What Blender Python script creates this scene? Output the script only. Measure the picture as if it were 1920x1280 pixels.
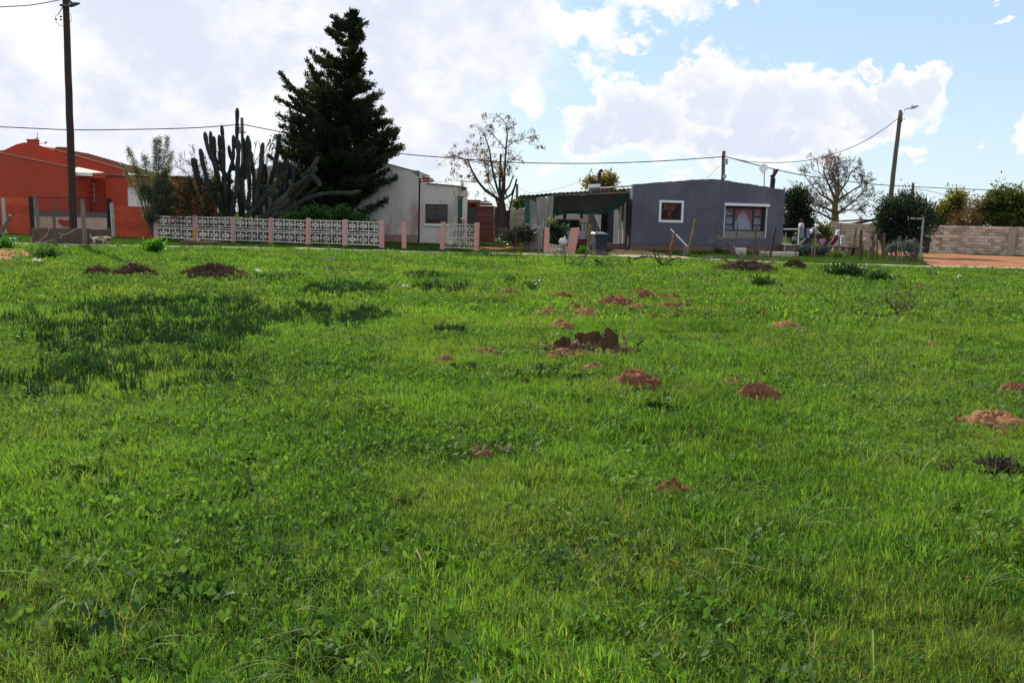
import bpy, bmesh, math, random
import numpy as np
from mathutils import Vector, Matrix, noise
random.seed(7); rng = np.random.default_rng(11)
for o in list(bpy.data.objects): bpy.data.objects.remove(o)
SC = bpy.context.scene; COL = SC.collection
R = math.radians
# ------------------------------------------------------------------ camera
FPX = 1800.0; ROLL = math.atan(0.0247); PITCH = math.atan(232*math.cos(ROLL)/FPX); EYE = Vector((0, 0, 1.6))
FW = Vector((0, math.cos(PITCH), -math.sin(PITCH)))
U0 = Vector((0, math.sin(PITCH), math.cos(PITCH))); R0 = Vector((1, 0, 0))
CU = U0*math.cos(ROLL) - R0*math.sin(ROLL); CR = R0*math.cos(ROLL) + U0*math.sin(ROLL)
cam = bpy.data.objects.new('camera', bpy.data.cameras.new('camera')); COL.objects.link(cam)
cam.data.sensor_width = 36; cam.data.lens = 36*FPX/1920; cam.data.clip_end = 5000; cam.data.clip_start = .05
m3 = Matrix((CR, CU, -FW)).transposed()
cam.matrix_world = Matrix.Translation(EYE) @ m3.to_4x4()
SC.camera = cam
# ------------------------------------------------------------------ light
SUN_AZ = R(-29); SUN_EL = R(33)       # azimuth measured from +Y towards +X
SD = Vector((math.sin(SUN_AZ)*math.cos(SUN_EL), math.cos(SUN_AZ)*math.cos(SUN_EL), math.sin(SUN_EL)))
sl = bpy.data.lights.new('sun', 'SUN'); sl.energy = 4.6; sl.angle = R(0.6); sl.color = (1, .94, .85)
so = bpy.data.objects.new('sun', sl); COL.objects.link(so)
so.rotation_euler = SD.to_track_quat('Z', 'Y').to_euler()
SC.view_settings.view_transform = 'Standard'; SC.view_settings.look = 'None'; SC.view_settings.gamma = 1
SC.view_settings.use_curve_mapping = False; SC.view_settings.exposure = 0.8
def ray(px, py): return FW*FPX + CR*(px-960) - CU*(py-640)
def P(px, py, Y):
    d = ray(px, py); return EYE + d*(Y/d.y)
def G(px, py, z=0.0):
    d = ray(px, py); return EYE + d*((z-EYE.z)/d.z)
def ppm(Y): return FPX/Y               # pixels per metre at distance Y
# ---- world: physical sky plus a procedural cloud layer
wd = bpy.data.worlds.new('World'); SC.world = wd; wd.use_nodes = True
nt = wd.node_tree; nt.nodes.clear(); L = nt.links.new
def wn(t, **k):
    n = nt.nodes.new(t)
    for a, b in k.items(): setattr(n, a, b)
    return n
def wm(op, a, b=None, c=None, clamp=False):
    n = wn('ShaderNodeMath', operation=op, use_clamp=clamp)
    for i, x in enumerate((a, b, c)):
        if x is None: continue
        if isinstance(x, (int, float)): n.inputs[i].default_value = x
        else: L(x, n.inputs[i])
    return n.outputs[0]
def wrange(v, a, b, c=0., d=1., smooth=True):
    n = wn('ShaderNodeMapRange', interpolation_type='SMOOTHSTEP' if smooth else 'LINEAR')
    L(v, n.inputs[0])
    for i, x in enumerate((a, b, c, d)): n.inputs[i+1].default_value = x
    return n.outputs[0]
def wmix(f, a, b):
    n = wn('ShaderNodeMix', data_type='RGBA')
    if isinstance(f, (int, float)): n.inputs[0].default_value = f
    else: L(f, n.inputs[0])
    for i, x in ((6, a), (7, b)):
        if isinstance(x, tuple): n.inputs[i].default_value = (*x, 1)
        else: L(x, n.inputs[i])
    return n.outputs[2]
tc = wn('ShaderNodeTexCoord'); DIR = tc.outputs['Generated']
sep = wn('ShaderNodeSeparateXYZ'); L(DIR, sep.inputs[0])
az = wm('ARCTAN2', sep.outputs[0], sep.outputs[1]); el = wm('ARCSINE', sep.outputs[2])
def wnoise(scale, detail, rough, off=(0, 0, 0), stretch=1.6):
    mp = wn('ShaderNodeMapping'); L(DIR, mp.inputs[0]); mp.inputs['Location'].default_value = off
    mp.inputs['Scale'].default_value = (1, 1, stretch)
    n = wn('ShaderNodeTexNoise'); L(mp.outputs[0], n.inputs['Vector'])
    n.inputs['Scale'].default_value = scale; n.inputs['Detail'].default_value = detail; n.inputs['Roughness'].default_value = rough
    return n.outputs[0]
n_big = wnoise(5, 6, .55, (3.1, 0, 0)); n_mid = wnoise(15, 8, .6, (0, 7.7, 0), 1.3); n_fine = wnoise(42, 8, .62, (5, 5, 1), 1.2); n_mid2 = wnoise(17, 7, .6, (2, 1.7, 4), 1.3); n_fine2 = wnoise(48, 8, .62, (1, 8, 3), 1.2)
def sky_ang(px, py):
    d = ray(px, py).normalized(); return math.atan2(d.x, d.y), math.asin(d.z)
def blobs(lst):
    out = None
    cmb = wn('ShaderNodeCombineXYZ'); L(wm('ADD', az, wm('ADD', wm('MULTIPLY', wm('SUBTRACT', n_mid, .5), .10), wm('MULTIPLY', wm('SUBTRACT', n_fine, .5), .05))), cmb.inputs[0]); L(wm('ADD', el, wm('ADD', wm('MULTIPLY', wm('SUBTRACT', n_mid2, .5), .07), wm('MULTIPLY', wm('SUBTRACT', n_fine2, .5), .045))), cmb.inputs[1])
    for (px, py, rx, ry) in lst:
        a, e = sky_ang(px, py)
        s = wn('ShaderNodeVectorMath', operation='SUBTRACT'); L(cmb.outputs[0], s.inputs[0]); s.inputs[1].default_value = (a, e, 0)
        m = wn('ShaderNodeVectorMath', operation='MULTIPLY'); L(s.outputs[0], m.inputs[0]); m.inputs[1].default_value = (FPX/rx, FPX/ry, 0)
        l = wn('ShaderNodeVectorMath', operation='LENGTH'); L(m.outputs[0], l.inputs[0])
        d = wm('SUBTRACT', 1.0, l.outputs['Value'])
        out = d if out is None else wm('SMOOTH_MAX', out, d, .25)
    return out
def turb(k_mid, k_fine):
    a = wm('MULTIPLY', wm('SUBTRACT', n_mid, .5), k_mid); b = wm('MULTIPLY', wm('SUBTRACT', n_fine, .5), k_fine)
    return wm('ADD', a, b)
cum = blobs([(1325, 178, 95, 95), (1215, 235, 95, 85), (1425, 200, 90, 88), (1515, 200, 85, 78), (1130, 252, 80, 50),
             (1400, 262, 270, 42), (1625, 225, 95, 52), (1700, 190, 70, 48), (1755, 160, 34, 44), (1620, 145, 34, 20)])
small = blobs([(1716, 283, 44, 16), (1925, 285, 72, 34), (1945, 240, 34, 52), (1180, 78, 46, 22), (1110, 60, 75, 70), (1235, 14, 130, 55), (1395, -4, 70, 16),
               (985, 190, 55, 48), (1275, 330, 62, 11), (1040, 322, 50, 8), (1905, 32, 22, 10), (1075, 225, 40, 22)])
cover = blobs([(250, 100, 700, 420), (820, 60, 250, 130), (740, 250, 200, 130), (-700, 0, 900, 700)])
# scattered broken cloud over the rest of the sky
rest = wm('SUBTRACT', wrange(el, R(13), R(22), 0, .8), wm('MULTIPLY', n_big, 1.0))
rest = wm('ADD', wm('MULTIPLY', rest, 1.6), -.1)
A1 = wrange(wm('ADD', cum, turb(1.1, 1.3)), .0, .3)
A2 = wrange(wm('ADD', small, turb(2.2, 2.2)), .1, .7)
A3 = wrange(wm('ADD', cover, turb(1.0, .5)), -.1, .35)
A4 = wrange(wm('ADD', rest, turb(.6, .3)), 0, .35)
alpha = wm('MAXIMUM', wm('MAXIMUM', A1, A2), wm('MAXIMUM', A3, A4))
grey = wm('MULTIPLY', wm('MULTIPLY', wrange(wm('ADD', cum, turb(.9, .5)), .1, .75), wrange(el, R(4.3), R(11.5), 1, .6)), wrange(wm('ADD', n_mid, wm('MULTIPLY', n_fine, .5)), .92, 1.25, 1, .45))
greyL = wm('MULTIPLY', wrange(wm('ADD', cover, turb(.4, .2)), .05, .3), wrange(wm('ADD', wm('ADD', n_big, wm('MULTIPLY', n_mid, .6)), wm('MULTIPLY', n_fine, .25)), .80, 1.14, 1, 0))
WHITE = (6.1, 6.1, 6.1); LAV = (4.35, 4.75, 5.5); VEIL = (2.85, 4.15, 5.7); HOR = (4.1, 5.1, 5.6)
ccol = wmix(wm('MAXIMUM', grey, greyL), WHITE, LAV)
sky = wn('ShaderNodeTexSky', sky_type='NISHITA', sun_disc=False, sun_elevation=SUN_EL, sun_rotation=SUN_AZ, air_density=1.0, dust_density=.6, ozone_density=1.6, altitude=50)
hs = wn('ShaderNodeHueSaturation'); hs.inputs['Saturation'].default_value = .8; hs.inputs['Value'].default_value = 1.0; L(sky.outputs[0], hs.inputs['Color'])
veil = wmix(wrange(el, R(0), R(12), 1, 0), VEIL, HOR)
mixc = wmix(alpha, wmix(.85, hs.outputs[0], veil), ccol)
bg = wn('ShaderNodeBackground'); L(mixc, bg.inputs[0]); bg.inputs[1].default_value = .1
wo = wn('ShaderNodeOutputWorld'); L(bg.outputs[0], wo.inputs[0])
# ------------------------------------------------------------------ materials
MATS = {}
def mat(name, c1, c2=None, scale=4., rough=.85, bump=.3, detail=6, metal=0., spec=.3, c3=None, s3=.8, t3=(.5, .65), objrand=0., bscale=None, stretch=(1, 1, 1), coords='Object'):
    if name in MATS: return MATS[name]
    m = bpy.data.materials.new(name); m.use_nodes = True; t = m.node_tree; t.nodes.clear(); K = t.links.new
    out = t.nodes.new('ShaderNodeOutputMaterial'); p = t.nodes.new('ShaderNodeBsdfPrincipled'); K(p.outputs[0], out.inputs[0])
    p.inputs['Roughness'].default_value = rough; p.inputs['Metallic'].default_value = metal; p.inputs['Specular IOR Level'].default_value = spec
    c2 = c2 or tuple(x*.7 for x in c1)
    g = t.nodes.new('ShaderNodeTexCoord'); mp = t.nodes.new('ShaderNodeMapping'); K(g.outputs[coords], mp.inputs[0]); mp.inputs['Scale'].default_value = stretch
    n = t.nodes.new('ShaderNodeTexNoise'); K(mp.outputs[0], n.inputs['Vector']); n.inputs['Scale'].default_value = scale; n.inputs['Detail'].default_value = detail
    n.inputs['Roughness'].default_value = .6
    r = t.nodes.new('ShaderNodeMapRange'); K(n.outputs[0], r.inputs[0]); r.inputs[1].default_value = .3; r.inputs[2].default_value = .7
    x = t.nodes.new('ShaderNodeMix'); x.data_type = 'RGBA'; K(r.outputs[0], x.inputs[0]); x.inputs[6].default_value = (*c1, 1); x.inputs[7].default_value = (*c2, 1)
    c = x.outputs[2]
    if c3:
        n3 = t.nodes.new('ShaderNodeTexNoise'); K(mp.outputs[0], n3.inputs['Vector']); n3.inputs['Scale'].default_value = s3; n3.inputs['Detail'].default_value = 8; n3.inputs['Roughness'].default_value = .65
        r3 = t.nodes.new('ShaderNodeMapRange'); K(n3.outputs[0], r3.inputs[0]); r3.inputs[1].default_value, r3.inputs[2].default_value = t3
        x3 = t.nodes.new('ShaderNodeMix'); x3.data_type = 'RGBA'; K(r3.outputs[0], x3.inputs[0]); K(c, x3.inputs[6]); x3.inputs[7].default_value = (*c3, 1); c = x3.outputs[2]
    if objrand:
        oi = t.nodes.new('ShaderNodeObjectInfo'); rr = t.nodes.new('ShaderNodeMapRange'); K(oi.outputs['Random'], rr.inputs[0]); rr.inputs[3].default_value = 1-objrand; rr.inputs[4].default_value = 1+objrand
        h = t.nodes.new('ShaderNodeHueSaturation'); K(rr.outputs[0], h.inputs['Value']); K(c, h.inputs['Color']); c = h.outputs[0]
    K(c, p.inputs['Base Color'])
    if bump:
        nb = t.nodes.new('ShaderNodeTexNoise'); K(mp.outputs[0], nb.inputs['Vector']); nb.inputs['Scale'].default_value = bscale or scale*6; nb.inputs['Detail'].default_value = 5
        b = t.nodes.new('ShaderNodeBump'); b.inputs['Strength'].default_value = bump; b.inputs['Distance'].default_value = .02; K(nb.outputs[0], b.inputs['Height']); K(b.outputs[0], p.inputs['Normal'])
    MATS[name] = m; return m
def folmat(name, dark, light, trans=.4, rough=.5, spec=.35, tcol=None, pscale=.6, patch=None, third=None, t3=(.55, .7)):
    if name in MATS: return MATS[name]
    m = bpy.data.materials.new(name); m.use_nodes = True; t = m.node_tree; t.nodes.clear(); K = t.links.new
    out = t.nodes.new('ShaderNodeOutputMaterial'); p = t.nodes.new('ShaderNodeBsdfPrincipled'); p.inputs['Roughness'].default_value = rough; p.inputs['Specular IOR Level'].default_value = spec
    a = t.nodes.new('ShaderNodeAttribute'); a.attribute_name = 'rnd'; a.attribute_type = 'GEOMETRY'
    ge = t.nodes.new('ShaderNodeNewGeometry'); n = t.nodes.new('ShaderNodeTexNoise'); K(ge.outputs['Position'], n.inputs['Vector']); n.inputs['Scale'].default_value = pscale; n.inputs['Detail'].default_value = 5
    r = t.nodes.new('ShaderNodeMapRange'); K(n.outputs[0], r.inputs[0]); r.inputs[1].default_value = .35; r.inputs[2].default_value = .65; r.inputs[3].default_value = -.35; r.inputs[4].default_value = .35
    ad = t.nodes.new('ShaderNodeMath'); ad.operation = 'ADD'; ad.use_clamp = True; K(a.outputs['Fac'], ad.inputs[0]); K(r.outputs[0], ad.inputs[1])
    x = t.nodes.new('ShaderNodeMix'); x.data_type = 'RGBA'; K(ad.outputs[0], x.inputs[0]); x.inputs[6].default_value = (*dark, 1); x.inputs[7].default_value = (*light, 1); c = x.outputs[2]
    if patch:
        np_ = t.nodes.new('ShaderNodeTexNoise'); K(ge.outputs['Position'], np_.inputs['Vector']); np_.inputs['Scale'].default_value = .33; np_.inputs['Detail'].default_value = 7; np_.inputs['Roughness'].default_value = .7
        pr = t.nodes.new('ShaderNodeMapRange'); K(np_.outputs[0], pr.inputs[0]); pr.inputs[1].default_value = .47; pr.inputs[2].default_value = .6; pr.inputs[4].default_value = .6
        xp = t.nodes.new('ShaderNodeMix'); xp.data_type = 'RGBA'; K(pr.outputs[0], xp.inputs[0]); K(c, xp.inputs[6]); xp.inputs[7].default_value = (*patch, 1); c = xp.outputs[2]
    if third:
        gt = t.nodes.new('ShaderNodeMapRange'); K(a.outputs['Fac'], gt.inputs[0]); gt.inputs[1].default_value, gt.inputs[2].default_value = t3
        x3 = t.nodes.new('ShaderNodeMix'); x3.data_type = 'RGBA'; K(gt.outputs[0], x3.inputs[0]); K(c, x3.inputs[6]); x3.inputs[7].default_value = (*third, 1); c = x3.outputs[2]
    K(c, p.inputs['Base Color'])
    if trans:
        tr = t.nodes.new('ShaderNodeBsdfTranslucent'); g2 = t.nodes.new('ShaderNodeMix'); g2.data_type = 'RGBA'; g2.blend_type = 'MULTIPLY'; g2.inputs[0].default_value = 1
        K(c, g2.inputs[6]); g2.inputs[7].default_value = (*(tcol or (1.5, 1.5, .5)), 1); K(g2.outputs[2], tr.inputs[0])
        mx = t.nodes.new('ShaderNodeMixShader'); mx.inputs[0].default_value = trans; K(p.outputs[0], mx.inputs[1]); K(tr.outputs[0], mx.inputs[2]); K(mx.outputs[0], out.inputs[0])
    else: K(p.outputs[0], out.inputs[0])
    MATS[name] = m; return m
def glassmat(name='window glass', tint=(.02, .025, .03), alpha=.35):
    if name in MATS: return MATS[name]
    m = bpy.data.materials.new(name); m.use_nodes = True; t = m.node_tree; t.nodes.clear(); K = t.links.new
    out = t.nodes.new('ShaderNodeOutputMaterial'); p = t.nodes.new('ShaderNodeBsdfPrincipled'); p.inputs['Base Color'].default_value = (*tint, 1); p.inputs['Roughness'].default_value = .05
    tr = t.nodes.new('ShaderNodeBsdfTransparent'); mx = t.nodes.new('ShaderNodeMixShader'); mx.inputs[0].default_value = alpha
    K(tr.outputs[0], mx.inputs[1]); K(p.outputs[0], mx.inputs[2]); K(mx.outputs[0], out.inputs[0]); MATS[name] = m; return m
# ------------------------------------------------------------------ object helpers
def tag(o, label=None, cat=None, group=None, kind=None):
    if label: o['label'] = label
    if cat: o['category'] = cat
    if group: o['group'] = group
    if kind: o['kind'] = kind
    return o
def origin(o):
    v = Vector((0, 0, 0))
    while o: v += o.location; o = o.parent
    return v
def thing(name, loc, label, cat, group=None):
    o = bpy.data.objects.new(name, None); o.location = Vector(loc); o.empty_display_size = .2; COL.objects.link(o)
    return tag(o, label, cat, group)
class MB:
    def __init__(s): s.v = []; s.f = []
    def add(s, vs, fs):
        k = len(s.v); s.v += [tuple(v) for v in vs]; s.f += [tuple(i+k for i in f) for f in fs]; return s
    def hexa(s, c8): return s.add(c8, [(0, 3, 2, 1), (4, 5, 6, 7), (0, 1, 5, 4), (1, 2, 6, 5), (2, 3, 7, 6), (3, 0, 4, 7)])
    def box(s, c, sz, rz=0., M=None):
        M = M or Matrix.Rotation(rz, 3, 'Z'); c = Vector(c); hx, hy, hz = (x/2 for x in sz)
        return s.hexa([c + M @ Vector(p) for p in ((-hx, -hy, -hz), (hx, -hy, -hz), (hx, hy, -hz), (-hx, hy, -hz), (-hx, -hy, hz), (hx, -hy, hz), (hx, hy, hz), (-hx, hy, hz))])
    def prism(s, poly, off):
        n = len(poly); off = Vector(off); vs = [Vector(p) for p in poly] + [Vector(p)+off for p in poly]
        return s.add(vs, [tuple(range(n))[::-1], tuple(range(n, 2*n))] + [(i, (i+1) % n, n+(i+1) % n, n+i) for i in range(n)])
    def tube(s, pts, rad, n=8, ribs=0., tipflat=True, jit=0.):
        pts = [Vector(p) for p in pts]; N = len(pts)
        if not hasattr(rad, '__len__'): rad = [rad]*N
        k = len(s.v); ref = None
        for i, p in enumerate(pts):
            t = (pts[min(i+1, N-1)]-pts[max(i-1, 0)]).normalized()
            if ref is None: ref = t.orthogonal().normalized() if abs(t.z) < .95 else Vector((1, 0, 0))
            a = (ref - t*ref.dot(t)).normalized(); b = t.cross(a); ref = a
            for j in range(n):
                th = 2*math.pi*j/n; rr = rad[i]*(1+(ribs if j % 2 else -ribs))*(1+random.uniform(-jit, jit))
                s.v.append(tuple(p + (a*math.cos(th)+b*math.sin(th))*rr))
        for i in range(N-1):
            for j in range(n):
                s.f.append((k+i*n+j, k+i*n+(j+1) % n, k+(i+1)*n+(j+1) % n, k+(i+1)*n+j))
        s.f.append(tuple(k+j for j in range(n))[::-1]); s.f.append(tuple(k+(N-1)*n+j for j in range(n)))
        return s
    def build(s, name, m, parent=None, smooth=False, kind=None, bevel=0., world=True):
        me = bpy.data.meshes.new(name); o0 = origin(parent) if (parent and world) else Vector((0, 0, 0))
        if not parent and world and s.v:
            a = np.array(s.v); o0 = Vector(((a[:, 0].min()+a[:, 0].max())/2, (a[:, 1].min()+a[:, 1].max())/2, a[:, 2].min()))
        me.from_pydata([(v[0]-o0.x, v[1]-o0.y, v[2]-o0.z) for v in s.v], [], s.f); me.update()
        if smooth: me.polygons.foreach_set('use_smooth', [True]*len(me.polygons))
        me.materials.append(m); o = bpy.data.objects.new(name, me); COL.objects.link(o)
        if parent: o.parent = parent
        elif world: o.location = o0
        if bevel: b = o.modifiers.new('bevel', 'BEVEL'); b.width = bevel; b.segments = 2; b.limit_method = 'ANGLE'
        if kind: o['kind'] = kind
        return o
def copy_obj(o, parent=None, loc=None, rz=None):
    c = o.copy(); COL.objects.link(c)
    if parent: c.parent = parent
    if loc is not None: c.location = loc
    if rz is not None: c.rotation_euler = (0, 0, rz)
    return c
def copy_tree(o, loc, label=None, rz=None):
    c = copy_obj(o, None, loc, rz)
    for ch in list(o.children):
        d = copy_obj(ch, c)
        for g in list(ch.children): copy_obj(g, d)
    if label: c['label'] = label
    return c
class Fac:
    """a vertical plane through A and B (left to right as seen from the street); d grows towards the street"""
    def __init__(s, A, B):
        s.A = Vector((A[0], A[1], 0)); B = Vector((B[0], B[1], 0)); s.u = (B-s.A).normalized(); s.n = Vector((s.u.y, -s.u.x, 0)); s.len = (B-s.A).length
    def sz(s, px, py, d=0.):
        r = ray(px, py); t = ((s.A+s.n*d-EYE).dot(s.n))/r.dot(s.n); p = EYE+r*t; return (p-s.A).dot(s.u), p.z
    def W(s, a, z, d=0.): return s.A+s.u*a+s.n*d+Vector((0, 0, z))
    def bx(s, mb, s0, s1, z0, z1, d0, d1):
        return mb.hexa([s.W(s0, z0, d1), s.W(s1, z0, d1), s.W(s1, z0, d0), s.W(s0, z0, d0), s.W(s0, z1, d1), s.W(s1, z1, d1), s.W(s1, z1, d0), s.W(s0, z1, d0)])
    def wall(s, mb, top, z0, ops, d0=0., d1=-.24):
        def zt(a):
            for (a0, b0), (a1, b1) in zip(top, top[1:]):
                if a0-1e-6 <= a <= a1+1e-6: return b0+(b1-b0)*(a-a0)/max(a1-a0, 1e-6)
            return top[-1][1]
        cuts = sorted(set([round(a, 4) for a, _ in top]+[round(x, 4) for o in ops for x in o[:2]]))
        for a, b in zip(cuts, cuts[1:]):
            if b-a < 1e-4: continue
            mid = (a+b)/2; hs_ = sorted([(o[2], o[3]) for o in ops if o[0] < mid < o[1]])
            lo = z0
            for h0, h1 in hs_:
                if h0 > lo+1e-4: s.bx(mb, a, b, lo, h0, d1, d0)
                lo = h1
            mb.prism([s.W(a, lo, d0), s.W(b, lo, d0), s.W(b, zt(b), d0), s.W(a, zt(a), d0)], -s.n*(d0-d1))
        return mb
def leaves(name, C, D, size, aspect, m, parent=None, kind=None, fold=.15, extra=None):
    """C centres (n,3), D directions (n,3), size (n,)"""
    C = np.asarray(C, float); D = np.asarray(D, float); n = len(C); size = np.broadcast_to(size, (n,))
    D = D/np.maximum(np.linalg.norm(D, axis=1, keepdims=True), 1e-6)
    q = rng.normal(size=(n, 3)); S = np.cross(D, q); S /= np.maximum(np.linalg.norm(S, axis=1, keepdims=True), 1e-6); N = np.cross(D, S)
    h = size[:, None]; w = h*aspect
    V = np.stack([C-D*h*.5, C-D*h*.05+S*w*.5-N*h*fold*.3, C+D*h*.5, C-D*h*.05-S*w*.5-N*h*fold*.3], 1).reshape(-1, 3)
    o0 = origin(parent) if parent else Vector((0, 0, 0)); V = V-np.array(o0)
    F = np.arange(4*n).reshape(-1, 4)
    me = bpy.data.meshes.new(name); me.vertices.add(4*n); me.vertices.foreach_set('co', V.ravel()); me.loops.add(4*n); me.loops.foreach_set('vertex_index', F.ravel())
    me.polygons.add(n); me.polygons.foreach_set('loop_start', np.arange(0, 4*n, 4)); me.polygons.foreach_set('loop_total', np.full(n, 4)); me.update(calc_edges=True)
    at = me.attributes.new('rnd', 'FLOAT', 'FACE'); at.data.foreach_set('value', rng.random(n) if extra is None else extra)
    me.materials.append(m); o = bpy.data.objects.new(name, me); COL.objects.link(o)
    if parent: o.parent = parent
    if kind: o['kind'] = kind
    return o
def rdirs(n, up=0.):
    d = rng.normal(size=(n, 3)); d[:, 2] += up; return d/np.linalg.norm(d, axis=1, keepdims=True)
# ================================================================== GROUND
def hgt(x, y):
    f = max(0., min(1., (38.5-y)/4)); f *= max(0, min(1, (y+6)/4)) if y < -2 else 1
    return f*(.07*noise.noise(Vector((x*.16, y*.16, 0)))+.035*noise.noise(Vector((x*.55, y*.55, 3))))
def Gh(px, py):
    p = G(px, py)
    for _ in range(3): p = G(px, py, hgt(p.x, p.y))
    return p
xs = [-1500, -700, -300, -140, -80, -60]+[-45+.45*i for i in range(201)]+[60, 80, 140, 300, 700, 1500]
ys = [-300, -60, -20, -8]+[-3+.35*i for i in range(130)]+[43.5+i for i in range(40)]+[95, 120, 180, 300, 600, 1500]
gm = MB(); gm.v = [(x, y, hgt(x, y)-.012) for y in ys for x in xs]; nx = len(xs)
gm.f = [(j*nx+i, j*nx+i+1, (j+1)*nx+i+1, (j+1)*nx+i) for j in range(len(ys)-1) for i in range(nx-1)]
M_soil = mat('field soil under grass', (.035, .05, .014), (.06, .045, .022), 1.2, rough=1, bump=.6, spec=.0, c3=(.03, .07, .012), s3=3., t3=(.4, .6))
ground = gm.build('ground', M_soil, smooth=True, kind='structure', world=False)
M_dirt = mat('orange dirt', (.25, .125, .07), (.19, .092, .05), 1.5, rough=1, spec=.0, bump=.6, c3=(.3, .18, .11), s3=.5, bscale=18)
M_sand = mat('sandy driveway', (.33, .22, .13), (.25, .17, .09), 2.5, rough=.95, bump=.6, c3=(.06, .1, .02), s3=1.3, t3=(.5, .6), bscale=25)
M_conc = mat('weathered concrete', (.5, .47, .42), (.36, .33, .28), 3, bump=.3, c3=(.2, .16, .1), s3=1.5, t3=(.55, .7))
def sheet(name, pxs, m, z=.006, lab=None, jag=.0, kind='structure'):
    pts = [G(x, y) for x, y in pxs]; out = []
    for a, b in zip(pts, pts[1:]+pts[:1]):
        k = max(1, int((b-a).length/.5))
        for i in range(k):
            p = a.lerp(b, i/k); out.append(Vector((p.x+random.uniform(-jag, jag), p.y+random.uniform(-jag, jag), z)))
    bm = bmesh.new(); f = bm.faces.new([bm.verts.new(p) for p in out]); bmesh.ops.triangulate(bm, faces=[f]); me = bpy.data.meshes.new(name); bm.to_mesh(me); bm.free()
    if me.polygons[0].normal.z < 0: me.flip_normals()
    me.materials.append(m); o = bpy.data.objects.new(name, me); COL.objects.link(o); o['kind'] = kind
    if lab: o['label'] = lab
    return o
KERB = [(-140, 455), (170, 463), (400, 466.5), (640, 471.5), (850, 477), (1020, 481), (1230, 486), (1350, 490.5), (1450, 495), (1560, 499), (1640, 499.5), (1740, 503), (1920, 507.5), (2150, 513)]
kp = [G(x, y) for x, y in KERB]
def kerb_y(x):
    for a, b in zip(kp, kp[1:]):
        if a.x <= x <= b.x: return a.y+(b.y-a.y)*(x-a.x)/(b.x-a.x)
    return kp[0].y if x < kp[0].x else kp[-1].y
dirt_px = [(1726, 474), (1733, 490), (1752, 501.5), (2120, 511), (2080, 488), (1920, 481.5), (1830, 478.5), (1780, 475)]
sheet('dirt_road', dirt_px, M_dirt, .008, 'orange dirt road running in at the right behind the kerb', .08)
sheet('dirt_road', [(1640, 470), (1648, 478), (1700, 482), (1724, 474), (1690, 470)], M_dirt, .009, 'orange dirt patch behind the low hedge at the corner', .05)
sheet('driveway', [(1150, 468), (1135, 475), (1150, 481), (1230, 484.8), (1290, 487.5), (1300, 483), (1230, 474), (1200, 468)], M_sand, .006, 'sandy worn driveway beside the dark wheelie bin', .1)
sheet('footpath', [(600, 466), (560, 464), (520, 466), (530, 468.6), (620, 469.5)], M_sand, .006, 'bare worn footpath patch in front of the breeze block fence', .06)
sheet('footpath', [(900, 462), (960, 463), (985, 466), (940, 468), (900, 466)], M_dirt, .006, 'reddish bare path just inside the iron gate', .05)
sheet('bare_sand', [(-60, 470), (40, 470), (62, 480), (20, 492), (-80, 494)], M_dirt, .07, 'bare orange sandy patch at the far left edge of the field', .1)
sheet('bare_sand', [(985, 474), (1060, 476.5), (1120, 478), (1110, 480.5), (1030, 479.5), (960, 477)], M_sand, .006, 'bare sandy verge in front of the leaning pink posts', .05)
km = MB()
prev = None; kl = []
for a, b in zip(kp, kp[1:]):
    k = max(1, int((b-a).length/1.0))
    for i in range(k):
        p, q = a.lerp(b, i/k), a.lerp(b, (i+1)/k); u = (q-p).normalized(); nn = Vector((-u.y, u.x, 0)); e = u*.008
        px_ = 960+p.x/p.y*1800
        if 700 < px_ < 722 or (970 < px_ < 985): continue
        h = .085+random.uniform(-.012, .012); w = .3 if px_ < 1300 else .42; j = nn*random.uniform(-.02, .02)
        mb = MB(); mb.hexa([p+e+j+Vector((0, 0, -.05)), q-e+j+Vector((0, 0, -.05)), q-e+j+nn*w+Vector((0, 0, -.05)), p+e+j+nn*w+Vector((0, 0, -.05)), p+e+j+Vector((0, 0, h)), q-e+j+Vector((0, 0, h)), q-e+j+nn*w+Vector((0, 0, h)), p+e+j+nn*w+Vector((0, 0, h))]); kl.append(mb)
kroot = bpy.data.objects.new('kerb', None); COL.objects.link(kroot); kroot['kind'] = 'structure'; kroot['label'] = 'pale concrete kerb along the far edge of the field'
for mb in kl: mb.build('kerb_stone', M_conc, kroot)
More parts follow.
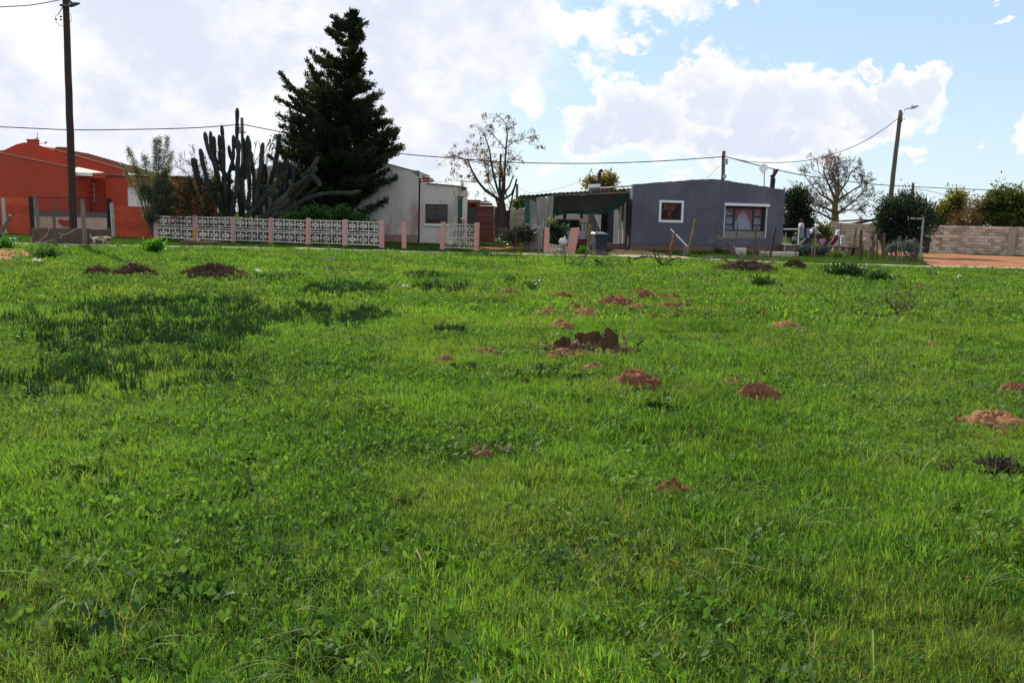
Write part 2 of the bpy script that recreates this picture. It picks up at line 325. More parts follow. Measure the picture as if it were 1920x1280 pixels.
# ------------------------------------------------------------------ molehills and heaps (placed before the grass so that it leaves them bare)
HILLS = [(953, 554, 38, 9, 0, 'small dark molehill, leftmost of the far row'), (1023, 556, 20, 5, 0, 'tiny soil heap left of the far dark molehill'), (1054, 560, 40, 9, 0, 'low dark molehill with a pale stone lying to its right'),
 (1173, 554, 40, 7, 0, 'long low molehill at the back of the far cluster'), (1200, 551, 24, 8, 0, 'small molehill at the very back of the far cluster'), (1212, 565, 50, 15, 0, 'dark domed molehill in the middle of the far cluster'),
 (1242, 563, 32, 8, 0, 'low soil ridge right of the domed far molehill'), (1262, 562, 26, 7, 0, 'thin soil tail at the back right of the far cluster'), (1158, 576, 60, 18, 0, 'largest dark brown molehill of the far cluster'),
 (1192, 583, 36, 9, 1, 'lighter spill of soil at the foot of the largest far molehill'), (1256, 582, 58, 13, 0, 'wide dark molehill at the right of the far cluster'), (1288, 571, 26, 7, 0, 'little molehill at the far right of the far cluster'),
 (1075, 581, 34, 9, 0, 'small brown molehill behind two lighter ones'), (1026, 595, 50, 15, 1, 'rounded orange brown molehill, left of two side by side'), (1100, 600, 58, 18, 1, 'pale orange molehill with weeds on its top, right of two side by side'),
 (1055, 622, 50, 15, 1, 'light orange molehill just behind the tree stump'), (1221, 598, 28, 6, 0, 'crumbs of dark soil right of the stump, mid field'), (1265, 594, 34, 4, 1, 'flat faded soil patch below the wide far molehill'),
 (1387, 573, 36, 6, 0, 'thin soil scrape right of the far cluster'), (1428, 589, 32, 6, 0, 'small flat molehill mid right'), (1476, 622, 64, 15, 1, 'light sandy molehill mid right with a smooth top'), (1750, 654, 34, 10, 1, 'small sandy molehill alone at right'),
 (1192, 733, 94, 34, 0, 'tall reddish molehill with a lump on its peak'), (1422, 758, 86, 32, 0, 'cloddy brown molehill with big lumps at right of centre'), (1378, 726, 54, 9, 1, 'flat old molehill behind the cloddy one'), (1903, 746, 62, 20, 0, 'molehill cut off by the right edge of the photo'),
 (1862, 804, 122, 27, 1, 'broad flat topped molehill near the right edge'), (1266, 938, 82, 22, 0, 'foreground molehill with grass blades over it'), (835, 682, 60, 9, 0, 'flat dark soil scrape left of the stump'), (918, 672, 50, 14, 0, 'soil heap grown over with dry grass left of the stump'),
 (1060, 678, 90, 17, 0, 'red crumbly soil heap against the tree stump'), (1110, 702, 64, 13, 1, 'low light soil patch in front of the stump'), (1012, 657, 30, 8, 0, 'small red soil heap left of the stump heap'), (905, 858, 44, 9, 1, 'small open soil spot with pale leaves, centre foreground'),
 (1722, 542, 22, 6, 0, 'small brown molehill far right near the kerb'), (1080, 578, 16, 6, 0, 'crumb of soil beside the small brown molehill')]
HEAPS = [(182, 520, 48, 13, 'small heap of dark dead plant litter, leftmost of three'), (252, 521, 80, 17, 'middle heap of dark dead plant litter'), (402, 524, 125, 21, 'largest heap of dark dead litter with a grey plank in it'),
 (1400, 511, 120, 15, 'heap of dead branches and litter beside the kerb'), (1490, 506, 42, 13, 'rounded reddish tuft of dead weeds beside the kerb')]
EXC = []
hill_geo = []
for (px, py, w, h, t, lab) in HILLS:
    c = Gh(px, py-h*.25); k = ppm(c.y); r = w/2/k; hill_geo.append((c, r, h/k, t, lab)); EXC.append((c.x, c.y-r*.2, r*.88, max(r*.95, h/k*1.1)))
heap_geo = []
for (px, py, w, h, lab) in HEAPS:
    c = Gh(px, py-2); k = ppm(c.y); r = w/2/k; heap_geo.append((c, r, h/k, lab)); EXC.append((c.x, c.y, r*.85, r*.5))
stump_c = Gh(1102, 663); EXC.append((stump_c.x, stump_c.y-.12, .6, .42))
for _x, _y, _w in ((1872, 892, 95), (1787, 892, 40), (1475, 856, 50)):
    _c = Gh(_x, _y); EXC.append((_c.x, _c.y-.05, _w/2/ppm(_c.y), _w/2.4/ppm(_c.y)))
EXC = np.array(EXC)
M_mole = mat('dark red soil', (.2, .088, .045), (.095, .042, .023), 9, rough=1, bump=.9, spec=.1, bscale=60)
M_mole2 = mat('light sandy soil', (.27, .14, .075), (.15, .075, .04), 9, rough=1, bump=.9, spec=.1, bscale=60)
def soil_mesh(r, h, seed, nr=14, na=36):
    mb = MB(); rd = random.Random(seed); mb.v.append((0, 0, h))
    off = Vector((seed*3.1, seed*1.7, 0))
    for i in range(1, nr+1):
        t = i/nr
        for j in range(na):
            a = 2*math.pi*j/na; e = 1+.35*noise.noise(Vector((math.cos(a)*1.3, math.sin(a)*1.3, 0))+off)
            x, y = math.cos(a)*t*r*e, math.sin(a)*t*r*e*.8
            q = Vector((x, y, 0))/r
            z = h*max(0, math.cos(t*math.pi/2))**.62*(1+.6*noise.noise(q*2.2+off)) + h*.45*(1-t*.7)*noise.noise(q*5+off)+h*.3*(1-t*.5)*noise.noise(q*12+off)
            mb.v.append((x, y, z if i < nr else -.05))
    mb.f += [(0, 1+j, 1+(j+1) % na) for j in range(na)]
    for i in range(nr-1):
        for j in range(na): mb.f.append((1+i*na+j, 1+(i+1)*na+j, 1+(i+1)*na+(j+1) % na, 1+i*na+(j+1) % na))
    # crumbs
    for _ in range(170):
        a = rd.uniform(0, 6.28); t = rd.uniform(.05, 1.35); s = r*rd.choice((.03, .04, .06, .1, .13))*rd.uniform(.6, 1.3)
        x, y = math.cos(a)*t*r, math.sin(a)*t*r*.8; z = max(0, h*math.cos(min(t, 1)*math.pi/2))*.93
        M = Matrix.Rotation(rd.uniform(0, 3), 3, (rd.random(), rd.random(), 1)); k = len(mb.v)
        for p in ((1, 0, 0), (-1, 0, 0), (0, 1, 0), (0, -1, 0), (0, 0, .8), (0, 0, -.8)): mb.v.append(tuple(Vector((x, y, z))+M@(Vector(p)*s*rd.uniform(.7, 1.2))))
        for f in ((0, 2, 4), (2, 1, 4), (1, 3, 4), (3, 0, 4), (2, 0, 5), (1, 2, 5), (3, 1, 5), (0, 3, 5)): mb.f.append(tuple(k+q for q in f))
    return mb
for i, (c, r, h, t, lab) in enumerate(hill_geo):
    o = soil_mesh(r*1.15, h*.62+.035, i+1).build('molehill', M_mole2 if t else M_mole, world=False, smooth=True); o.location = (c.x, c.y, hgt(c.x, c.y))
    tag(o, lab, 'molehill', 'molehills dug up in the grass field')
# ================================================================== GRASS
def blades(n, rad, h0, h1, w, lean=.35, seed=0, curl=.3, clump=0):
    r = np.random.default_rng(seed); out_v = []; out_f = []; rn = []
    if clump: cc = r.normal(size=(clump, 2))*rad*.6
    for i in range(n):
        if clump: x, y = cc[r.integers(clump)]+r.normal(size=2)*rad*.12
        else:
            a = r.random()*6.283; d = rad*math.sqrt(r.random()); x, y = math.cos(a)*d, math.sin(a)*d
        h = r.uniform(h0, h1); th = r.random()*6.283; ln = abs(r.normal())*lean; dx, dy = math.cos(th)*ln, math.sin(th)*ln
        ph = r.random()*3.14; sx, sy = math.cos(ph)*w/2, math.sin(ph)*w/2; c = curl*r.uniform(.3, 1.6)
        b = np.array([x, y, -.01]); m = b+np.array([dx*h*.45, dy*h*.45, h*.58]); t = m+np.array([dx*h*(.35+c), dy*h*(.35+c), h*max(.05, .45-c*ln*1.6)])
        s = np.array([sx, sy, 0]); k = len(out_v); out_v += [b-s*.7, b+s*.7, m-s, m+s, t]; out_f += [(k, k+1, k+3, k+2), (k+2, k+3, k+4)]; q = r.random(); rn += [q, q]
    return out_v, out_f, rn
def rosette(n, ln0, ln1, asp, up, seed=0, cup=.3, rad=.02):
    r = np.random.default_rng(seed); V = []; F = []; rn = []
    for i in range(n):
        th = i*2.4+r.normal()*.3; l = r.uniform(ln0, ln1); w = l*asp*r.uniform(.8, 1.2); e = np.clip(up+r.normal()*.25, .1, 1.45)
        out = np.array([math.cos(th), math.sin(th), 0]); side = np.array([-math.sin(th), math.cos(th), 0]); side = side*math.cos(.3*r.normal())+np.array([0, 0, 1])*.35*r.normal()
        side /= np.linalg.norm(side)
        p = out*rad+np.array([r.normal()*rad, r.normal()*rad, 0]); pts = []
        for (t, ww, de) in ((0, .12, 0), (.3, .75, -.1), (.6, 1, -.3), (.85, .7, -.55), (1, .08, -.8)):
            ee = e+de*cup*2.2; pts.append((p.copy(), ww)); 
            nt_ = {0: .3, .3: .3, .6: .25, .85: .15, 1: 0}[t]; p = p+(out*math.cos(ee)+np.array([0, 0, 1])*math.sin(ee))*l*nt_
        k = len(V)
        for (q, ww) in pts:
            lift = np.array([0, 0, 1])*w*.12*ww
            V += [q-side*w/2*ww+lift, q-lift*.3, q+side*w/2*ww+lift]
        v = r.random()
        for a in range(4):
            F += [(k+a*3, k+a*3+1, k+a*3+4, k+a*3+3), (k+a*3+1, k+a*3+2, k+a*3+5, k+a*3+4)]; rn += [v, v]
    return V, F, rn
def merge(*parts):
    V, F, Rn = [], [], []
    for v, f, r_ in parts:
        k = len(V); V += list(v); F += [tuple(i+k for i in q) for q in f]; Rn += list(r_)
    return V, F, Rn
def shift(g, x, y, z=0): return [v+np.array([x, y, z]) for v in g[0]], g[1], g[2]
def proto(name, geo, m, coll, smooth=False):
    me = bpy.data.meshes.new(name); me.from_pydata([tuple(v) for v in geo[0]], [], geo[1]); me.update()
    at = me.attributes.new('rnd', 'FLOAT', 'FACE'); at.data.foreach_set('value', np.array(geo[2], float)); me.materials.append(m)
    if smooth: me.polygons.foreach_set('use_smooth', [True]*len(me.polygons))
    o = bpy.data.objects.new(name, me); coll.objects.link(o); return o
def scatter(name, coll, nproto, X, Y, S, lab, cat, tilt=.12, zoff=0., idx=None):
    n = len(X); Z = np.array([hgt(a, b) for a, b in zip(X, Y)])+zoff
    me = bpy.data.meshes.new(name); me.vertices.add(n); me.vertices.foreach_set('co', np.stack([X, Y, Z], 1).ravel())
    a = me.attributes.new('rot', 'FLOAT_VECTOR', 'POINT'); a.data.foreach_set('vector', np.stack([rng.normal(size=n)*tilt, rng.normal(size=n)*tilt, rng.random(n)*6.283], 1).ravel())
    a = me.attributes.new('scl', 'FLOAT', 'POINT'); a.data.foreach_set('value', S)
    a = me.attributes.new('idx', 'INT', 'POINT'); a.data.foreach_set('value', (rng.integers(0, nproto, n) if idx is None else idx).astype(np.int32))
    o = bpy.data.objects.new(name, me); COL.objects.link(o); tag(o, lab, cat, None, 'stuff')
    ng = bpy.data.node_groups.new(name, 'GeometryNodeTree'); ng.interface.new_socket('Geometry', in_out='INPUT', socket_type='NodeSocketGeometry'); ng.interface.new_socket('Geometry', in_out='OUTPUT', socket_type='NodeSocketGeometry')
    N = ng.nodes.new; gi = N('NodeGroupInput'); go = N('NodeGroupOutput'); ip = N('GeometryNodeInstanceOnPoints'); ci = N('GeometryNodeCollectionInfo'); ci.inputs['Collection'].default_value = coll; ci.inputs['Separate Children'].default_value = True; ci.inputs['Reset Children'].default_value = True
    def na(nm, ty): q = N('GeometryNodeInputNamedAttribute'); q.data_type = ty; q.inputs[0].default_value = nm; return q.outputs['Attribute']
    K = ng.links.new; K(gi.outputs[0], ip.inputs['Points']); K(ci.outputs[0], ip.inputs['Instance']); ip.inputs['Pick Instance'].default_value = True
    K(na('idx', 'INT'), ip.inputs['Instance Index']); K(na('rot', 'FLOAT_VECTOR'), ip.inputs['Rotation']); K(na('scl', 'FLOAT'), ip.inputs['Scale']); K(ip.outputs[0], go.inputs[0])
    o.modifiers.new('scatter', 'NODES').node_group = ng; return o
M_grass = folmat('short grass', (.028, .068, .018), (.125, .225, .036), patch=(.15, .175, .05), trans=.54, rough=.7, spec=.06, tcol=(1.45, 1.65, .55), pscale=.45, third=(.24, .2, .06), t3=(.965, .975))
M_shadegrass = folmat('shade toned verge grass', (.018, .05, .014), (.06, .12, .022), trans=.35, rough=.7, spec=.06, pscale=.5)  # verge grass coloured darker, standing in for shade the sun does not cast
M_weed = folmat('broad weed leaf', (.03, .08, .018), (.11, .20, .03), patch=(.06, .11, .035), trans=.42, rough=.62, spec=.12, tcol=(1.3, 1.35, .6), pscale=.5)
M_dkbl = folmat('dark fleshy blade', (.012, .036, .016), (.038, .08, .03), trans=.12, rough=.7, spec=.08, tcol=(1.4, 1.6, .5), pscale=.8)
M_long = folmat('long grass blade', (.07, .14, .03), (.16, .24, .06), trans=.45, rough=.6, spec=.15, tcol=(1.4, 1.5, .5), third=(.26, .22, .09), t3=(.95, .97))
def fbm(X, Y, s, o=0.): return np.array([noise.noise(Vector((a*s, b*s, o)))+.5*noise.noise(Vector((a*s*2.3, b*s*2.3, o+9))) for a, b in zip(X, Y)])
KX = np.array([p.x for p in kp]); KY = np.array([p.y for p in kp])
def free(X, Y, grow=1.0, field=True):
    ok = np.ones(len(X), bool)
    for ex, ey, rx, ry in EXC: ok &= ((X-ex)/(rx*grow))**2+((Y-ey)/(ry*grow))**2 > 1
    ky = np.interp(X, KX, KY)
    if field: ok &= Y < ky-.12
    return ok
def fan(n, d0, d1, marg=.62, extra=1.6):
    """random points, uniform per area, in the part of the field between distances d0 and d1 that cameras near this one can see"""
    Y = np.sqrt(rng.random(n*1)*(d1**2-d0**2)+d0**2); W_ = Y*marg+extra; X = (rng.random(n)*2-1)*W_; return X, Y
SANDX = G(0, 482)
# prototypes
cg = bpy.data.collections.new('grass tufts'); cw = bpy.data.collections.new('weeds'); cf = bpy.data.collections.new('far tufts'); cd = bpy.data.collections.new('dark tufts'); cl = bpy.data.collections.new('long tufts')
for i in range(6): proto('tuft_%02d' % i, blades(150, .12, .026, .078, .0029, .65, i, .45, clump=0 if i < 3 else 8), M_grass, cg)
for i in range(5): proto('far_%02d' % i, merge(blades(70, .26, .03, .085, .0075, .6, 50+i, .4, clump=0 if i < 2 else 8), shift(rosette(4, .05, .08, .5, .8, 80+i), .1, .05), shift(rosette(3, .05, .07, .5, .8, 90+i), -.12, -.08)), M_grass, cf)
cv = bpy.data.collections.new('verge tufts')
for i in range(4): proto('verge_%02d' % i, blades(90, .26, .03, .09, .0085, .5, 250+i, .35, clump=0 if i < 2 else 8), M_shadegrass, cv)
protos_w = []
for i in range(4): proto('weed_%02d' % i, rosette(8+i, .04, .085, .32, 1.1, 20+i, .3), M_weed, cw, True)          # upright lance leaves
for i in range(3): proto('weed_%02d' % (4+i), merge(*[shift(rosette(3, .018, .034, .7, .9, 30+i*9+k, .2, .01), rng.normal()*.07, rng.normal()*.07, .02+.02*rng.random()) for k in range(8)]), M_weed, cw, True)   # clovery carpet
for i in range(2): proto('weed_%02d' % (7+i), rosette(9, .07, .13, .26, .6, 60+i, .3), M_weed, cw, True)              # wide flat rosette
for i in range(4): proto('dark_%02d' % i, blades(16, .08, .10, .19, .014, .22, 70+i, .12), M_dkbl, cd)
for i in range(4):
    parts = []; r_ = np.random.default_rng(i+5)
    V, F, Rn = [], [], []
    for b in range(9):
        th = r_.random()*6.28; l = r_.uniform(.25, .6); w = .0045; o_ = np.array([math.cos(th), math.sin(th), 0]); s_ = np.array([-math.sin(th), math.cos(th), 0]); k = len(V); e = r_.uniform(.9, 1.35); p = o_*.02; dr = r_.uniform(1.3, 2.6)
        for q in range(9):
            t = q/8; ww = w*(1-t**3*.9); V += [p-s_*ww/2, p+s_*ww/2]; p = p+(o_*math.cos(e-dr*t)+np.array([0, 0, 1])*math.sin(e-dr*t))*l/8
        v = r_.random()
        for q in range(8): F.append((k+2*q, k+2*q+1, k+2*q+3, k+2*q+2)); Rn.append(v)
    proto('long_%02d' % i, (V, F, Rn), M_long, cl)
# near and middle grass
def grass_zone(nm, coll, npro, dens, d0, d1, s0, s1, lab, extra=1.6, marg=.62, thin=0.):
    area = marg*(d1**2-d0**2)+2*extra*(d1-d0); n = int(dens*area)
    X, Y = fan(n, d0, d1, marg, extra); ok = free(X, Y, .95)
    ok &= ~((X < SANDX.x+2.2) & (abs(Y-SANDX.y) < 3.2) & (X < -14.5))
    X, Y = X[ok], Y[ok]; f = fbm(X, Y, .5)+.6*fbm(X, Y, 1.7, 4); g = fbm(X, Y, 2.6, 7); S = np.clip((s0+s1)/2+f*(s1-s0)*.8+g*(s1-s0)*.9, s0*.55, s1*1.35); ok2 = rng.random(len(X)) < np.clip(1.15+g*1.6, .3, 1); X, Y, S = X[ok2], Y[ok2], S[ok2]
    return scatter(nm, coll, npro, X, Y, S, lab, 'grass')
grass_zone('short_grass', cg, 6, 150, 2.3, 7.5, .75, 1.45, 'short bright green grass of the foreground', 1.3)
grass_zone('short_grass', cg, 6, 70, 7.5, 15, .95, 1.8, 'short bright green grass around the stump and near molehills', 1.6)
grass_zone('short_grass', cf, 5, 20, 15, 41, .85, 1.5, 'bright green grass of the far half of the field', 2.5)
# broad weeds in clumps
def weeds(dens, d0, d1, thr, s0, s1, lab, idxs, sc=.45, off=0.):
    area = .62*(d1**2-d0**2)+3.2*(d1-d0); X, Y = fan(int(dens*area), d0, d1); ok = free(X, Y, 1.05); X, Y = X[ok], Y[ok]
    px_ = X/Y; f = fbm(X, Y, sc, off)+.35*(px_ < -.12)+.22*((px_ > .3) & (Y > 9))-.12*((px_ > -.1) & (px_ < .3)); ok = f+rng.normal(size=len(X))*.12 > thr; X, Y = X[ok], Y[ok]
    S = s0+(s1-s0)*rng.random(len(X)); return scatter('broadleaf_weeds', cw, 9, X, Y, S, lab, 'weeds', .2, .01, np.array(idxs)[rng.integers(0, len(idxs), len(X))])
weeds(60, 2.4, 9, .0, .5, 1.15, 'lance leaved broad weeds in the near grass', [0, 1, 2, 3])
weeds(28, 9, 20, .0, .8, 1.5, 'lance leaved broad weeds in the middle of the field', [0, 1, 2, 3])
weeds(45, 2.4, 13, .0, .8, 1.5, 'low clover like carpet weeds between the blades', [4, 5, 6], .8, 5.)
weeds(1.2, 2.6, 22, 0, .5, .95, 'single flat rosettes of glossy leaves', [7, 8], .6, 8.)
weeds(6, 18, 40.5, .0, 1.3, 2.4, 'taller leafy weeds of the far field below the kerb', [0, 1, 2, 3, 4, 5, 6], .3, 2.)
M_dkweed = folmat('dark clumping weed leaf', (.012, .04, .012), (.04, .085, .022), trans=.22, rough=.6, spec=.12, tcol=(1.3, 1.4, .6))
cdk = bpy.data.collections.new('dark weeds')
for i in range(3): proto('dkweed_%02d' % i, merge(rosette(9, .04, .09, .5, .8, 120+i, .4), shift(rosette(7, .03, .06, .7, .7, 130+i, .3), .06, .03)), M_dkweed, cdk, True)
QX, QY = [], []
for (px, py, w, h) in ((420, 930, 420, 90), (120, 900, 240, 120), (300, 1130, 360, 110), (700, 1200, 300, 90), (150, 1200, 300, 100), (560, 1000, 240, 60), (250, 830, 260, 60), (130, 1010, 240, 90), (480, 1060, 300, 70), (980, 860, 150, 50), (1180, 1150, 200, 60), (700, 860, 130, 30), (1250, 760, 200, 40), (1560, 640, 220, 30), (600, 700, 160, 30), (1050, 700, 220, 40), (300, 500, 300, 20), (1650, 600, 240, 30), (1330, 820, 160, 30), (880, 700, 120, 20), (1700, 700, 200, 30)):
    c = Gh(px, py); rx = w/2/ppm(c.y); ry = abs(Gh(px, py-h/2).y-Gh(px, py+h/2).y)/2; n = int(34*3.14*rx*ry); a = rng.random(n)*6.283; d = np.abs(rng.normal(size=n))*.6; X = c.x+np.cos(a)*d*rx; Y = c.y+np.sin(a)*d*ry; k = fbm(X, Y, 1.3, 21) > -.1; QX.append(X[k]); QY.append(Y[k])
QX, QY = np.concatenate(QX), np.concatenate(QY); k = free(QX, QY); QX, QY = QX[k], QY[k]
scatter('dark_weeds', cdk, 3, QX, QY, .6+.5*rng.random(len(QX)), 'clumps of darker broad leaved weeds through the grass', 'weeds', .2, .01)
# dark fleshy patches
DP = [(275, 705, 470, 95), (190, 655, 300, 40), (270, 590, 400, 85), (440, 628, 240, 60), (110, 720, 160, 60), (650, 547, 150, 30), (830, 541, 110, 18), (520, 600, 180, 60), (640, 610, 120, 30), (700, 598, 120, 24), (800, 522, 80, 12), (520, 525, 80, 16), (840, 628, 80, 12), (1440, 535, 40, 10), (960, 530, 20, 8)]
DX, DY = [], []
for (px, py, w, h) in DP:
    c = Gh(px, py); rx = w/2/ppm(c.y); ry = abs(Gh(px, py-h/2).y-Gh(px, py+h/2).y)/2; n = int(44*3.14*rx*ry)
    a = rng.random(n)*6.283; d = np.sqrt(rng.random(n)); X = c.x+np.cos(a)*d*rx; Y = c.y+np.sin(a)*d*ry
    f = fbm(X, Y, .9, 11)-d*.45+rng.normal(size=n)*.28; k = f > -.36; DX.append(X[k]); DY.append(Y[k])
DX, DY = np.concatenate(DX), np.concatenate(DY); k = free(DX, DY); DX, DY = DX[k], DY[k]
scatter('dark_succulent_grass', cd, 4, DX, DY, .75+.6*rng.random(len(DX)), 'patches of dark blue green fleshy upright blades in the left half', 'plants', .15)
# long arching blades
lx = np.concatenate([rng.uniform(-1.9, 3.2, 24), rng.uniform(.3, 3.6, 34), rng.uniform(-.8, .6, 5)]); ly = np.concatenate([rng.uniform(2.9, 4.2, 24), rng.uniform(4.2, 7.6, 34), rng.uniform(2.9, 3.5, 5)])
scatter('long_grass', cl, 4, lx, ly, rng.uniform(.55, 1.05, len(lx)), 'long arching pale grass blades lying over the foreground', 'grass', .2)
M_straw = folmat('dead straw bits', (.12, .085, .04), (.34, .27, .15), trans=.1, rough=.8, spec=.05)
cs_ = bpy.data.collections.new('straw bits')
for i in range(3): proto('straw_%02d' % i, blades(7, .10, .03, .09, .0035, 2.6, 300+i, .2), M_straw, cs_)
X, Y = fan(3600, 2.6, 26); k = free(X, Y) & (fbm(X, Y, .8, 33) > .05); X, Y = X[k], Y[k]; scatter('dead_straw', cs_, 3, X, Y, .7+.9*rng.random(len(X))+Y*.03, 'scattered dead straw bits lying in the field grass', 'straw', .5, .03)
# verge and yards beyond the kerb
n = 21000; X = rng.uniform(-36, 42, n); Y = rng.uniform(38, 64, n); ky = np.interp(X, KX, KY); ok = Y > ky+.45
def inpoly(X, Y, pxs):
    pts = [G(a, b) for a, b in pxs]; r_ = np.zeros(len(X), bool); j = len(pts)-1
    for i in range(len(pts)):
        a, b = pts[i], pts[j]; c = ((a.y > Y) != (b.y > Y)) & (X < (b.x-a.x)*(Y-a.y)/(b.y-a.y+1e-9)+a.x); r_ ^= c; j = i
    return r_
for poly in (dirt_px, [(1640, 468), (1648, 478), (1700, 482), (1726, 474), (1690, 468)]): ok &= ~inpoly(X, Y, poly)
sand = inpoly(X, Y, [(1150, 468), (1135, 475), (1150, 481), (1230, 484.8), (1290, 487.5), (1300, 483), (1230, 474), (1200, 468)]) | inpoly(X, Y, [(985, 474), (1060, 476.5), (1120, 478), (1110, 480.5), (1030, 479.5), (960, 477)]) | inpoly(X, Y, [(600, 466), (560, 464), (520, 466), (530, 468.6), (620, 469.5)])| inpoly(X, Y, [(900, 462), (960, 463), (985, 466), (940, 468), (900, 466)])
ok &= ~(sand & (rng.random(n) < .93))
X, Y = X[ok], Y[ok]; scatter('verge_grass', cv, 4, X, Y, np.clip(.75+fbm(X, Y, .3)*.5, .45, 1.4), 'verge grass between the kerb and the fences, coloured darker to stand for shade', 'grass')
# ================================================================== BUILDINGS
def XY(px, py, Y): p = P(px, py, Y); return (p.x, p.y)
M_or = mat('orange plaster', (.42, .064, .03), (.35, .054, .026), 1.2, bump=.25, c3=(.26, .07, .04), s3=.45, t3=(.5, .72), stretch=(1, 1, .6), bscale=14)
M_or2 = mat('dark red plaster', (.42, .07, .04), (.36, .06, .035), 1.5, bump=.2)
M_ormouldy = mat('orange precast slab', (.5, .075, .03), (.4, .062, .027), 2, bump=.3, c3=(.2, .06, .03), s3=.9, t3=(.48, .7), objrand=.2)
M_grey = mat('dark blue grey plaster', (.098, .098, .132), (.084, .085, .116), 1., bump=.3, c3=(.135, .133, .152), s3=.6, t3=(.47, .7), bscale=20, stretch=(1, 1, .55))
M_wh = mat('stained off white plaster', (.62, .56, .52), (.48, .435, .40), .9, bump=.3, c3=(.36, .22, .18), s3=.45, t3=(.52, .7), stretch=(1, 1, .45), bscale=16)
M_white = mat('white paint', (.78, .78, .78), (.7, .7, .69), 3, rough=.6, bump=.05)
M_cream = mat('cream plaster', (.55, .5, .4), (.48, .43, .34), 1.5, bump=.1)
M_dkwood = mat('reddish window wood', (.12, .04, .025), (.08, .03, .02), 6, rough=.6, bump=.2, stretch=(1, 1, .2))
M_black = mat('black painted metal', (.015, .015, .016), (.02, .02, .02), 5, rough=.5, bump=.05)
M_rust = mat('rusty metal', (.12, .045, .025), (.05, .022, .015), 8, rough=.9, bump=.4)
M_wood = mat('weathered grey wood', (.22, .19, .165), (.12, .10, .085), 5, bump=.6, stretch=(3, 3, .35), c3=(.09, .07, .055), s3=3)
M_wood2 = mat('brown wood', (.13, .085, .045), (.07, .045, .028), 5, bump=.6, stretch=(3, 3, .3))
M_green = mat('dark green paint', (.02, .09, .065), (.016, .07, .05), 3, rough=.6, bump=.1)
M_brick = mat('red brick', (.28, .09, .05), (.2, .07, .045), 4, bump=.5, objrand=.25)
M_roof = mat('corrugated roof iron', (.2, .19, .18), (.14, .12, .1), 2, rough=.6, bump=.2, metal=.3, c3=(.14, .06, .035), s3=1.2)
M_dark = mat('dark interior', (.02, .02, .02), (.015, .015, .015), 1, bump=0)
M_galv = mat('galvanised steel', (.42, .45, .48), (.33, .35, .38), 2, rough=.35, metal=.7, bump=.05)
M_glass = glassmat('clear glass', (.02, .025, .03), .16); M_glass2 = glassmat('dark glass', (.015, .018, .02), .8)
def roof_sheet(mb, fac, prof, d0, d1, over=.0, th=.05, wave=.03, pitch=.2):
    """corrugated sheet laid along the profile: ridges run front to back"""
    pts = []
    for (a0, z0), (a1, z1) in zip(prof, prof[1:]):
        k = max(1, int((a1-a0)/pitch*4))
        for i in range(k): t = i/k; a = a0+(a1-a0)*t; pts.append((a, z0+(z1-z0)*t+over+wave*math.sin(2*math.pi*a/pitch)))
    pts.append((prof[-1][0], prof[-1][1]+over)); k0 = len(mb.v)
    for d in (d0, d1):
        for a, z in pts: mb.v.append(tuple(fac.W(a, z, d)))
        for a, z in pts: mb.v.append(tuple(fac.W(a, z-th, d)))
    n = len(pts)
    for i in range(n-1):
        mb.f += [(k0+i, k0+i+1, k0+2*n+i+1, k0+2*n+i), (k0+n+i+1, k0+n+i, k0+3*n+i, k0+3*n+i+1), (k0+n+i, k0+n+i+1, k0+i+1, k0+i), (k0+2*n+i, k0+2*n+i+1, k0+3*n+i+1, k0+3*n+i)]
    mb.f += [(k0, k0+2*n, k0+3*n, k0+n), (k0+n-1, k0+2*n-1, k0+4*n-1, k0+3*n-1)]
    return mb
def shell(fac, s0, s1, zl, zr, dep, wm_, parent, front=.24, name='wall'):
    mb = MB(); fac.bx(mb, s0, s0+.2, -.1, zl, -dep, -front-.002); fac.bx(mb, s1-.2, s1, -.1, zr, -dep, -front-.002); fac.bx(mb, s0+.2, s1-.2, -.1, min(zl, zr), -dep, -dep+.2)
    fac.bx(mb, s0+.2, s1-.2, -.1, .04, -dep+.2, -front-.002); return mb.build(name, wm_, parent)
def window(parent, fac, s0, s1, z0, z1, fm, fw, vs=(), hs=(), gm=None, d=-.1, th=.06, cells=None):
    """frame with bars; vs/hs are bar positions 0..1; every pane is a child"""
    gm = gm or M_glass; mb = MB()
    fac.bx(mb, s0, s1, z0, z0+fw, d-th, d); fac.bx(mb, s0, s1, z1-fw, z1, d-th, d); fac.bx(mb, s0, s0+fw, z0+fw, z1-fw, d-th, d); fac.bx(mb, s1-fw, s1, z0+fw, z1-fw, d-th, d)
    V = [s0+fw]+[s0+(s1-s0)*v for v in vs]+[s1-fw]; panes = []
    for v in V[1:-1]: fac.bx(mb, v-fw/2, v+fw/2, z0+fw, z1-fw, d-th, d)
    for i in range(len(V)-1):
        a = V[i]+(fw/2 if i else 0); b = V[i+1]-(fw/2 if i < len(V)-2 else 0); hh = hs[i] if (hs and isinstance(hs[0], (tuple, list))) else hs
        Hs = [z0+fw]+[z0+(z1-z0)*h for h in hh]+[z1-fw]
        for h in Hs[1:-1]: fac.bx(mb, a, b, h-fw/2, h+fw/2, d-th+.002, d-.002)
        for j in range(len(Hs)-1): panes.append((a, b, Hs[j]+(fw/2 if j else 0), Hs[j+1]-(fw/2 if j < len(Hs)-2 else 0)))
    w = mb.build('window', fm, parent)
    for (a, b, c, e) in panes:
        q = MB(); fac.bx(q, a, b, c, e, d-th*.6, d-th*.5); q.build('pane', gm, w)
    return w
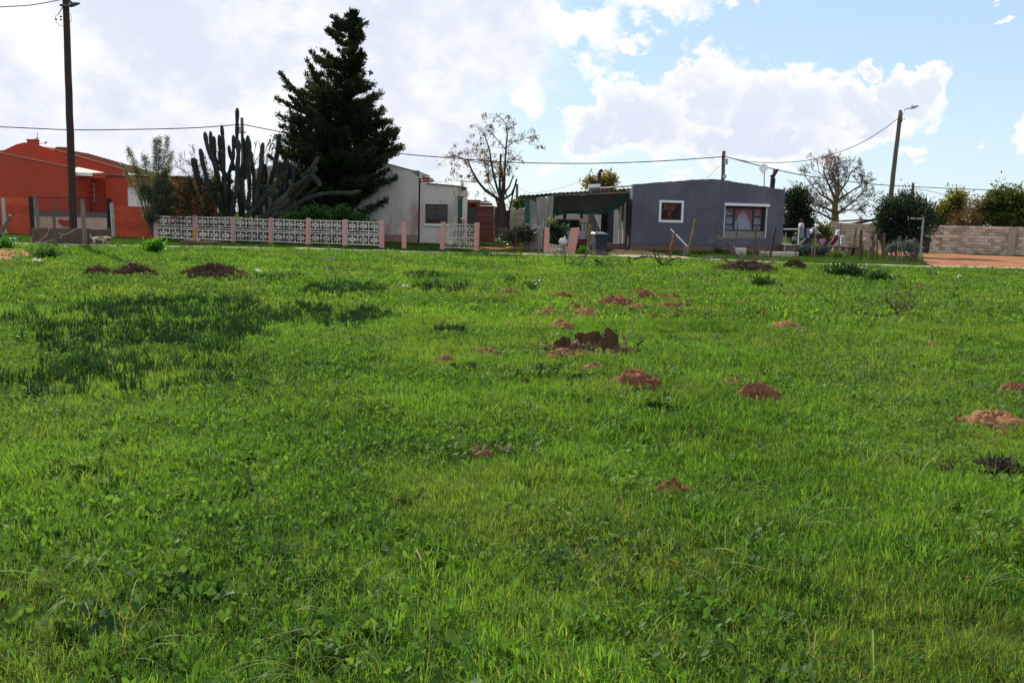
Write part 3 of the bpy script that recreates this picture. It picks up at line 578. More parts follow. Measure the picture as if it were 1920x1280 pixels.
# ---------------------------------------------------------------- grey house
fg = Fac(XY(1182.5, 460, 52.5), XY(1470, 460, 54.5))
gh = thing('grey_house', fg.W(4, 0), 'dark blue grey painted house with a shallow gable and two windows', 'house')
prof = [fg.sz(1182.5, 346), fg.sz(1240, 342.5), fg.sz(1300, 337.8), fg.sz(1330, 336.6), fg.sz(1352, 338), fg.sz(1400, 345), fg.sz(1472.5, 357)]
prof[0] = (0, prof[0][1]); GL = prof[-1][0]
w1 = (*[fg.sz(x, 396)[0] for x in (1239.5, 1277.5)], fg.sz(1258, 413)[1], fg.sz(1258, 380)[1])
w2 = (*[fg.sz(x, 410)[0] for x in (1359.5, 1435.5)], fg.sz(1398, 444)[1], fg.sz(1398, 386.5)[1])
mb = MB(); fg.wall(mb, prof, .32, [w1, w2]); mb.build('front_wall', M_grey, gh)
mb = MB(); fg.bx(mb, 0, GL, -.1, .32, -.24, -.02); mb.build('plinth', mat('exposed brick plinth', (.2, .09, .06), (.13, .1, .09), 3, bump=.6), gh)
shell(fg, 0, GL, prof[0][1]-.25, prof[-1][1]-.25, 8, M_grey, gh)
mb = MB(); roof_sheet(mb, fg, [(a, z-.06) for a, z in prof], -8.2, -.1, .03, wave=.02, pitch=.3); mb.build('roof', M_roof, gh)
# lumpy mortar cap along the top
mb = MB()
for (a0, z0), (a1, z1) in zip(prof, prof[1:]):
    k = max(1, int((a1-a0)/.3))
    for i in range(k):
        a = a0+(a1-a0)*i/k; b = a0+(a1-a0)*(i+1)/k; za = z0+(z1-z0)*i/k; zb = z0+(z1-z0)*(i+1)/k; e = random.uniform(.008, .04)
        mb.prism([fg.W(a, za-.003, .006), fg.W(b, zb-.003, .006), fg.W(b, zb+e, .006), fg.W(a, za+e*random.uniform(.5, 1), .006)], -fg.n*.26)
mb.build('mortar_cap', mat('pale cap mortar', (.2, .2, .22), (.13, .13, .15), 4), gh)
def frame(fac, mb, s0, s1, z0, z1, w, d0, d1):
    fac.bx(mb, s0-w, s1+w, z1, z1+w, d0, d1); fac.bx(mb, s0-w, s1+w, z0-w, z0, d0, d1); fac.bx(mb, s0-w, s0, z0, z1, d0, d1); fac.bx(mb, s1, s1+w, z0, z1, d0, d1)
mb = MB(); frame(fg, mb, *w1, .12, -.004, .025); mb.build('window_surround', M_white, gh)
W1 = window(gh, fg, *w1, M_dkwood, .07, (.5,), ((.62,), ()), M_glass, -.1)
M_cur = mat('orange curtain', (.5, .14, .05), (.38, .09, .03), 8, bump=.2); M_cur2 = mat('pink curtain', (.62, .2, .22), (.52, .15, .18), 8, bump=.2); M_net = mat('white net curtain', (.62, .64, .74), (.5, .53, .64), 12, bump=.1, stretch=(6, 6, .5))
def curtain(fac, top, outline_bottom, d, m, parent, n=24, ztop=0):
    """pleated cloth hanging from ztop: outline_bottom gives z for s"""
    (a, b) = top; mb = MB(); k = 0
    for i in range(n+1):
        t = i/n; s_ = a+(b-a)*t; dd = d+.03*math.sin(t*n*1.1)
        z = outline_bottom(t)
        mb.v += [tuple(fac.W(s_, ztop, dd)), tuple(fac.W(s_, z, dd))]
    mb.f = [(2*i, 2*i+1, 2*i+3, 2*i+2) for i in range(n)]; return mb.build('curtain', m, parent)
s0, s1, z0, z1 = w1; hh = z1-z0; ww = s1-s0
curtain(fg, (s0+.05, s0+ww*.5), lambda t: z1-hh*(.12+.62*max(0, (t-.15))**.9 if t < .85 else .75), -.24, M_cur, gh, 20, z1-.08)
curtain(fg, (s0+ww*.52, s0+ww*.9), lambda t: z1-hh*(.6-.5*t), -.24, M_cur, gh, 20, z1-.08)
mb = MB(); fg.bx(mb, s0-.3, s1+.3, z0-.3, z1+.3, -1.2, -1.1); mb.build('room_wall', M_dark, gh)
# big window
mb = MB(); s0, s1, z0, z1 = w2; zs = fg.sz(1398, 433.5)[1]
fg.bx(mb, s0-.1, s1+.16, z1, z1+.14, -.004, .12); mb.build('lintel', M_white, gh)
for a_, b_ in ((s0-.07, s0), (s1, s1+.08)): mb = MB(); fg.bx(mb, a_, b_, z0-.05, z1, -.004, .02); mb.build('window_jamb', mat('rough white render', (.6, .59, .56), (.35, .33, .3), 6, bump=.5), gh)
mb = MB(); fg.bx(mb, s0, s1, z0, zs, -.235, -.05)
for i in range(12):
    a = s0+(s1-s0)*i/12; fg.bx(mb, a, a+(s1-s0)/12-.004, z0-.04-random.uniform(0, .09), z0-.003, -.004, .012)
mb.build('unpainted_sill', mat('bare grey render', (.24, .22, .19), (.17, .155, .13), 4, bump=.5), gh)
fr = window(gh, fg, s0+.03, s1-.1, zs, z1-.06, M_black, .07, (.255, .745), ((.27, .62), (), (.27, .62)), M_glass, -.12)
A, B, ZT, ZB = s0+.05, s1-.12, z1-.1, zs+.05; mid = (A+B)/2
curtain(fg, (A, B), lambda t: ZB, -.32, M_net, gh, 60, ZT)
curtain(fg, (A+(B-A)*.25, mid), lambda t: ZB+(ZT-ZB)*(.15+.78*t**.8) if t > .12 else ZB, -.27, M_cur2, gh, 20, ZT)
curtain(fg, (mid, A+(B-A)*.76), lambda t: ZB+(ZT-ZB)*(.93-.75*t**1.3), -.27, M_cur2, gh, 20, ZT)
curtain(fg, (A+(B-A)*.08, A+(B-A)*.24), lambda t: ZT-(ZT-ZB)*(.1+.28*t), -.27, M_cur2, gh, 8, ZT)
curtain(fg, (A+(B-A)*.77, B), lambda t: ZB+(ZT-ZB)*(.62+.1*math.sin(t*9)), -.27, M_cur2, gh, 10, ZT)
# chimney pipe and dish on the roof
c0 = P(1449, 352, 57.5)
mb = MB(); mb.tube([P(1447, 362, 57.5), P(1449.5, 334, 57.5)], .15, 10); mb.tube([P(1447, 333, 57.5), P(1452, 327, 57.5), P(1456, 320, 57.5)], [.16, .09, .11], 8)
mb.add([P(1444, 333.5, 57.4), P(1452, 332, 57.4), P(1461, 316.5, 57.4), P(1450, 318, 57.6), P(1448, 327, 57.7)], [(0, 1, 2, 3, 4)]); mb.build('chimney_pipe', mat('sooty pipe', (.035, .03, .03), (.02, .018, .018), 6, metal=.2), gh)
mb = MB(); mb.hexa([P(1190, 352, 60.6), P(1200, 352, 60.6), P(1200, 352, 61), P(1190, 352, 61), P(1190, 351, 60.6), P(1200, 351, 60.6), P(1200, 351, 61), P(1190, 351, 61)])
ds = thing('satellite_dish', P(1433, 352, 56), 'white satellite dish on a thin mast above the grey house roof', 'satellite dish')
mb = MB(); mb.tube([P(1432.5, 356, 56), P(1433.3, 320, 56)], .035, 8); mb.build('mast', M_galv, ds)
def dish(c, r, nrm, m, parent, depth=.18):
    q = Vector(nrm).to_track_quat('Z', 'Y').to_matrix(); mb = MB(); mb.v.append(tuple(c - q @ Vector((0, 0, depth*r)))); n = 20
    for i in range(1, 6):
        for j in range(n): a = 6.283*j/n; t = i/5; mb.v.append(tuple(c + q @ Vector((math.cos(a)*r*t, math.sin(a)*r*t, depth*r*(t*t-1)))))
    mb.f = [(0, 1+j, 1+(j+1) % n) for j in range(n)]+[(1+i*n+j, 1+(i+1)*n+j, 1+(i+1)*n+(j+1) % n, 1+i*n+(j+1) % n) for i in range(4) for j in range(n)]
    o = mb.build('dish', m, parent, smooth=True); so_ = o.modifiers.new('s', 'SOLIDIFY'); so_.thickness = .015; return o
dish(P(1431.5, 315, 55.9), .25, (-.55, -.8, .25), M_white, ds)
mb = MB(); mb.tube([P(1433, 322, 55.9), P(1430, 326, 55.6), P(1428.5, 320.5, 55.45)], .012, 6); mb.build('arm', M_galv, ds)
# ---------------------------------------------------------------- white house
fw_ = Fac(XY(478, 450, 56.4), XY(868, 450, 56))
wh = thing('white_house', fw_.W(6, 0), 'cracked off white plastered house with a brown window beside the cypress', 'house')
sc_ = fw_.sz(784.3, 400)[0]; se = fw_.sz(866.8, 400)[0]
tp = [(0, fw_.sz(478, 317)[1]), fw_.sz(640, 284), fw_.sz(719, 306), fw_.sz(776, 320.5), (sc_, fw_.sz(784.5, 321)[1])]
mb = MB(); fw_.wall(mb, tp, .45, []); mb.build('gable_wall', M_wh, wh)
mb = MB(); fw_.bx(mb, 0, sc_-.01, -.1, .448, -.24, -.01); mb.build('plinth', mat('pink stained plinth', (.32, .2, .16), (.24, .17, .14), 2, bump=.5), wh)
tp2 = [(sc_+.1, fw_.sz(785.5, 343)[1]), fw_.sz(800, 344.5), fw_.sz(840, 348), (se, fw_.sz(867, 350.5)[1])]
ww = (*[fw_.sz(x, 400)[0] for x in (797.5, 839.5)], fw_.sz(818, 419.5)[1], fw_.sz(818, 383)[1])
mb = MB(); fw_.wall(mb, tp2, -.1, [ww], .03, -.21); mb.build('wing_wall', mat('pale grey white plaster', (.64, .59, .55), (.51, .465, .43), .9, bump=.3, c3=(.38, .33, .29), s3=.6, t3=(.5, .68), stretch=(1, 1, .6)), wh)
# jagged crack filling between the two walls
mb = MB(); zc = 0; zt_ = fw_.sz(785, 330)[1]
while zc < zt_-.2:
    h = random.uniform(.08, .3); fw_.bx(mb, sc_-random.uniform(0, .03), sc_+.1-.003, zc, min(zc+h-.004, zt_), -.2, -.1-random.uniform(0, .05)); zc += h
mb.build('crack', M_dark, wh)
for k in range(14):
    a = sc_+.12+.24*(k % 3)+(.1 if (k//3) % 2 else 0); z = tp2[0][1]+.08*(k//3)+.04-(.0)
    if k//3 > 4-(k % 3): continue
    q = MB(); fw_.bx(q, a, a+.215, z, z+.07, -.16, -.02); q.build('brick', M_brick, wh)
shell(fw_, 0, sc_, tp[0][1]-.1, tp[-1][1]-.1, 5, M_wh, wh); shell(fw_, sc_+.1, se, tp2[0][1]-.12, tp2[-1][1]-.1, 3.5, M_wh, wh)
mb = MB(); roof_sheet(mb, fw_, [(a, z-.05) for a, z in tp], -5.1, -.03, .03, wave=.015, pitch=.3)
roof_sheet(mb, fw_, [(a, z+.01) for a, z in tp2[1:]], -3.6, .1, .04, wave=.012, pitch=.2); mb.build('roof', M_roof, wh)
mb = MB()
for a, b in zip(tp[3:], tp[4:]+[(sc_+.04, tp[-1][1])]):
    if b[0]-a[0] > .01: mb.prism([fw_.W(a[0], a[1]-.1, .02), fw_.W(b[0], b[1]-.3, .02), fw_.W(b[0], b[1]+.03, .02), fw_.W(a[0], a[1]+.03, .02)], -fw_.n*.2)
a, b = tp[1], tp[3]; mb.prism([fw_.W(a[0], a[1]-.04, .02), fw_.W(b[0], b[1]-.04, .02), fw_.W(b[0], b[1]+.03, .02), fw_.W(a[0], a[1]+.03, .02)], -fw_.n*.1)
mb.build('green_verge_trim', mat('faded green trim', (.1, .17, .16), (.2, .18, .16), 2), wh)
window(wh, fw_, *ww, M_dkwood, .07, (.5,), ((.74,), ()), M_glass2, -.07)
mb = MB(); fw_.bx(mb, ww[0]-.05, ww[1]+.1, ww[2]-.13, ww[2]-.005, .031, .1); mb.build('sill', M_white, wh)
sg = fw_.sz(859, 400)[0]
mb = MB(); fw_.bx(mb, sg, sg+.25, -.1, fw_.sz(862, 371)[1], .031, .2); fw_.bx(mb, sg-.05, sg+.3, fw_.sz(862, 371)[1]+.001, fw_.sz(862, 368)[1], .031, .25); mb.build('pillar', M_green, wh)
mb = MB(); fw_.bx(mb, se-.05, fw_.sz(874, 352)[0], fw_.sz(870, 357)[1], fw_.sz(870, 351)[1], -.3, .25); mb.build('beam_end', M_dkwood, wh)
# ---------------------------------------------------------------- red outbuildings behind the white house
fr_ = Fac(XY(864, 440, 62), XY(895, 440, 62)); rs = thing('red_outhouse', fr_.W(.5, 0), 'dark red painted outhouse with an open doorway behind the white house', 'shed')
z_t = fr_.sz(880, 376)[1]; sD = [fr_.sz(x, 400)[0] for x in (883, 890)]
mb = MB(); fr_.wall(mb, [(0, z_t), (fr_.len, z_t-.05)], -.1, [(sD[0], sD[1], -.1, fr_.sz(886, 384)[1])]); mb.build('wall', M_or2, rs); shell(fr_, 0, fr_.len, z_t-.1, z_t-.1, 3, M_or2, rs)
mb = MB(); fr_.bx(mb, -.1, fr_.len+.1, z_t, z_t+.05, -3, .1); mb.build('roof', M_roof, rs)
fb_ = Fac(XY(894.5, 440, 60), XY(929, 440, 60.6)); rb = thing('board_shed', fb_.W(.5, 0), 'low shed clad in dark red horizontal boards behind the bare tree', 'shed')
z_t = fb_.sz(910, 380)[1]; nb = 15
for i in range(nb):
    q = MB(); z = -.05+(z_t+.05)*i/nb; ex = random.uniform(-.05, .05); fb_.bx(q, 0, fb_.len+ex-(.25 if i > 12 else 0)*(i-12)/2, z, z+(z_t+.05)/nb-.02, -.03, random.uniform(0, .02)); q.build('board', mat('dark red boards', (.15, .05, .035), (.1, .035, .03), 2, bump=.3, objrand=.3), rb)
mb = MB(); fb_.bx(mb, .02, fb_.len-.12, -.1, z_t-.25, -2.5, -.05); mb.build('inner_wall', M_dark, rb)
mb = MB(); fb_.bx(mb, -.1, fb_.len-.5, z_t+.01, z_t+.08, -2.6, .15); mb.build('roof', M_roof, rb)
# ---------------------------------------------------------------- slotted block wall behind
fs = Fac(XY(955, 440, 66), XY(987, 440, 66)); sw = thing('slotted_block_wall', fs.W(.5, 0), 'pale wall of slotted ventilation blocks left of the carport', 'wall')
M_slot = mat('dirty pale block', (.3, .27, .23), (.2, .18, .15), 3, bump=.4, objrand=.15); z_t = fs.sz(970, 392)[1]; rows, cols = 6, 5; bw, bh = (fs.len)/cols, z_t/rows
bmesh0 = MB(); w_, h_ = bw-.02, bh-.03
for k in range(5): x = k*(w_-.05)/4; bmesh0.box((x+.025, 0, h_/2), (.05, .15, h_))
bmesh0.box((w_/2, .02, .02), (w_-.002, .155, .04)); bmesh0.box((w_/2, .02, h_-.02), (w_-.002, .155, .04)); bmesh0.box((w_/2, .12, h_/2), (w_-.1, .02, h_-.1))
b0 = bmesh0.build('vent_block', M_slot, sw, world=False)
for r_ in range(rows):
    for c in range(cols):
        o = b0 if (r_, c) == (0, 0) else copy_obj(b0, sw)
        o.location = fs.W(c*bw, r_*bh, 0)-sw.location
# ---------------------------------------------------------------- orange house
oh = thing('orange_house', (P(120, 440, 60).x, 60, 0), 'bright orange house with sloping parapets, a small barred window and a white garage door', 'house')
fo = Fac(XY(-150, 420, 58.5), XY(141.3, 420, 58.5)); top = [(0, fo.sz(-150, 256)[1]), (fo.len, fo.sz(141, 315.5)[1])]
mb = MB(); fo.wall(mb, top, -.1, []); mb.build('wing_wall', M_or, oh); shell(fo, 0, fo.len, top[0][1]-.3, top[1][1]-.25, 5, M_or, oh)
mb = MB(); mb.prism([fo.W(0, top[0][1]+.001, .03), fo.W(fo.len, top[1][1]+.001, .03), fo.W(fo.len, top[1][1]+.05, .03), fo.W(0, top[0][1]+.05, .03)], -fo.n*.3); mb.build('coping', mat('pale coping', (.3, .17, .14), (.24, .11, .085), 2, rough=1, spec=0), oh)
fm_ = Fac(XY(-150, 420, 64.5), XY(236, 420, 64.5))
top = [(0, fm_.sz(-150, 300)[1]), fm_.sz(8, 281.5), fm_.sz(30, 271), fm_.sz(46, 267), fm_.sz(64, 270), fm_.sz(103, 281), (fm_.len, fm_.sz(236, 319)[1])]
mb = MB(); fm_.wall(mb, top, 2.2, []); mb.build('gable_wall', M_or, oh)
mb = MB(); fm_.bx(mb, 0, fm_.len, 2.0, 2.19, -8, 0); mb.build('ceiling_slab', M_or, oh)
top2 = [fm_.sz(103, 281), fm_.sz(232, 318)]
mb = MB(); mb.prism([fm_.W(top2[0][0], top2[0][1]-.02, .05), fm_.W(top2[1][0], top2[1][1]-.02, .05), fm_.W(top2[1][0], top2[1][1]+.05, .05), fm_.W(top2[0][0], top2[0][1]+.05, .05)], fm_.n*-.3); mb.build('coping', MATS['pale coping'], oh)
mb = MB(); roof_sheet(mb, fm_, [(a, z-.1) for a, z in top[1:]], -8.2, -.25, 0, wave=.02, pitch=.3); mb.build('roof', mat('red brown roof iron', (.1, .033, .022), (.07, .026, .02), 2, rough=1, spec=0, bump=.2), oh)
# rear parapet rising to the right, seen above the gable slope
fr2 = Fac(XY(100, 420, 69), XY(236, 420, 69)); ta, tb = fr2.sz(103, 276.5), fr2.sz(236, 316)
mb = MB(); mb.prism([fr2.W(ta[0], 2.2), fr2.W(tb[0], 2.2), fr2.W(*tb), fr2.W(*ta)], fr2.n*-.3); mb.build('rear_parapet', mat('brownish parapet', (.3, .1, .06), (.22, .09, .06), 2), oh)
for (x0, x1, y0, y1, Y) in ((50, 66, 263, 275, 64.8), (106, 121.5, 277.5, 288, 66)):
    mb = MB(); a, b = P(x0, y1, Y), P(x1, y0, Y); mb.box(((a.x+b.x)/2, Y+.3, (a.z+b.z)/2), (b.x-a.x, .5, b.z-a.z)); ch = mb.build('chimney', M_or, oh)
    mb = MB(); mb.box(((a.x+b.x)/2, Y+.3, b.z+.03), (b.x-a.x+.08, .58, .06)); mb.build('chimney_cap', M_or2, ch)
# recessed porch wall with the small window
fp = Fac(XY(141.5, 420, 61), XY(200.5, 420, 61)); zt_ = fp.sz(170, 334)[1]; ws = (*[fp.sz(x, 360)[0] for x in (166, 177)], fp.sz(171, 377)[1], fp.sz(171, 343)[1])
mb = MB(); fp.wall(mb, [(0, zt_), (fp.len, zt_)], -.1, [ws]); mb.build('recessed_wall', M_or2, oh)
window(oh, fp, *ws, M_white, .05, (.5,), (.33, .66), M_glass, -.02); mb = MB(); fp.bx(mb, ws[0]-.3, ws[1]+.3, ws[2]-.3, ws[3]+.2, -1, -.9); mb.build('room_wall', mat('bluish curtain', (.2, .24, .36)), oh)
mb = MB(); a, b = fp.sz(143, 331), fp.sz(201, 331); fp.bx(mb, a[0], b[0], a[1]-.02, a[1]+.16, 2.1, 2.2); mb.build('gutter', M_white, oh)
mb = MB(); zz = a[1]+.14; mb.hexa([fp.W(a[0], zz, 2.15), fp.W(b[0], zz-.0, 2.15), fp.W(b[0]-.3, zz+.12, -.3), fp.W(a[0], zz+.42, -.3), fp.W(a[0], zz+.04, 2.15), fp.W(b[0], zz+.04, 2.15), fp.W(b[0]-.3, zz+.16, -.3), fp.W(a[0], zz+.46, -.3)]); mb.build('porch_roof', mat('old asbestos sheet', (.42, .4, .33), (.3, .28, .22), 2, stretch=(6, 1, 1)), oh)
fd = Fac(XY(200.7, 420, 60.3), XY(352, 420, 60.3)); zt_ = fd.sz(230, 330)[1]; wg = (fd.sz(237.5, 370)[0], fd.sz(282, 370)[0], .0, fd.sz(260, 350)[1])
mb = MB(); fd.wall(mb, [(0, zt_), (fd.len, zt_-.1)], -.1, [wg]); mb.build('garage_wall', mat('garage orange plaster', (.44, .062, .028), (.37, .055, .025), 1.5), oh)  # garage wall has its own close variant of the orange plaster
shell(fd, 0, fd.len, zt_-.1, zt_-.1, 6, M_or, oh); mb = MB(); fd.bx(mb, -.05, fd.len+.1, zt_+.002, zt_+.08, -6, .1); mb.build('garage_roof', M_roof, oh)
gd = MB(); fd.bx(gd, wg[0], wg[1], 0, wg[3], -.2, -.15); gdo = gd.build('garage_door', M_white, oh); ns = 12
for i in range(ns):
    q = MB(); z = wg[3]*i/ns; fd.bx(q, wg[0]+.01, wg[1]-.01, z+.012, z+wg[3]/ns-.012, -.149, -.12); q.build('door_slat', M_white, gdo)
an = thing('tv_antenna', P(69, 262, 66), 'small tv antenna on the ridge of the orange house', 'antenna')
mb = MB(); mb.tube([P(70, 272, 66), P(70, 249, 66)], .03, 6); mb.tube([P(72, 270, 66), P(86, 267.5, 65.5)], .02, 6); mb.tube([P(63, 262, 66), P(72, 260, 66)], .05, 6); mb.tube([P(85, 270, 65.5), P(87, 265, 65.5)], .05, 6)
mb.build('rods', M_galv, an); dish(P(68.5, 262, 65.8), .2, (-1, -.25, .1), M_galv, an)
# low yard wall behind the gate
fy = Fac(XY(62, 430, 57), XY(206, 430, 57)); yw = thing('yard_wall', fy.W(2, 0), 'low pale pink wall with a grey top band behind the black gate', 'wall')
zb, zt_ = fy.sz(130, 406)[1], fy.sz(130, 397.5)[1]
mb = MB(); fy.bx(mb, 0, fy.len, -.1, zb, -.2, 0); mb.build('lower_face', mat('pale pink plaster', (.62, .45, .38), (.52, .39, .32), 2, c3=(.62, .5, .38), s3=.4), yw)
mb = MB(); fy.bx(mb, -.01, fy.len+.01, zb+.001, zt_, -.22, .03); mb.build('top_band', mat('grey band', (.14, .13, .15), (.11, .1, .12), 3), yw)
mb = MB(); mb.prism([fy.W(*fy.sz(108, 415), .02), fy.W(*fy.sz(116, 423), .02), fy.W(*fy.sz(124, 425), .02), fy.W(*fy.sz(138, 425), .02), fy.W(*fy.sz(138, 411), .02), fy.W(*fy.sz(131, 412), .02), fy.W(*fy.sz(123, 413), .02), fy.W(*fy.sz(114, 410.5), .02)], -fy.n*.018); mb.build('peeled_patch', M_or, yw)
# ---------------------------------------------------------------- carport
YC = 49.6
cpt = thing('carport', (P(1080, 465, YC).x, YC, 0), 'lean to carport with a wavy iron roof hung with grey tarpaulins and green netting', 'carport')
fc = Fac(XY(971, 440, YC), XY(1182, 440, YC)); rp = [(fc.sz(975, 366)[0], fc.sz(975, 366)[1]), fc.sz(1000, 365.5), fc.sz(1030, 362.5), fc.sz(1100, 358.5), (fc.len-.02, fc.sz(1182, 353)[1])]
mb = MB(); roof_sheet(mb, fc, rp, -6.5, .25, 0, .05, .022, .22); mb.build('roof', mat('rusty dark roof iron', (.07, .055, .05), (.04, .03, .028), 2, rough=.8, c3=(.12, .06, .04)), cpt)
def beam(x0, y0, x1, y1, Y0, w, m, nm, Y1=None): mb = MB(); mb.tube([P(x0, y0, Y0), P(x1, y1, Y1 or Y0)], w, 4); return mb.build(nm, m, cpt)
beam(1033, 366.5, 1181, 360.5, YC-.02, .11, mat('raw timber', (.3, .23, .17), (.22, .16, .11), 5), 'beam'); beam(971, 371, 1004, 371.5, YC-.02, .12, M_wood2, 'beam')
for x, y in ((1051, 361.5), (1107, 359), (1159, 356), (1175, 355)): mb = MB(); p = P(x, y, YC-.25); mb.box((p.x, p.y+.5, p.z-.02), (.09, 1.4, .1)); mb.build('rafter_end', M_wood, cpt)
mb = MB(); p = P(987, 440, YC); mb.box((p.x, YC+.05, fc.sz(987, 373)[1]/2), (.24, .24, fc.sz(987, 373)[1])); mb.build('post', M_green, cpt)
mb = MB(); p = P(1037.5, 440, YC); mb.box((p.x, YC+.12, 1.35), (.1, .1, 2.7)); mb.build('post', M_wood, cpt)
for x in (1162, 1170): mb = MB(); p = P(x, 440, 53.5); mb.box((p.x, 53.5, 1.35), (.12, .12, 2.5)); mb.build('door_post', M_cream, cpt)
fk = Fac(XY(1100, 440, 58), XY(1128, 440, 57.8)); 
p0_, p1_ = P(992, 440, 50.2), P(1018, 440, 60.6); fsl = Fac((p0_.x, p0_.y), (p1_.x, p1_.y)); mb = MB(); fsl.bx(mb, 0, fsl.len, -.1, 2.75, -.1, .05); mb.build('added_end_wall', mat('added tin sun screen', (.12, .1, .09), (.08, .07, .06), 3), cpt)  # unseen wall added behind the tarpaulins to keep sun out of the carport
# dark side wall closing the carport at the grey house
fz = Fac(XY(1126, 440, 56.6), XY(1184, 440, 56.6)); so1 = fz.sz(1160, 400)[0]; so2 = fz.sz(1168.5, 400)[0]
mb = MB(); fz.wall(mb, [(0, 2.95), (fz.len, 3.0)], -.1, [(so1, so2, .35, 2.5)]); mb.build('side_wall', mat('dark grey plaster', (.05, .052, .06), (.04, .04, .046), 1), cpt)
mb = MB(); fz.bx(mb, so1, so2, .35, 2.5, -.2, -.16); mb.build('door', M_cream, cpt)
fbk = Fac(XY(1015, 440, 60.5), XY(1135, 440, 60.5)); wb = (fbk.sz(1108, 405)[0], fbk.sz(1117, 405)[0], fbk.sz(1112, 411)[1], 2.2)
wb2 = (fbk.sz(1056, 405)[0], fbk.sz(1062, 405)[0], fbk.sz(1060, 411)[1], 2.2); wb3 = (fbk.sz(1088, 405)[0], fbk.sz(1093, 405)[0], fbk.sz(1090, 410)[1], 2.2)
mb = MB(); fbk.wall(mb, [(0, 2.9), (fbk.len, 2.9)], -.1, [wb, wb2, wb3]); mb.build('back_wall', M_cream, cpt)
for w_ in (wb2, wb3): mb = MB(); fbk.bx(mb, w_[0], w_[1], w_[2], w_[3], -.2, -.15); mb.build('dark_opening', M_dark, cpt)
window(cpt, fbk, *wb, M_white, .07, (), (), M_glass2, .02); mb = MB(); fbk.bx(mb, wb[0]-.08, wb[1]+.05, wb[2]-.26, wb[2]-.01, .005, .12); mb.build('window_sill', M_white, cpt)
mb = MB(); p = P(1155, 465, 53.2); mb.box((p.x, 53.3, .1), (1.5, .9, .2)); mb.box((p.x+.1, 53.5, .26), (1.2, .6, .118)); mb.build('step', mat('brown brick step', (.16, .08, .055), (.1, .06, .045), 4), cpt)
mb = MB(); p = P(1102, 440, 52.8)
def cloth(pts_top, pts_bot, Y, m, nm, parent, nu=26, nv=14, amp=.06, fr=1., tag_=None, seed=0):
    """cloth between a top and a bottom outline given in pixels at distance Y"""
    def ev(pts, t):
        t = t*(len(pts)-1); i = min(int(t), len(pts)-2); f = t-i; return pts[i][0]*(1-f)+pts[i+1][0]*f, pts[i][1]*(1-f)+pts[i+1][1]*f
    mb = MB()
    for j in range(nv+1):
        for i in range(nu+1):
            a = ev(pts_top, i/nu); b = ev(pts_bot, i/nu); v = j/nv; x = a[0]*(1-v)+b[0]*v; y = a[1]*(1-v)+b[1]*v
            n_ = noise.noise(Vector((i/nu*4*fr+seed, v*.9+seed, seed)))+.6*math.sin(i/nu*9*fr+v*1.5+seed)
            p = P(x, y, Y); mb.v.append((p.x, p.y+amp*n_*(.3+v), p.z))
    W_ = nu+1; mb.f = [(j*W_+i, j*W_+i+1, (j+1)*W_+i+1, (j+1)*W_+i) for j in range(nv) for i in range(nu)]
    o = mb.build(nm, m, parent, smooth=True); return o
M_tarp = mat('dirty grey tarpaulin', (.28, .26, .235), (.2, .18, .16), 3, rough=.7, bump=.4, stretch=(2, 2, .3))
cloth([(993, 372), (1004, 378), (1012, 371), (1022, 369)], [(993, 428), (1002, 428), (1010, 427), (1020, 426)], YC-.1, M_tarp, 'tarpaulin', cpt, amp=.10, seed=1, fr=.5)
cloth([(1005, 371), (1016, 368), (1026, 375)], [(1011, 424), (1019, 424), (1026, 424)], YC-.3, M_tarp, 'tarpaulin', cpt, amp=.08, seed=4, fr=.5)
cloth([(1027, 367), (1036.5, 367)], [(1026, 424), (1036, 424)], YC-.2, M_tarp, 'tarpaulin', cpt, amp=.07, seed=7, fr=.5)
M_shade = folmat('shade netting', (.042, .04, .03), (.06, .052, .038), trans=.3, rough=.8, spec=.1, tcol=(1.3, 1.1, .9))
cloth([(1037, 368), (1080, 366), (1130, 364), (1181, 362)], [(1042, 405), (1052, 402.5), (1062, 400.5), (1078, 400), (1090, 402), (1110, 401), (1125, 402), (1140, 399), (1158, 391), (1170, 383), (1181, 370)], YC-.12, M_shade, 'shade_net', cpt, 50, 18, .1, 1.5, seed=2)
HEM = [(1042, 405), (1052, 402.5), (1062, 400.5), (1078, 400), (1090, 402), (1110, 401), (1125, 402), (1140, 399), (1158, 391), (1170, 383), (1181, 370)]
cloth([(x, y-6-(x > 1130)*8-(x > 1150)*6) for x, y in HEM[:-1]]+[(1181, 363)], [(x, y+.6) for x, y in HEM], YC-.2, folmat('green net hem', (.018, .042, .034), (.024, .05, .04), trans=.25, rough=.8, spec=.1), 'net_hem', cpt, 50, 5, .07, 1.5, seed=2)
cloth([(1037, 368), (1043, 368)], [(1041, 405), (1047, 404)], YC-.22, MATS['green net hem'], 'net_edge', cpt, 6, 8, .04, 1, seed=5)
dr = thing('water_drum', P(1114, 357, 52), 'galvanised steel drum lying on the carport roof', 'drum')
a, b = P(1103.5, 352.5, 52), P(1125.5, 351.5, 52); mb = MB()
for t0, t1, rr in ((0, .03, .2), (.03, .33, .19), (.33, .36, .2), (.36, .64, .19), (.64, .67, .2), (.67, .97, .19), (.97, 1, .2)): mb.tube([a.lerp(b, t0), a.lerp(b, t1)], rr*.95, 20)
mb.build('barrel', M_galv, dr, smooth=False)
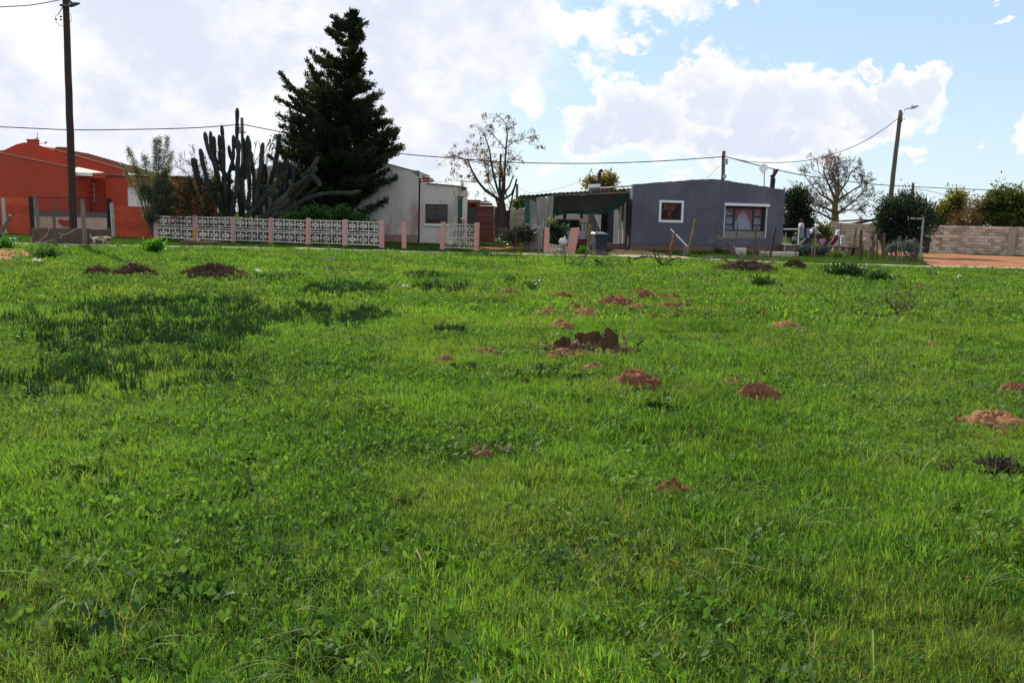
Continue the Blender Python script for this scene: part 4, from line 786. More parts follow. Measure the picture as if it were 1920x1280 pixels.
# ================================================================== FENCES, GATES
M_panel = mat('weathered precast panel', (.66, .60, .54), (.5, .45, .39), 5, bump=.4, c3=(.14, .13, .08), s3=2.2, t3=(.52, .72), objrand=.22)
M_panelm = mat('mossy precast panel', (.55, .48, .4), (.4, .34, .27), 5, bump=.4, c3=(.16, .15, .09), s3=2.5, t3=(.5, .66), objrand=.1)
M_pink = mat('faded pink post', (.6, .28, .24), (.5, .24, .2), 3, bump=.4, c3=(.45, .38, .33), s3=4, t3=(.52, .66), objrand=.1)
fA, fB = G(291, 449), G(1078, 478); ff = Fac((fA.x, fA.y), (fB.x, fB.y))
PST = [292.5, 366, 437, 508, 578, 646.7, 716, 758, 830, 894]
fen = thing('breeze_block_fence', ff.W(8, 0), 'precast breeze block fence of patterned panels between faded pink posts', 'fence')
fz_ = lambda px, py: ff.sz(px, py)
sps = [ff.sz(x, 430)[0] for x in PST]; PH = 1.30
def post(s_, h, m, par, w=.2, lean=0., nm='post', dd=0.):
    mb = MB(); mb.hexa([ff.W(s_-w/2, -.1, .08+dd), ff.W(s_+w/2, -.1, .08+dd), ff.W(s_+w/2, -.1, -.1+dd), ff.W(s_-w/2, -.1, -.1+dd), ff.W(s_-w/2+lean, h, .07+dd), ff.W(s_+w/2+lean, h, .07+dd), ff.W(s_+w/2+lean, h, -.09+dd), ff.W(s_-w/2+lean, h, -.09+dd)])
    return mb.build(nm, m, par, bevel=.015)
M_yel = mat('pink over ochre post', (.5, .24, .04), (.42, .2, .05), 3, bump=.4)
for i, s_ in enumerate(sps):
    if i == 7: continue
    p = post(s_, PH+random.uniform(-.03, .04), M_pink, fen, lean=random.uniform(-.025, .025))
    if i == 1: q = MB(); ff.bx(q, s_-.105, s_+.105, 0, .62, -.105, .085); q.build('ochre_paint_coat', M_yel, p); p['label'] = 'post with its lower half painted ochre'
pl = thing('fence_post', ff.W(sps[7], 0), 'lone faded pink concrete post standing in the gap of the fence', 'post'); post(sps[7], 1.27, M_pink, pl, .17, nm='shaft', lean=-.03)
def panel_geo(w, h, slot):
    mb = MB(); n = 3; cw = w/n; t = .05; D = .055
    def b(x0, x1, z0, z1, d=D): mb.box(((x0+x1)/2, 0, (z0+z1)/2), (x1-x0, d, z1-z0))
    b(0, w, 0, t); b(0, w, h-t, h)
    zb = t+slot
    if slot: b(t, w-t, zb, zb+t); zb += t
    for i in range(n+1): x = i*cw; x0 = max(0, x-t/2); x1 = min(w, x+t/2); b(x0, x1, t, h-t, D-.004)
    ch = h-t-zb
    for i in range(n):
        x0, x1 = i*cw+t/2, (i+1)*cw-t/2; cx, cz = (x0+x1)/2, zb+ch/2; rw, rh = (x1-x0)*.24, ch*.2; k = .055; d2 = D-.008
        b(cx-rw, cx+rw, cz+rh-k, cz+rh, d2); b(cx-rw, cx+rw, cz-rh, cz-rh+k, d2); b(cx-rw, cx-rw+k, cz-rh+k, cz+rh-k, d2); b(cx+rw-k, cx+rw, cz-rh+k, cz+rh-k, d2)
        b(cx-k/2, cx+k/2, cz+rh, h-t, d2); b(cx-k/2, cx+k/2, zb, cz-rh, d2); b(x0, cx-rw, cz-k/2, cz+k/2, d2); b(cx+rw, x1, cz-k/2, cz+k/2, d2)
        e = .055
        for sx in (-1, 1):
            for sz_ in (-1, 1): bx_, bz_ = cx+sx*(rw+e/2-.004), cz+sz_*(rh+e/2-.004); b(bx_-e/2, bx_+e/2, bz_-e/2, bz_+e/2, d2-.004)
    return mb
pw = sps[2]-sps[1]-.22
def rot_u(fac): return math.atan2(fac.u.y, fac.u.x)
def mkpanel(w, h, slot, m): o = panel_geo(w, h, slot).build('breeze_panel', m, fen, world=False); o.rotation_euler = (0, 0, rot_u(ff)); return o
bays = [(0, 1), (1, 2), (2, 3), (3, 4), (4, 5), (5, 6), (8, 9)]
T0 = mkpanel(pw, .60, .07, M_panel); B0 = mkpanel(pw, .50, 0, M_panel); T1 = mkpanel(pw, .60, .07, M_panelm); B1 = mkpanel(pw, .50, 0, M_panelm)
for k, (i, j) in enumerate(bays):
    T, B = (T1, B1) if k == 6 else (T0, B0)
    for o, z in ((B, .1), (T, .64)):
        c = o if k in (0, 6) else copy_obj(o, fen); wv = sps[j]-sps[i]-.22; c.scale = (wv/pw, 1, 1)
        c.location = ff.W(sps[i]+.11, z+random.uniform(0, .01), 0)-fen.location; c.rotation_euler = (random.uniform(-.03, .03), random.uniform(-.012, .012), rot_u(ff))
# leaning posts and broken panel at the right end
sr = [ff.sz(x, 450)[0] for x in (1025, 1066)]
p3 = thing('fence_post', ff.W(sr[0], 0), 'upright pink gate post at the right side of the iron gate', 'post'); post(sr[0], 1.2, M_pink, p3, .19, nm='shaft')
for k, (px_, lab) in enumerate(((1065.5, 'left one of two pink posts leaning together beside the shrub'), (1073, 'right one of two pink posts leaning together beside the shrub'))):
    s_ = ff.sz(px_, 470)[0]; q = thing('leaning_post', ff.W(s_, 0), lab, 'post', 'leaning pink posts'); post(s_, 1.2+.02*k, M_pink, q, .185, .2, nm='shaft', dd=.02*k)
bp = thing('broken_panel', ff.W(sr[0]+.7, 0), 'broken breeze block panel lying tilted between the pink posts', 'fence panel')
o = panel_geo(.95, .42, 0).build('panel', M_panelm, bp, world=False); o.rotation_euler = (R(-18), R(4), rot_u(ff)); o.location = ff.W(sr[0]+.12, .05, .15)-bp.location
sk = thing('round_sack', ff.W(sr[0]+.78, .42), 'round whitish sack resting on the broken panel beside the leaning posts', 'sack')
bm = bmesh.new(); bmesh.ops.create_icosphere(bm, subdivisions=3, radius=.2)
for v in bm.verts: v.co *= 1+.09*noise.noise(v.co*6); v.co.z *= .95
mb = MB(); mb.v = [tuple(v.co+sk.location+Vector((0, -.1, .15))) for v in bm.verts]; mb.f = [tuple(v.index for v in f.verts) for f in bm.faces]; bm.free()
mb.build('bag', mat('grey white plastic', (.5, .5, .53), (.38, .38, .42), 5, rough=.5, bump=.3), sk, smooth=True); mb = MB(); c = sk.location+Vector((.05, -.12, .33)); mb.tube([c, c+Vector((.03, 0, .07))], [.05, .03], 6); mb.build('knot', MATS['grey white plastic'], sk)
# iron drive gate, two sagging leaves
ig = thing('iron_gate', ff.W((sps[9]+sr[0])/2, 0), 'rusty iron double gate of thin bars sagging between pink posts', 'gate')
ga, gb = sps[9]+.16, sr[0]-.16; gm_ = ga+(gb-ga)*.57
for (a, b, z0a, z0b, z1a, z1b) in ((ga, gm_-.03, .18, -.02, 1.08, .95), (gm_+.03, gb, .02, .12, .98, 1.12)):
    fr = MB(); e = .016
    fr.tube([ff.W(a, z0a), ff.W(b, z0b)], e, 6); fr.tube([ff.W(a, z1a), ff.W(b, z1b)], e, 6); fr.tube([ff.W(a, z0a), ff.W(a, z1a)], e*1.3, 6); fr.tube([ff.W(b, z0b), ff.W(b, z1b)], e*1.3, 6)
    lf = fr.build('leaf_frame', M_rust, ig); n = int((b-a)/.14)
    for i in range(1, n):
        t = i/n; q = MB(); hh = 1 if i % 3 == 0 else .45; zz = z0a+(z0b-z0a)*t; q.tube([ff.W(a+(b-a)*t, zz), ff.W(a+(b-a)*t, zz+(z1a+(z1b-z1a)*t-zz)*hh)], .015, 5); q.build('bar', M_rust, lf)
# black sliding gate on the left, with posts
fl = Fac((G(-60, 441).x, 54), (G(288, 446).x, 52.6))
bg_ = thing('black_gate', fl.W(fl.sz(135, 430)[0], 0), 'black steel bar gate standing in front of the orange house', 'gate')
a, b = fl.sz(70, 420)[0], fl.sz(203, 420)[0]; z1 = fl.sz(135, 372.5)[1]; z0 = .12; zm = fl.sz(135, 396)[1]
mb = MB()
for z in (z0, z1): fl.bx(mb, a, b, z, z+.05, -.025, .025)
for s_ in (a, b-.05): fl.bx(mb, s_, s_+.05, z0+.051, z1-.001, -.025, .025)
fmo = mb.build('frame', M_black, bg_); n = 46
for i in range(1, n):
    s_ = a+(b-a)*i/n; q = MB(); zt_ = z1 if i % 2 == 0 else zm; fl.bx(q, s_-.006, s_+.006, z0+.051, zt_-.001, -.006, .006)
    if i % 2: fl.bx(q, s_-.025, s_+.025, zt_, zt_+.05, -.012, .012)
    q.build('bar', M_black, fmo)
def slabfence(nm, lab, x0, x1, ytop, rows, m, z0=-.05):
    t = thing(nm, fl.W(fl.sz((x0+x1)/2, 430)[0], 0), lab, 'wall'); a, b = fl.sz(x0, 420)[0], fl.sz(x1, 420)[0]; zt_ = fl.sz((x0+x1)/2, ytop)[1]; h = (zt_-z0)/rows
    for i in range(rows): q = MB(); fl.bx(q, a+random.uniform(0, .02), b-random.uniform(0, .02), z0+i*h+.003, z0+(i+1)*h-.003, -.03, .012+random.uniform(-.008, .008)); q.build('slab', m, t)
    q = MB(); fl.bx(q, a+.03, b-.03, z0, zt_-.02, -.06, -.034); q.build('backing', m, t)
    return t
slabfence('precast_wall', 'orange precast slab wall between the black gate and the breeze block fence', 214.5, 284, 387, 4, M_ormouldy)
slabfence('precast_wall', 'orange precast slab wall just left of the black gate', 8.5, 57.5, 370.5, 5, M_ormouldy)
slabfence('precast_wall', 'orange precast slab wall at the far left edge', -60, 3, 370, 5, M_ormouldy)
def pole_thing(nm, lab, cat, px0, py0, px1, py1, Y, r, m, n=8, square=False, z0=None, par='shaft', jit=.04, Y1=None):
    b = P(px0, py0, Y); 
    if z0 is None: b.z = -.08
    t = thing(nm, (b.x, b.y, max(0, b.z)), lab, cat); e = P(px1, py1, Y1 or Y); mb = MB()
    if square: mb.tube([b, e], r*1.2, 4)
    else: mb.tube([b.lerp(e, i/6) for i in range(7)], [r*(1-.15*i/6) for i in range(7)], n, jit=jit)
    mb.build(par, m, t); return t
M_whpost = mat('chipped white post', (.5, .48, .46), (.33, .31, .29), 6, bump=.4)
pole_thing('concrete_post', 'thin white post joining the two leftmost orange walls', 'post', 9, 436, 5.5, 371, 53.6, .085, M_whpost, square=True)
pole_thing('concrete_post', 'white post at the left end of the orange wall beside the gate', 'post', 213, 442, 209, 380.5, 52.6, .085, M_whpost, square=True)
pole_thing('concrete_post', 'grey post where the orange wall meets the breeze block fence', 'post', 287, 445, 284.5, 400, 52.2, .07, M_whpost, square=True)
pole_thing('gate_post', 'black gate post on the left side of the black gate', 'post', 62, 440, 57, 369, 53.5, .11, M_black, square=True)
pole_thing('gate_post', 'black gate post on the right side of the black gate', 'post', 207, 443, 205.5, 372, 53, .08, M_black, square=True)
pole_thing('wooden_post', 'knobbly grey wooden post leaning left of the earthen box', 'post', 76, 452, 65.5, 368, 42.5, .1, M_wood, jit=.14)
pole_thing('wooden_post', 'thin mossy wooden post standing before the earthen box', 'post', 105, 470, 99.5, 384, 37.8, .055, mat('mossy wood', (.12, .12, .06), (.08, .07, .045), 5, bump=.5), jit=.08)
pole_thing('wooden_post', 'thick weathered wooden post right of the tall utility pole', 'post', 160, 462, 154, 374, 39.6, .1, M_wood, jit=.12)
pole_thing('leaning_board', 'grey weathered board leaning at the far left edge', 'board', -4, 446, 19, 403, 47, .09, M_wood, jit=.1)
# brown box of slabs at the foot of the pole
bx0, bx1 = G(66, 458), G(163, 462); fx = Fac((bx0.x, 40.2), (bx1.x, 39.9)); M_box = mat('brown stained slab', (.12, .075, .055), (.075, .05, .04), 2.5, bump=.5)
eb = thing('slab_enclosure', fx.W(fx.len/2, 0), 'low box of brown stained slabs round the foot of the utility pole', 'enclosure')
zt_ = fx.sz(115, 427)[1]; q = MB(); q.prism([fx.W(0, -.1, .04), fx.W(fx.len, -.1, .04), fx.W(fx.len, zt_, .04), fx.W(0, zt_-.04, .04)], -fx.n*.07); q.build('front_slab', M_box, eb)
q = MB(); fx.bx(q, 0, .07, -.1, zt_-.06, -1.6, -.031); q.build('side_slab', M_box, eb); q = MB(); fx.bx(q, fx.len-.07, fx.len, -.1, zt_-.04, -1.6, -.031); q.build('side_slab', M_box, eb); q = MB(); fx.bx(q, .071, fx.len-.071, -.1, zt_-.06, -1.6, -1.54); q.build('rear_slab', M_box, eb)
# ================================================================== BLOCK WALLS AND CORNER
M_blk = mat('concrete block', (.56, .44, .35), (.40, .315, .25), 6, bump=.5, objrand=.38); M_mort = mat('mortar', (.16, .13, .11), (.11, .09, .08), 4, bump=.4)
def blockwall(lab, A, B, hl, m=M_blk, bl=.4, bh=.2, th=.14, coreh=None):
    f = Fac(A, B); t = thing('block_wall', f.W(f.len/2, 0), lab, 'wall'); rows = int(round(hl/bh)); cols = int(f.len/bl)
    q = MB(); f.bx(q, 0, cols*bl, -.2, rows*bh-.012, -th+.015, -.018); q.build('mortar_core', M_mort, t)
    proto_ = MB(); proto_.box((bl/2-.008, 0, bh/2-.008), (bl-.018, th, bh-.018)); full = proto_.build('block', m, t, world=False, bevel=0); ph = MB(); ph.box((bl/4-.008, 0, bh/2-.008), (bl/2-.018, th, bh-.018)); half = ph.build('block', m, t, world=False)
    fu, hu = True, True; a = rot_u(f)
    for r_ in range(rows):
        xs_ = [(i*bl, full) for i in range(cols)] if r_ % 2 == 0 else [(0, half)]+[(bl/2+i*bl, full) for i in range(cols-1)]+[(cols*bl-bl/2, half)]
        for (x, o) in xs_:
            if o is full and fu: c = o; fu = False
            elif o is half and hu: c = o; hu = False
            else: c = copy_obj(o, t)
            c.rotation_euler = (0, 0, a); c.location = f.W(x+.006, r_*bh+.006, -th/2+random.uniform(-.006, .006))-t.location
    return f, t
rA, rB = P(1742, 472, 63.5), P(1990, 472, 58.0)
fR, bwR = blockwall('long grey brown concrete block wall beyond the dirt road at right', (rA.x, rA.y), (rB.x, rB.y), 1.75)
pa = fR.sz(1893, 440)[0]
q = MB(); fR.bx(q, pa, pa+.42, -.1, 1.78, .001, .22); q.build('pier', mat('block pier', (.36, .3, .24), (.27, .22, .18), 5, bump=.5), bwR)
lA, lB = P(1560, 460, 67.5), P(1662, 460, 64.6)
fL, bwL = blockwall('shorter tan block wall behind the bare tree trunk and white sacks', (lA.x, lA.y), (lB.x, lB.y), 1.85, m=mat('tan concrete block', (.56, .42, .32), (.43, .32, .24), 6, bump=.5, objrand=.2))
q = MB(); fL.bx(q, -.1, .32, -.1, 1.9, .001, .3); q.build('pier', mat('tan pier', (.45, .36, .29), (.36, .29, .23), 5, bump=.5), bwL)
# low rough roofs behind the left block wall
fq = Fac(XY(1565, 440, 76), XY(1665, 440, 74)); sh = thing('tin_roof_shacks', fq.W(2, 0), 'low shacks with rusty red roofing sheets behind the tan block wall', 'shed')
q = MB(); fq.bx(q, 0, fq.len, -.1, fq.sz(1600, 421)[1], -3, -.2); q.build('wall', mat('shack wall', (.1, .1, .11), (.07, .06, .06), 3), sh)
for (x0, y0, x1, y1, dd, m) in ((1568, 414, 1618, 411, .0, mat('red roofing', (.2, .06, .035), (.12, .045, .03), 4)), (1594, 418.5, 1640, 409.5, .5, M_rust), (1622, 421, 1662, 412, .9, M_rust), (1637, 411, 1652, 408, -1, M_galv)):
    a, b = fq.sz(x0, y0, dd), fq.sz(x1, y1, dd); q = MB(); roof_sheet(q, fq, [a, b], -2.5, dd, 0, .05, .02, .2); q.build('roof_sheet', m, sh)
# chimney ruin right
cr = thing('brick_chimney', P(1815, 425, 70), 'crumbling red brick chimney stack between the trees behind the block wall', 'chimney'); p = P(1815, 425, 70); top_z = P(1815, 387, 70).z
rows = int(top_z/.09)
for i in range(12, rows):
    w = .82-.012*(i-12)*.4
    for j in range(3): q = MB(); q.box((p.x-.28+.28*j+(.03 if i % 2 else -.03), 70, i*.09+.045), (.265, .5, .08)); q.build('brick', M_brick, cr)
q = MB(); q.box((p.x, 70, .54), (.86, .52, 1.078)); q.build('base', M_brick, cr)
# ================================================================== POLES AND WIRES
M_pole = mat('dark creosoted pole', (.05, .03, .024), (.028, .019, .016), 3, rough=.8, bump=.5, stretch=(3, 3, .3)); M_pole2 = mat('greyed pole', (.12, .105, .09), (.08, .065, .055), 3, bump=.5, stretch=(3, 3, .3)); M_cable = mat('black cable', (.02, .02, .02), (.03, .03, .03), 3, bump=0)
def utility(lab, bpx, tpx, Y, r0, r1, m): 
    b = P(*bpx, Y); b.z = -.1; e = P(*tpx, Y); t = thing('utility_pole', (b.x, b.y, 0), lab, 'pole'); mb = MB(); n = 14; rr = random.Random(int(tpx[0]))
    mb.tube([b.lerp(e, i/n)+Vector((rr.uniform(-.012, .012), 0, 0)) for i in range(n+1)], [r0+(r1-r0)*i/n for i in range(n+1)], 12); mb.build('pole', m, t, smooth=True); return t, b, e
YL = 41.3
tp1, b1, e1 = utility('tall dark wooden utility pole at left reaching out of the top of the photo', (138.5, 455), (121.5, -45), YL, .165, .125, M_pole)
q = MB(); q.tube([P(113, 10, YL-.2), P(128, 11.5, YL-.25), P(136, 9.5, YL-.3)], [.05, .06, .05], 6); q.build('bracket', mat('grey fitting', (.1, .09, .09), (.07, .06, .06), 5), tp1)
q = MB(); q.tube([P(131, 11.5, YL-.3), P(137, 8.5, YL-.3), P(144, 7.5, YL-.3), P(150, 6.5, YL-.3)], [.07, .1, .07, .025], 8); q.build('lamp_head', MATS['grey fitting'], tp1); q = MB(); q.tube([P(130, 6, YL-.3), P(131.5, 1.5, YL-.3), P(133, 5, YL-.3)], [.05, .06, .05], 8); q.build('photocell', MATS['grey fitting'], tp1)
q = MB(); q.tube([P(118, 13, YL-.2), P(112, 23, YL-.2), P(109, 28, YL-.2)], .018, 5); q.tube([P(109, 28, YL-.2), P(104, 30, YL-.2), P(104, 37, YL-.2), P(107, 44, YL-.2), P(113, 49, YL-.2), P(121, 49, YL-.2)], .01, 5); q.tube([P(128, 24, YL-.2), P(133, 28, YL-.2), P(134, 37, YL-.2), P(130, 46, YL-.2)], .01, 5)
for x, y in ((114, 31.5), (105, 36.5), (114, 37)): q.tube([P(x-1.5, y, YL-.2), P(x+1.5, y, YL-.2)], .035, 6)
q.build('loose_wires', M_cable, tp1, kind='stuff')
tp2_, b2, e2 = utility('wooden utility pole rising behind the cactus columns', (458, 450), (453.5, 221), 60.5, .11, .095, M_pole2); p = P(448.5, 244, 60.3); q = MB(); q.box(p, (.25, .2, .42)); q.build('meter_box', M_galv, tp2_); p = P(454, 248, 60.4); q = MB(); q.box(p, (.42, .28, .06)); q.build('band', M_rust, tp2_)
tp3, b3, e3 = utility('wooden utility pole with a grey box rising behind the grey house', (1352, 465), (1357, 283), 64, .13, .115, M_pole2); q = MB(); p = P(1361, 303, 63.8); q.box(p, (.24, .2, .38)); q.build('meter_box', M_galv, tp3); q = MB(); p = P(1358.5, 331, 63.8); q.box(p, (.2, .2, .24)); q.build('lower_box', M_galv, tp3)
tp4, b4, e4 = utility('leaning street light pole standing in the dark bush at the corner', (1657, 479), (1688.5, 207), 54, .15, .11, M_pole2)
Y4 = 53.7; arm = [P(1692, 218, Y4), P(1692.5, 211, Y4), P(1695, 207, Y4), P(1700, 204, Y4), P(1709, 202.5, Y4)]; q = MB(); q.tube(arm, .03, 8); q.build('lamp_arm', M_galv, tp4)
q = MB(); q.tube([P(1707, 203, Y4), P(1712, 201.3, Y4), P(1717, 200, Y4), P(1723, 198.3, Y4)], [.05, .085, .07, .02], 8); q.build('lamp_head', M_galv, tp4); q = MB(); q.tube([P(1710, 200, Y4), P(1710.5, 198, Y4)], .05, 8); q.build('photocell', M_galv, tp4)
q = MB(); q.tube([P(1690, 224, Y4), P(1697, 223, Y4)], .02, 5); q.tube([P(1691, 219, Y4), P(1691.5, 229, Y4)], .025, 5); q.build('insulator', M_black, tp4)
tp5, b5, e5 = utility('small distant utility pole behind the dark corner bush', (1708, 455), (1712, 343), 88, .13, .12, M_pole2)
tp6, b6, e6 = utility('distant grey post between the bare tree and the carport', (968, 440), (969.5, 345), 80, .11, .1, M_pole2)
sl_ = thing('street_lamp', P(1123, 440, 82), 'small street lamp showing above the carport roof beside the steel drum', 'lamp'); sl_.location.z = 0; q = MB(); b = P(1124, 440, 82); b.z = 0; q.tube([b, P(1124, 324, 82)], .17, 8); q.build('pole', M_pole, sl_); q = MB(); q.tube([P(1124, 324, 82), P(1126, 318, 82)], .1, 6); q.tube([P(1123, 321, 82), P(1129, 318.5, 82)], [.12, .2], 8); q.build('lamp_head', M_black, sl_)
def wire(lab, pts, r=.022):
    """pts: (px, py, Y)"""
    P_ = [P(*a) for a in pts]; out = []
    for i in range(len(P_)-1):
        a, b, c, d = P_[max(i-1, 0)], P_[i], P_[i+1], P_[min(i+2, len(P_)-1)]
        for k in range(8): t = k/8; out.append(.5*((2*b)+(c-a)*t+(2*a-5*b+4*c-d)*t*t+(3*b-a-3*c+d)*t**3))
    out.append(P_[-1]); mb = MB(); mb.tube(out, r, 5); o = mb.build('overhead_cable', M_cable); tag(o, lab, 'cable', 'overhead cables')
wire('overhead cable from the left edge to the pole behind the cactus', [(-160, 233, 58), (0, 238, 59), (130, 243.5, 59.5), (240, 243, 60), (360, 240, 60.2), (452, 233.5, 60.3)], .03)
wire('overhead cable from the cactus pole to the pole behind the grey house', [(455, 233.5, 60.3), (550, 252, 60.7), (660, 273, 61), (750, 288, 61.5), (860, 297.5, 62), (960, 304.5, 62.3), (1100, 306.5, 63), (1230, 302.5, 63.4), (1356, 294, 63.8)], .03)
wire('overhead cable from the grey house pole past the bare tree to the right edge', [(1357, 292.5, 63.8), (1430, 312, 68), (1520, 331, 74), (1640, 345.5, 81), (1711, 350, 88), (1820, 355, 92), (1920, 356.5, 95), (2100, 353, 100)], .035)
wire('sagging cable rising from the grey house pole to the street light pole', [(1357, 292.5, 63.8), (1400, 302.5, 62), (1460, 305, 60), (1530, 298, 58), (1600, 275, 56), (1650, 247, 54.5), (1684, 222, 53.8)], .02)
wire('twisted cable running out of the top left corner from the tall pole', [(-120, 22, 36), (0, 13.5, 38), (60, 9.5, 39.5), (118, -1, YL)], .02)
wire('thin stay wire sloping behind the grey house roof', [(1354, 308, 64), (1338, 322, 66), (1322, 337, 68)], .012)
wire('thin service wire running from the small distant pole to the right', [(1712, 352, 88), (1750, 360, 88), (1775, 366, 88)], .02)
wire('thin wire sloping from the street lamp to the distant grey post', [(1122, 326, 82), (1060, 350, 81), (1000, 362, 80), (970, 350, 80)], .012)
# ================================================================== PLANTS
M_bark = mat('grey brown bark', (.13, .10, .08), (.08, .06, .05), 5, bump=.7, stretch=(2, 2, .5)); M_barkdk = mat('dark bark', (.05, .035, .028), (.03, .022, .018), 5, bump=.7, stretch=(2, 2, .5)); M_lich = mat('yellow lichen bark', (.13, .10, .06), (.2, .14, .03), 4, bump=.6)
# --- columnar cactus
M_cact = mat('blue green cactus skin', (.010, .024, .023), (.007, .016, .015), 2, rough=.6, bump=.3, c3=(.026, .034, .022), s3=.7); M_cact2 = mat('old ribbed cactus skin', (.027, .032, .021), (.015, .019, .013), 2, rough=.8, bump=.4, c3=(.06, .058, .036), s3=.8)
cac = thing('columnar_cactus', P(470, 450, 52.5), 'huge clump of dark columnar cactus stems rising behind the fence', 'cactus'); cac.location.z = 0
def cp(x, y): return (340+x/5.817, 200+y/5.817)
CS = [  # stem points in the crop, diameter in crop px, distance, old?
 ([(70, 760), (100, 835), (150, 950)], 34, 51.6, 0), ([(118, 560), (150, 700), (200, 870), (225, 960)], 46, 51.2, 0), ([(145, 562), (170, 700), (215, 850)], 40, 51.6, 0), ([(205, 456), (235, 620), (275, 780), (310, 960), (330, 1020)], 46, 51, 0),
 ([(255, 275), (275, 400), (310, 510), (365, 640), (400, 760), (415, 960), (420, 1020)], 44, 51.6, 0), ([(318, 268), (322, 400), (345, 520), (375, 680), (385, 900)], 38, 52.3, 0), ([(354, 322), (360, 480), (375, 640), (395, 800)], 38, 52, 0), ([(412, 305), (418, 420), (425, 600), (470, 750), (480, 900), (470, 1100)], 36, 52.2, 0),
 ([(440, 202), (450, 330), (460, 520), (462, 720), (480, 900)], 38, 51.8, 0), ([(516, 422), (530, 520), (560, 600), (575, 700)], 34, 52.5, 0), ([(568, 310), (570, 420), (565, 560), (530, 700), (470, 840)], 36, 51.4, 0), ([(609, 14), (609, 100), (607, 230), (606, 330), (608, 460)], 38, 52.4, 0),
 ([(622, 362), (622, 520), (610, 700), (600, 900), (570, 1060), (545, 1200)], 46, 50.8, 0), ([(670, 330), (685, 450), (700, 620), (690, 800)], 42, 52.6, 0), ([(726, 314), (720, 420), (720, 600), (715, 780)], 40, 52.4, 0), ([(735, 345), (745, 470), (770, 620), (790, 760), (800, 900), (820, 1080)], 42, 51.9, 0),
 ([(745, 540), (735, 700), (745, 900), (730, 1050)], 40, 51.2, 1), ([(890, 392), (880, 500), (865, 640), (845, 780), (825, 920), (815, 1060)], 40, 51, 1), ([(885, 560), (870, 800), (870, 1000)], 38, 52.6, 0), ([(1070, 294), (1055, 450), (1025, 620), (985, 780), (960, 880)], 44, 53, 0),
 ([(1035, 575), (1038, 700), (1045, 780)], 34, 52, 0), ([(1078, 590), (1075, 700), (1080, 760)], 34, 52.2, 0), ([(1108, 600), (1112, 700)], 32, 52.4, 0), ([(1150, 588), (1150, 680), (1140, 800), (1128, 930)], 34, 52.3, 0), ([(1190, 620), (1190, 690)], 30, 52.6, 0), ([(1230, 642), (1222, 760), (1215, 860), (1170, 960)], 34, 51.2, 0), ([(1283, 570), (1275, 700), (1270, 810)], 30, 52.2, 0),
 ([(640, 770), (660, 900), (690, 1030), (740, 1160)], 42, 51, 0), ([(380, 640), (440, 690), (490, 750), (560, 830)], 40, 51.9, 0), ([(480, 830), (490, 980), (470, 1120), (480, 1200)], 44, 51.3, 0), ([(850, 860), (900, 875), (1000, 865)], 26, 51.6, 1), ([(1020, 930), (1010, 1020), (985, 1100)], 34, 51.6, 0),
 ([(925, 960), (870, 1010)], 36, 50.8, 0), ([(730, 1040), (745, 1100), (770, 1180)], 30, 50.9, 0), ([(770, 1040), (772, 1110)], 24, 50.8, 0), ([(400, 930), (420, 1010), (440, 1180)], 46, 51, 0), ([(540, 900), (530, 1040), (520, 1200)], 46, 51.9, 0), ([(620, 900), (640, 1060), (650, 1200)], 46, 51.9, 0), ([(840, 1000), (860, 1100), (880, 1200)], 42, 51.8, 0), ([(900, 900), (930, 1050), (940, 1200)], 42, 52.2, 0),
 ([(1155, 700), (1080, 790), (980, 910), (880, 1030), (790, 1130), (710, 1200)], 46, 50.6, 1), ([(1240, 1020), (1250, 1110), (1258, 1140)], 26, 50.8, 0)]
def dp(x, y): return (500+x/4.922, 240+y/4.922)
CS2 = [([(500, 540), (455, 470), (410, 440), (340, 480), (260, 545), (180, 620), (80, 700), (0, 790), (-60, 840)], 42, 50.5, 1), ([(240, 510), (225, 580), (180, 640), (110, 700), (20, 800), (-30, 850)], 40, 50.3, 1), ([(870, 580), (780, 603), (700, 600), (580, 600), (460, 620), (340, 670), (200, 750), (60, 830)], 32, 50.4, 1),
 ([(465, 360), (420, 430), (370, 520), (290, 610), (200, 700), (90, 790)], 36, 51.3, 1), ([(480, 265), (440, 340), (380, 410), (320, 460)], 34, 51.5, 1), ([(100, 770), (40, 830)], 50, 50.3, 1), ([(470, 550), (400, 600), (300, 690), (180, 800)], 30, 51.6, 1), ([(262, 670), (272, 760)], 26, 50.2, 0)]
rs_ = random.Random(3)
for k_ in range(16):
    xx = rs_.uniform(330, 1150); yy = rs_.uniform(560, 860); CS.append(([(xx, yy), (xx+rs_.uniform(-15, 15), yy+160), (xx*.6+260+rs_.uniform(-20, 20), 1180)], 38, rs_.uniform(52.6, 53.4), 0))
for lst, cv, s_ in ((CS, cp, 5.817), (CS2, dp, 4.922)):
    for pts, dia, Y, old in lst:
        W_ = [P(*cv(*p), Y) for p in pts]; L_ = []
        for a, b in zip(W_, W_[1:]):
            k = max(2, int((b-a).length/.22)); L_ += [a.lerp(b, i/k) for i in range(k)]
        L_.append(W_[-1]); L_ = [L_[0]]+[L_[0].lerp(L_[1], .35)]+L_[1:]
        r0 = dia/s_/ppm(Y)/2*1.02; dist = 0; rad = []; nxt = rs_.uniform(.5, 1.1)
        for i, p in enumerate(L_):
            if i: dist += (p-L_[i-1]).length
            r = r0*(.35 if i == 0 else .82 if i == 1 else 1)
            if dist > nxt: r *= .8; nxt = dist+rs_.uniform(.6, 1.4)
            rad.append(r*rs_.uniform(.97, 1.03))
        # tip is first point: push a small dome
        mb = MB(); mb.tube(L_, rad, 14, ribs=.13 if not old else .2); mb.build('stem', M_cact2 if old else M_cact, cac, smooth=False)
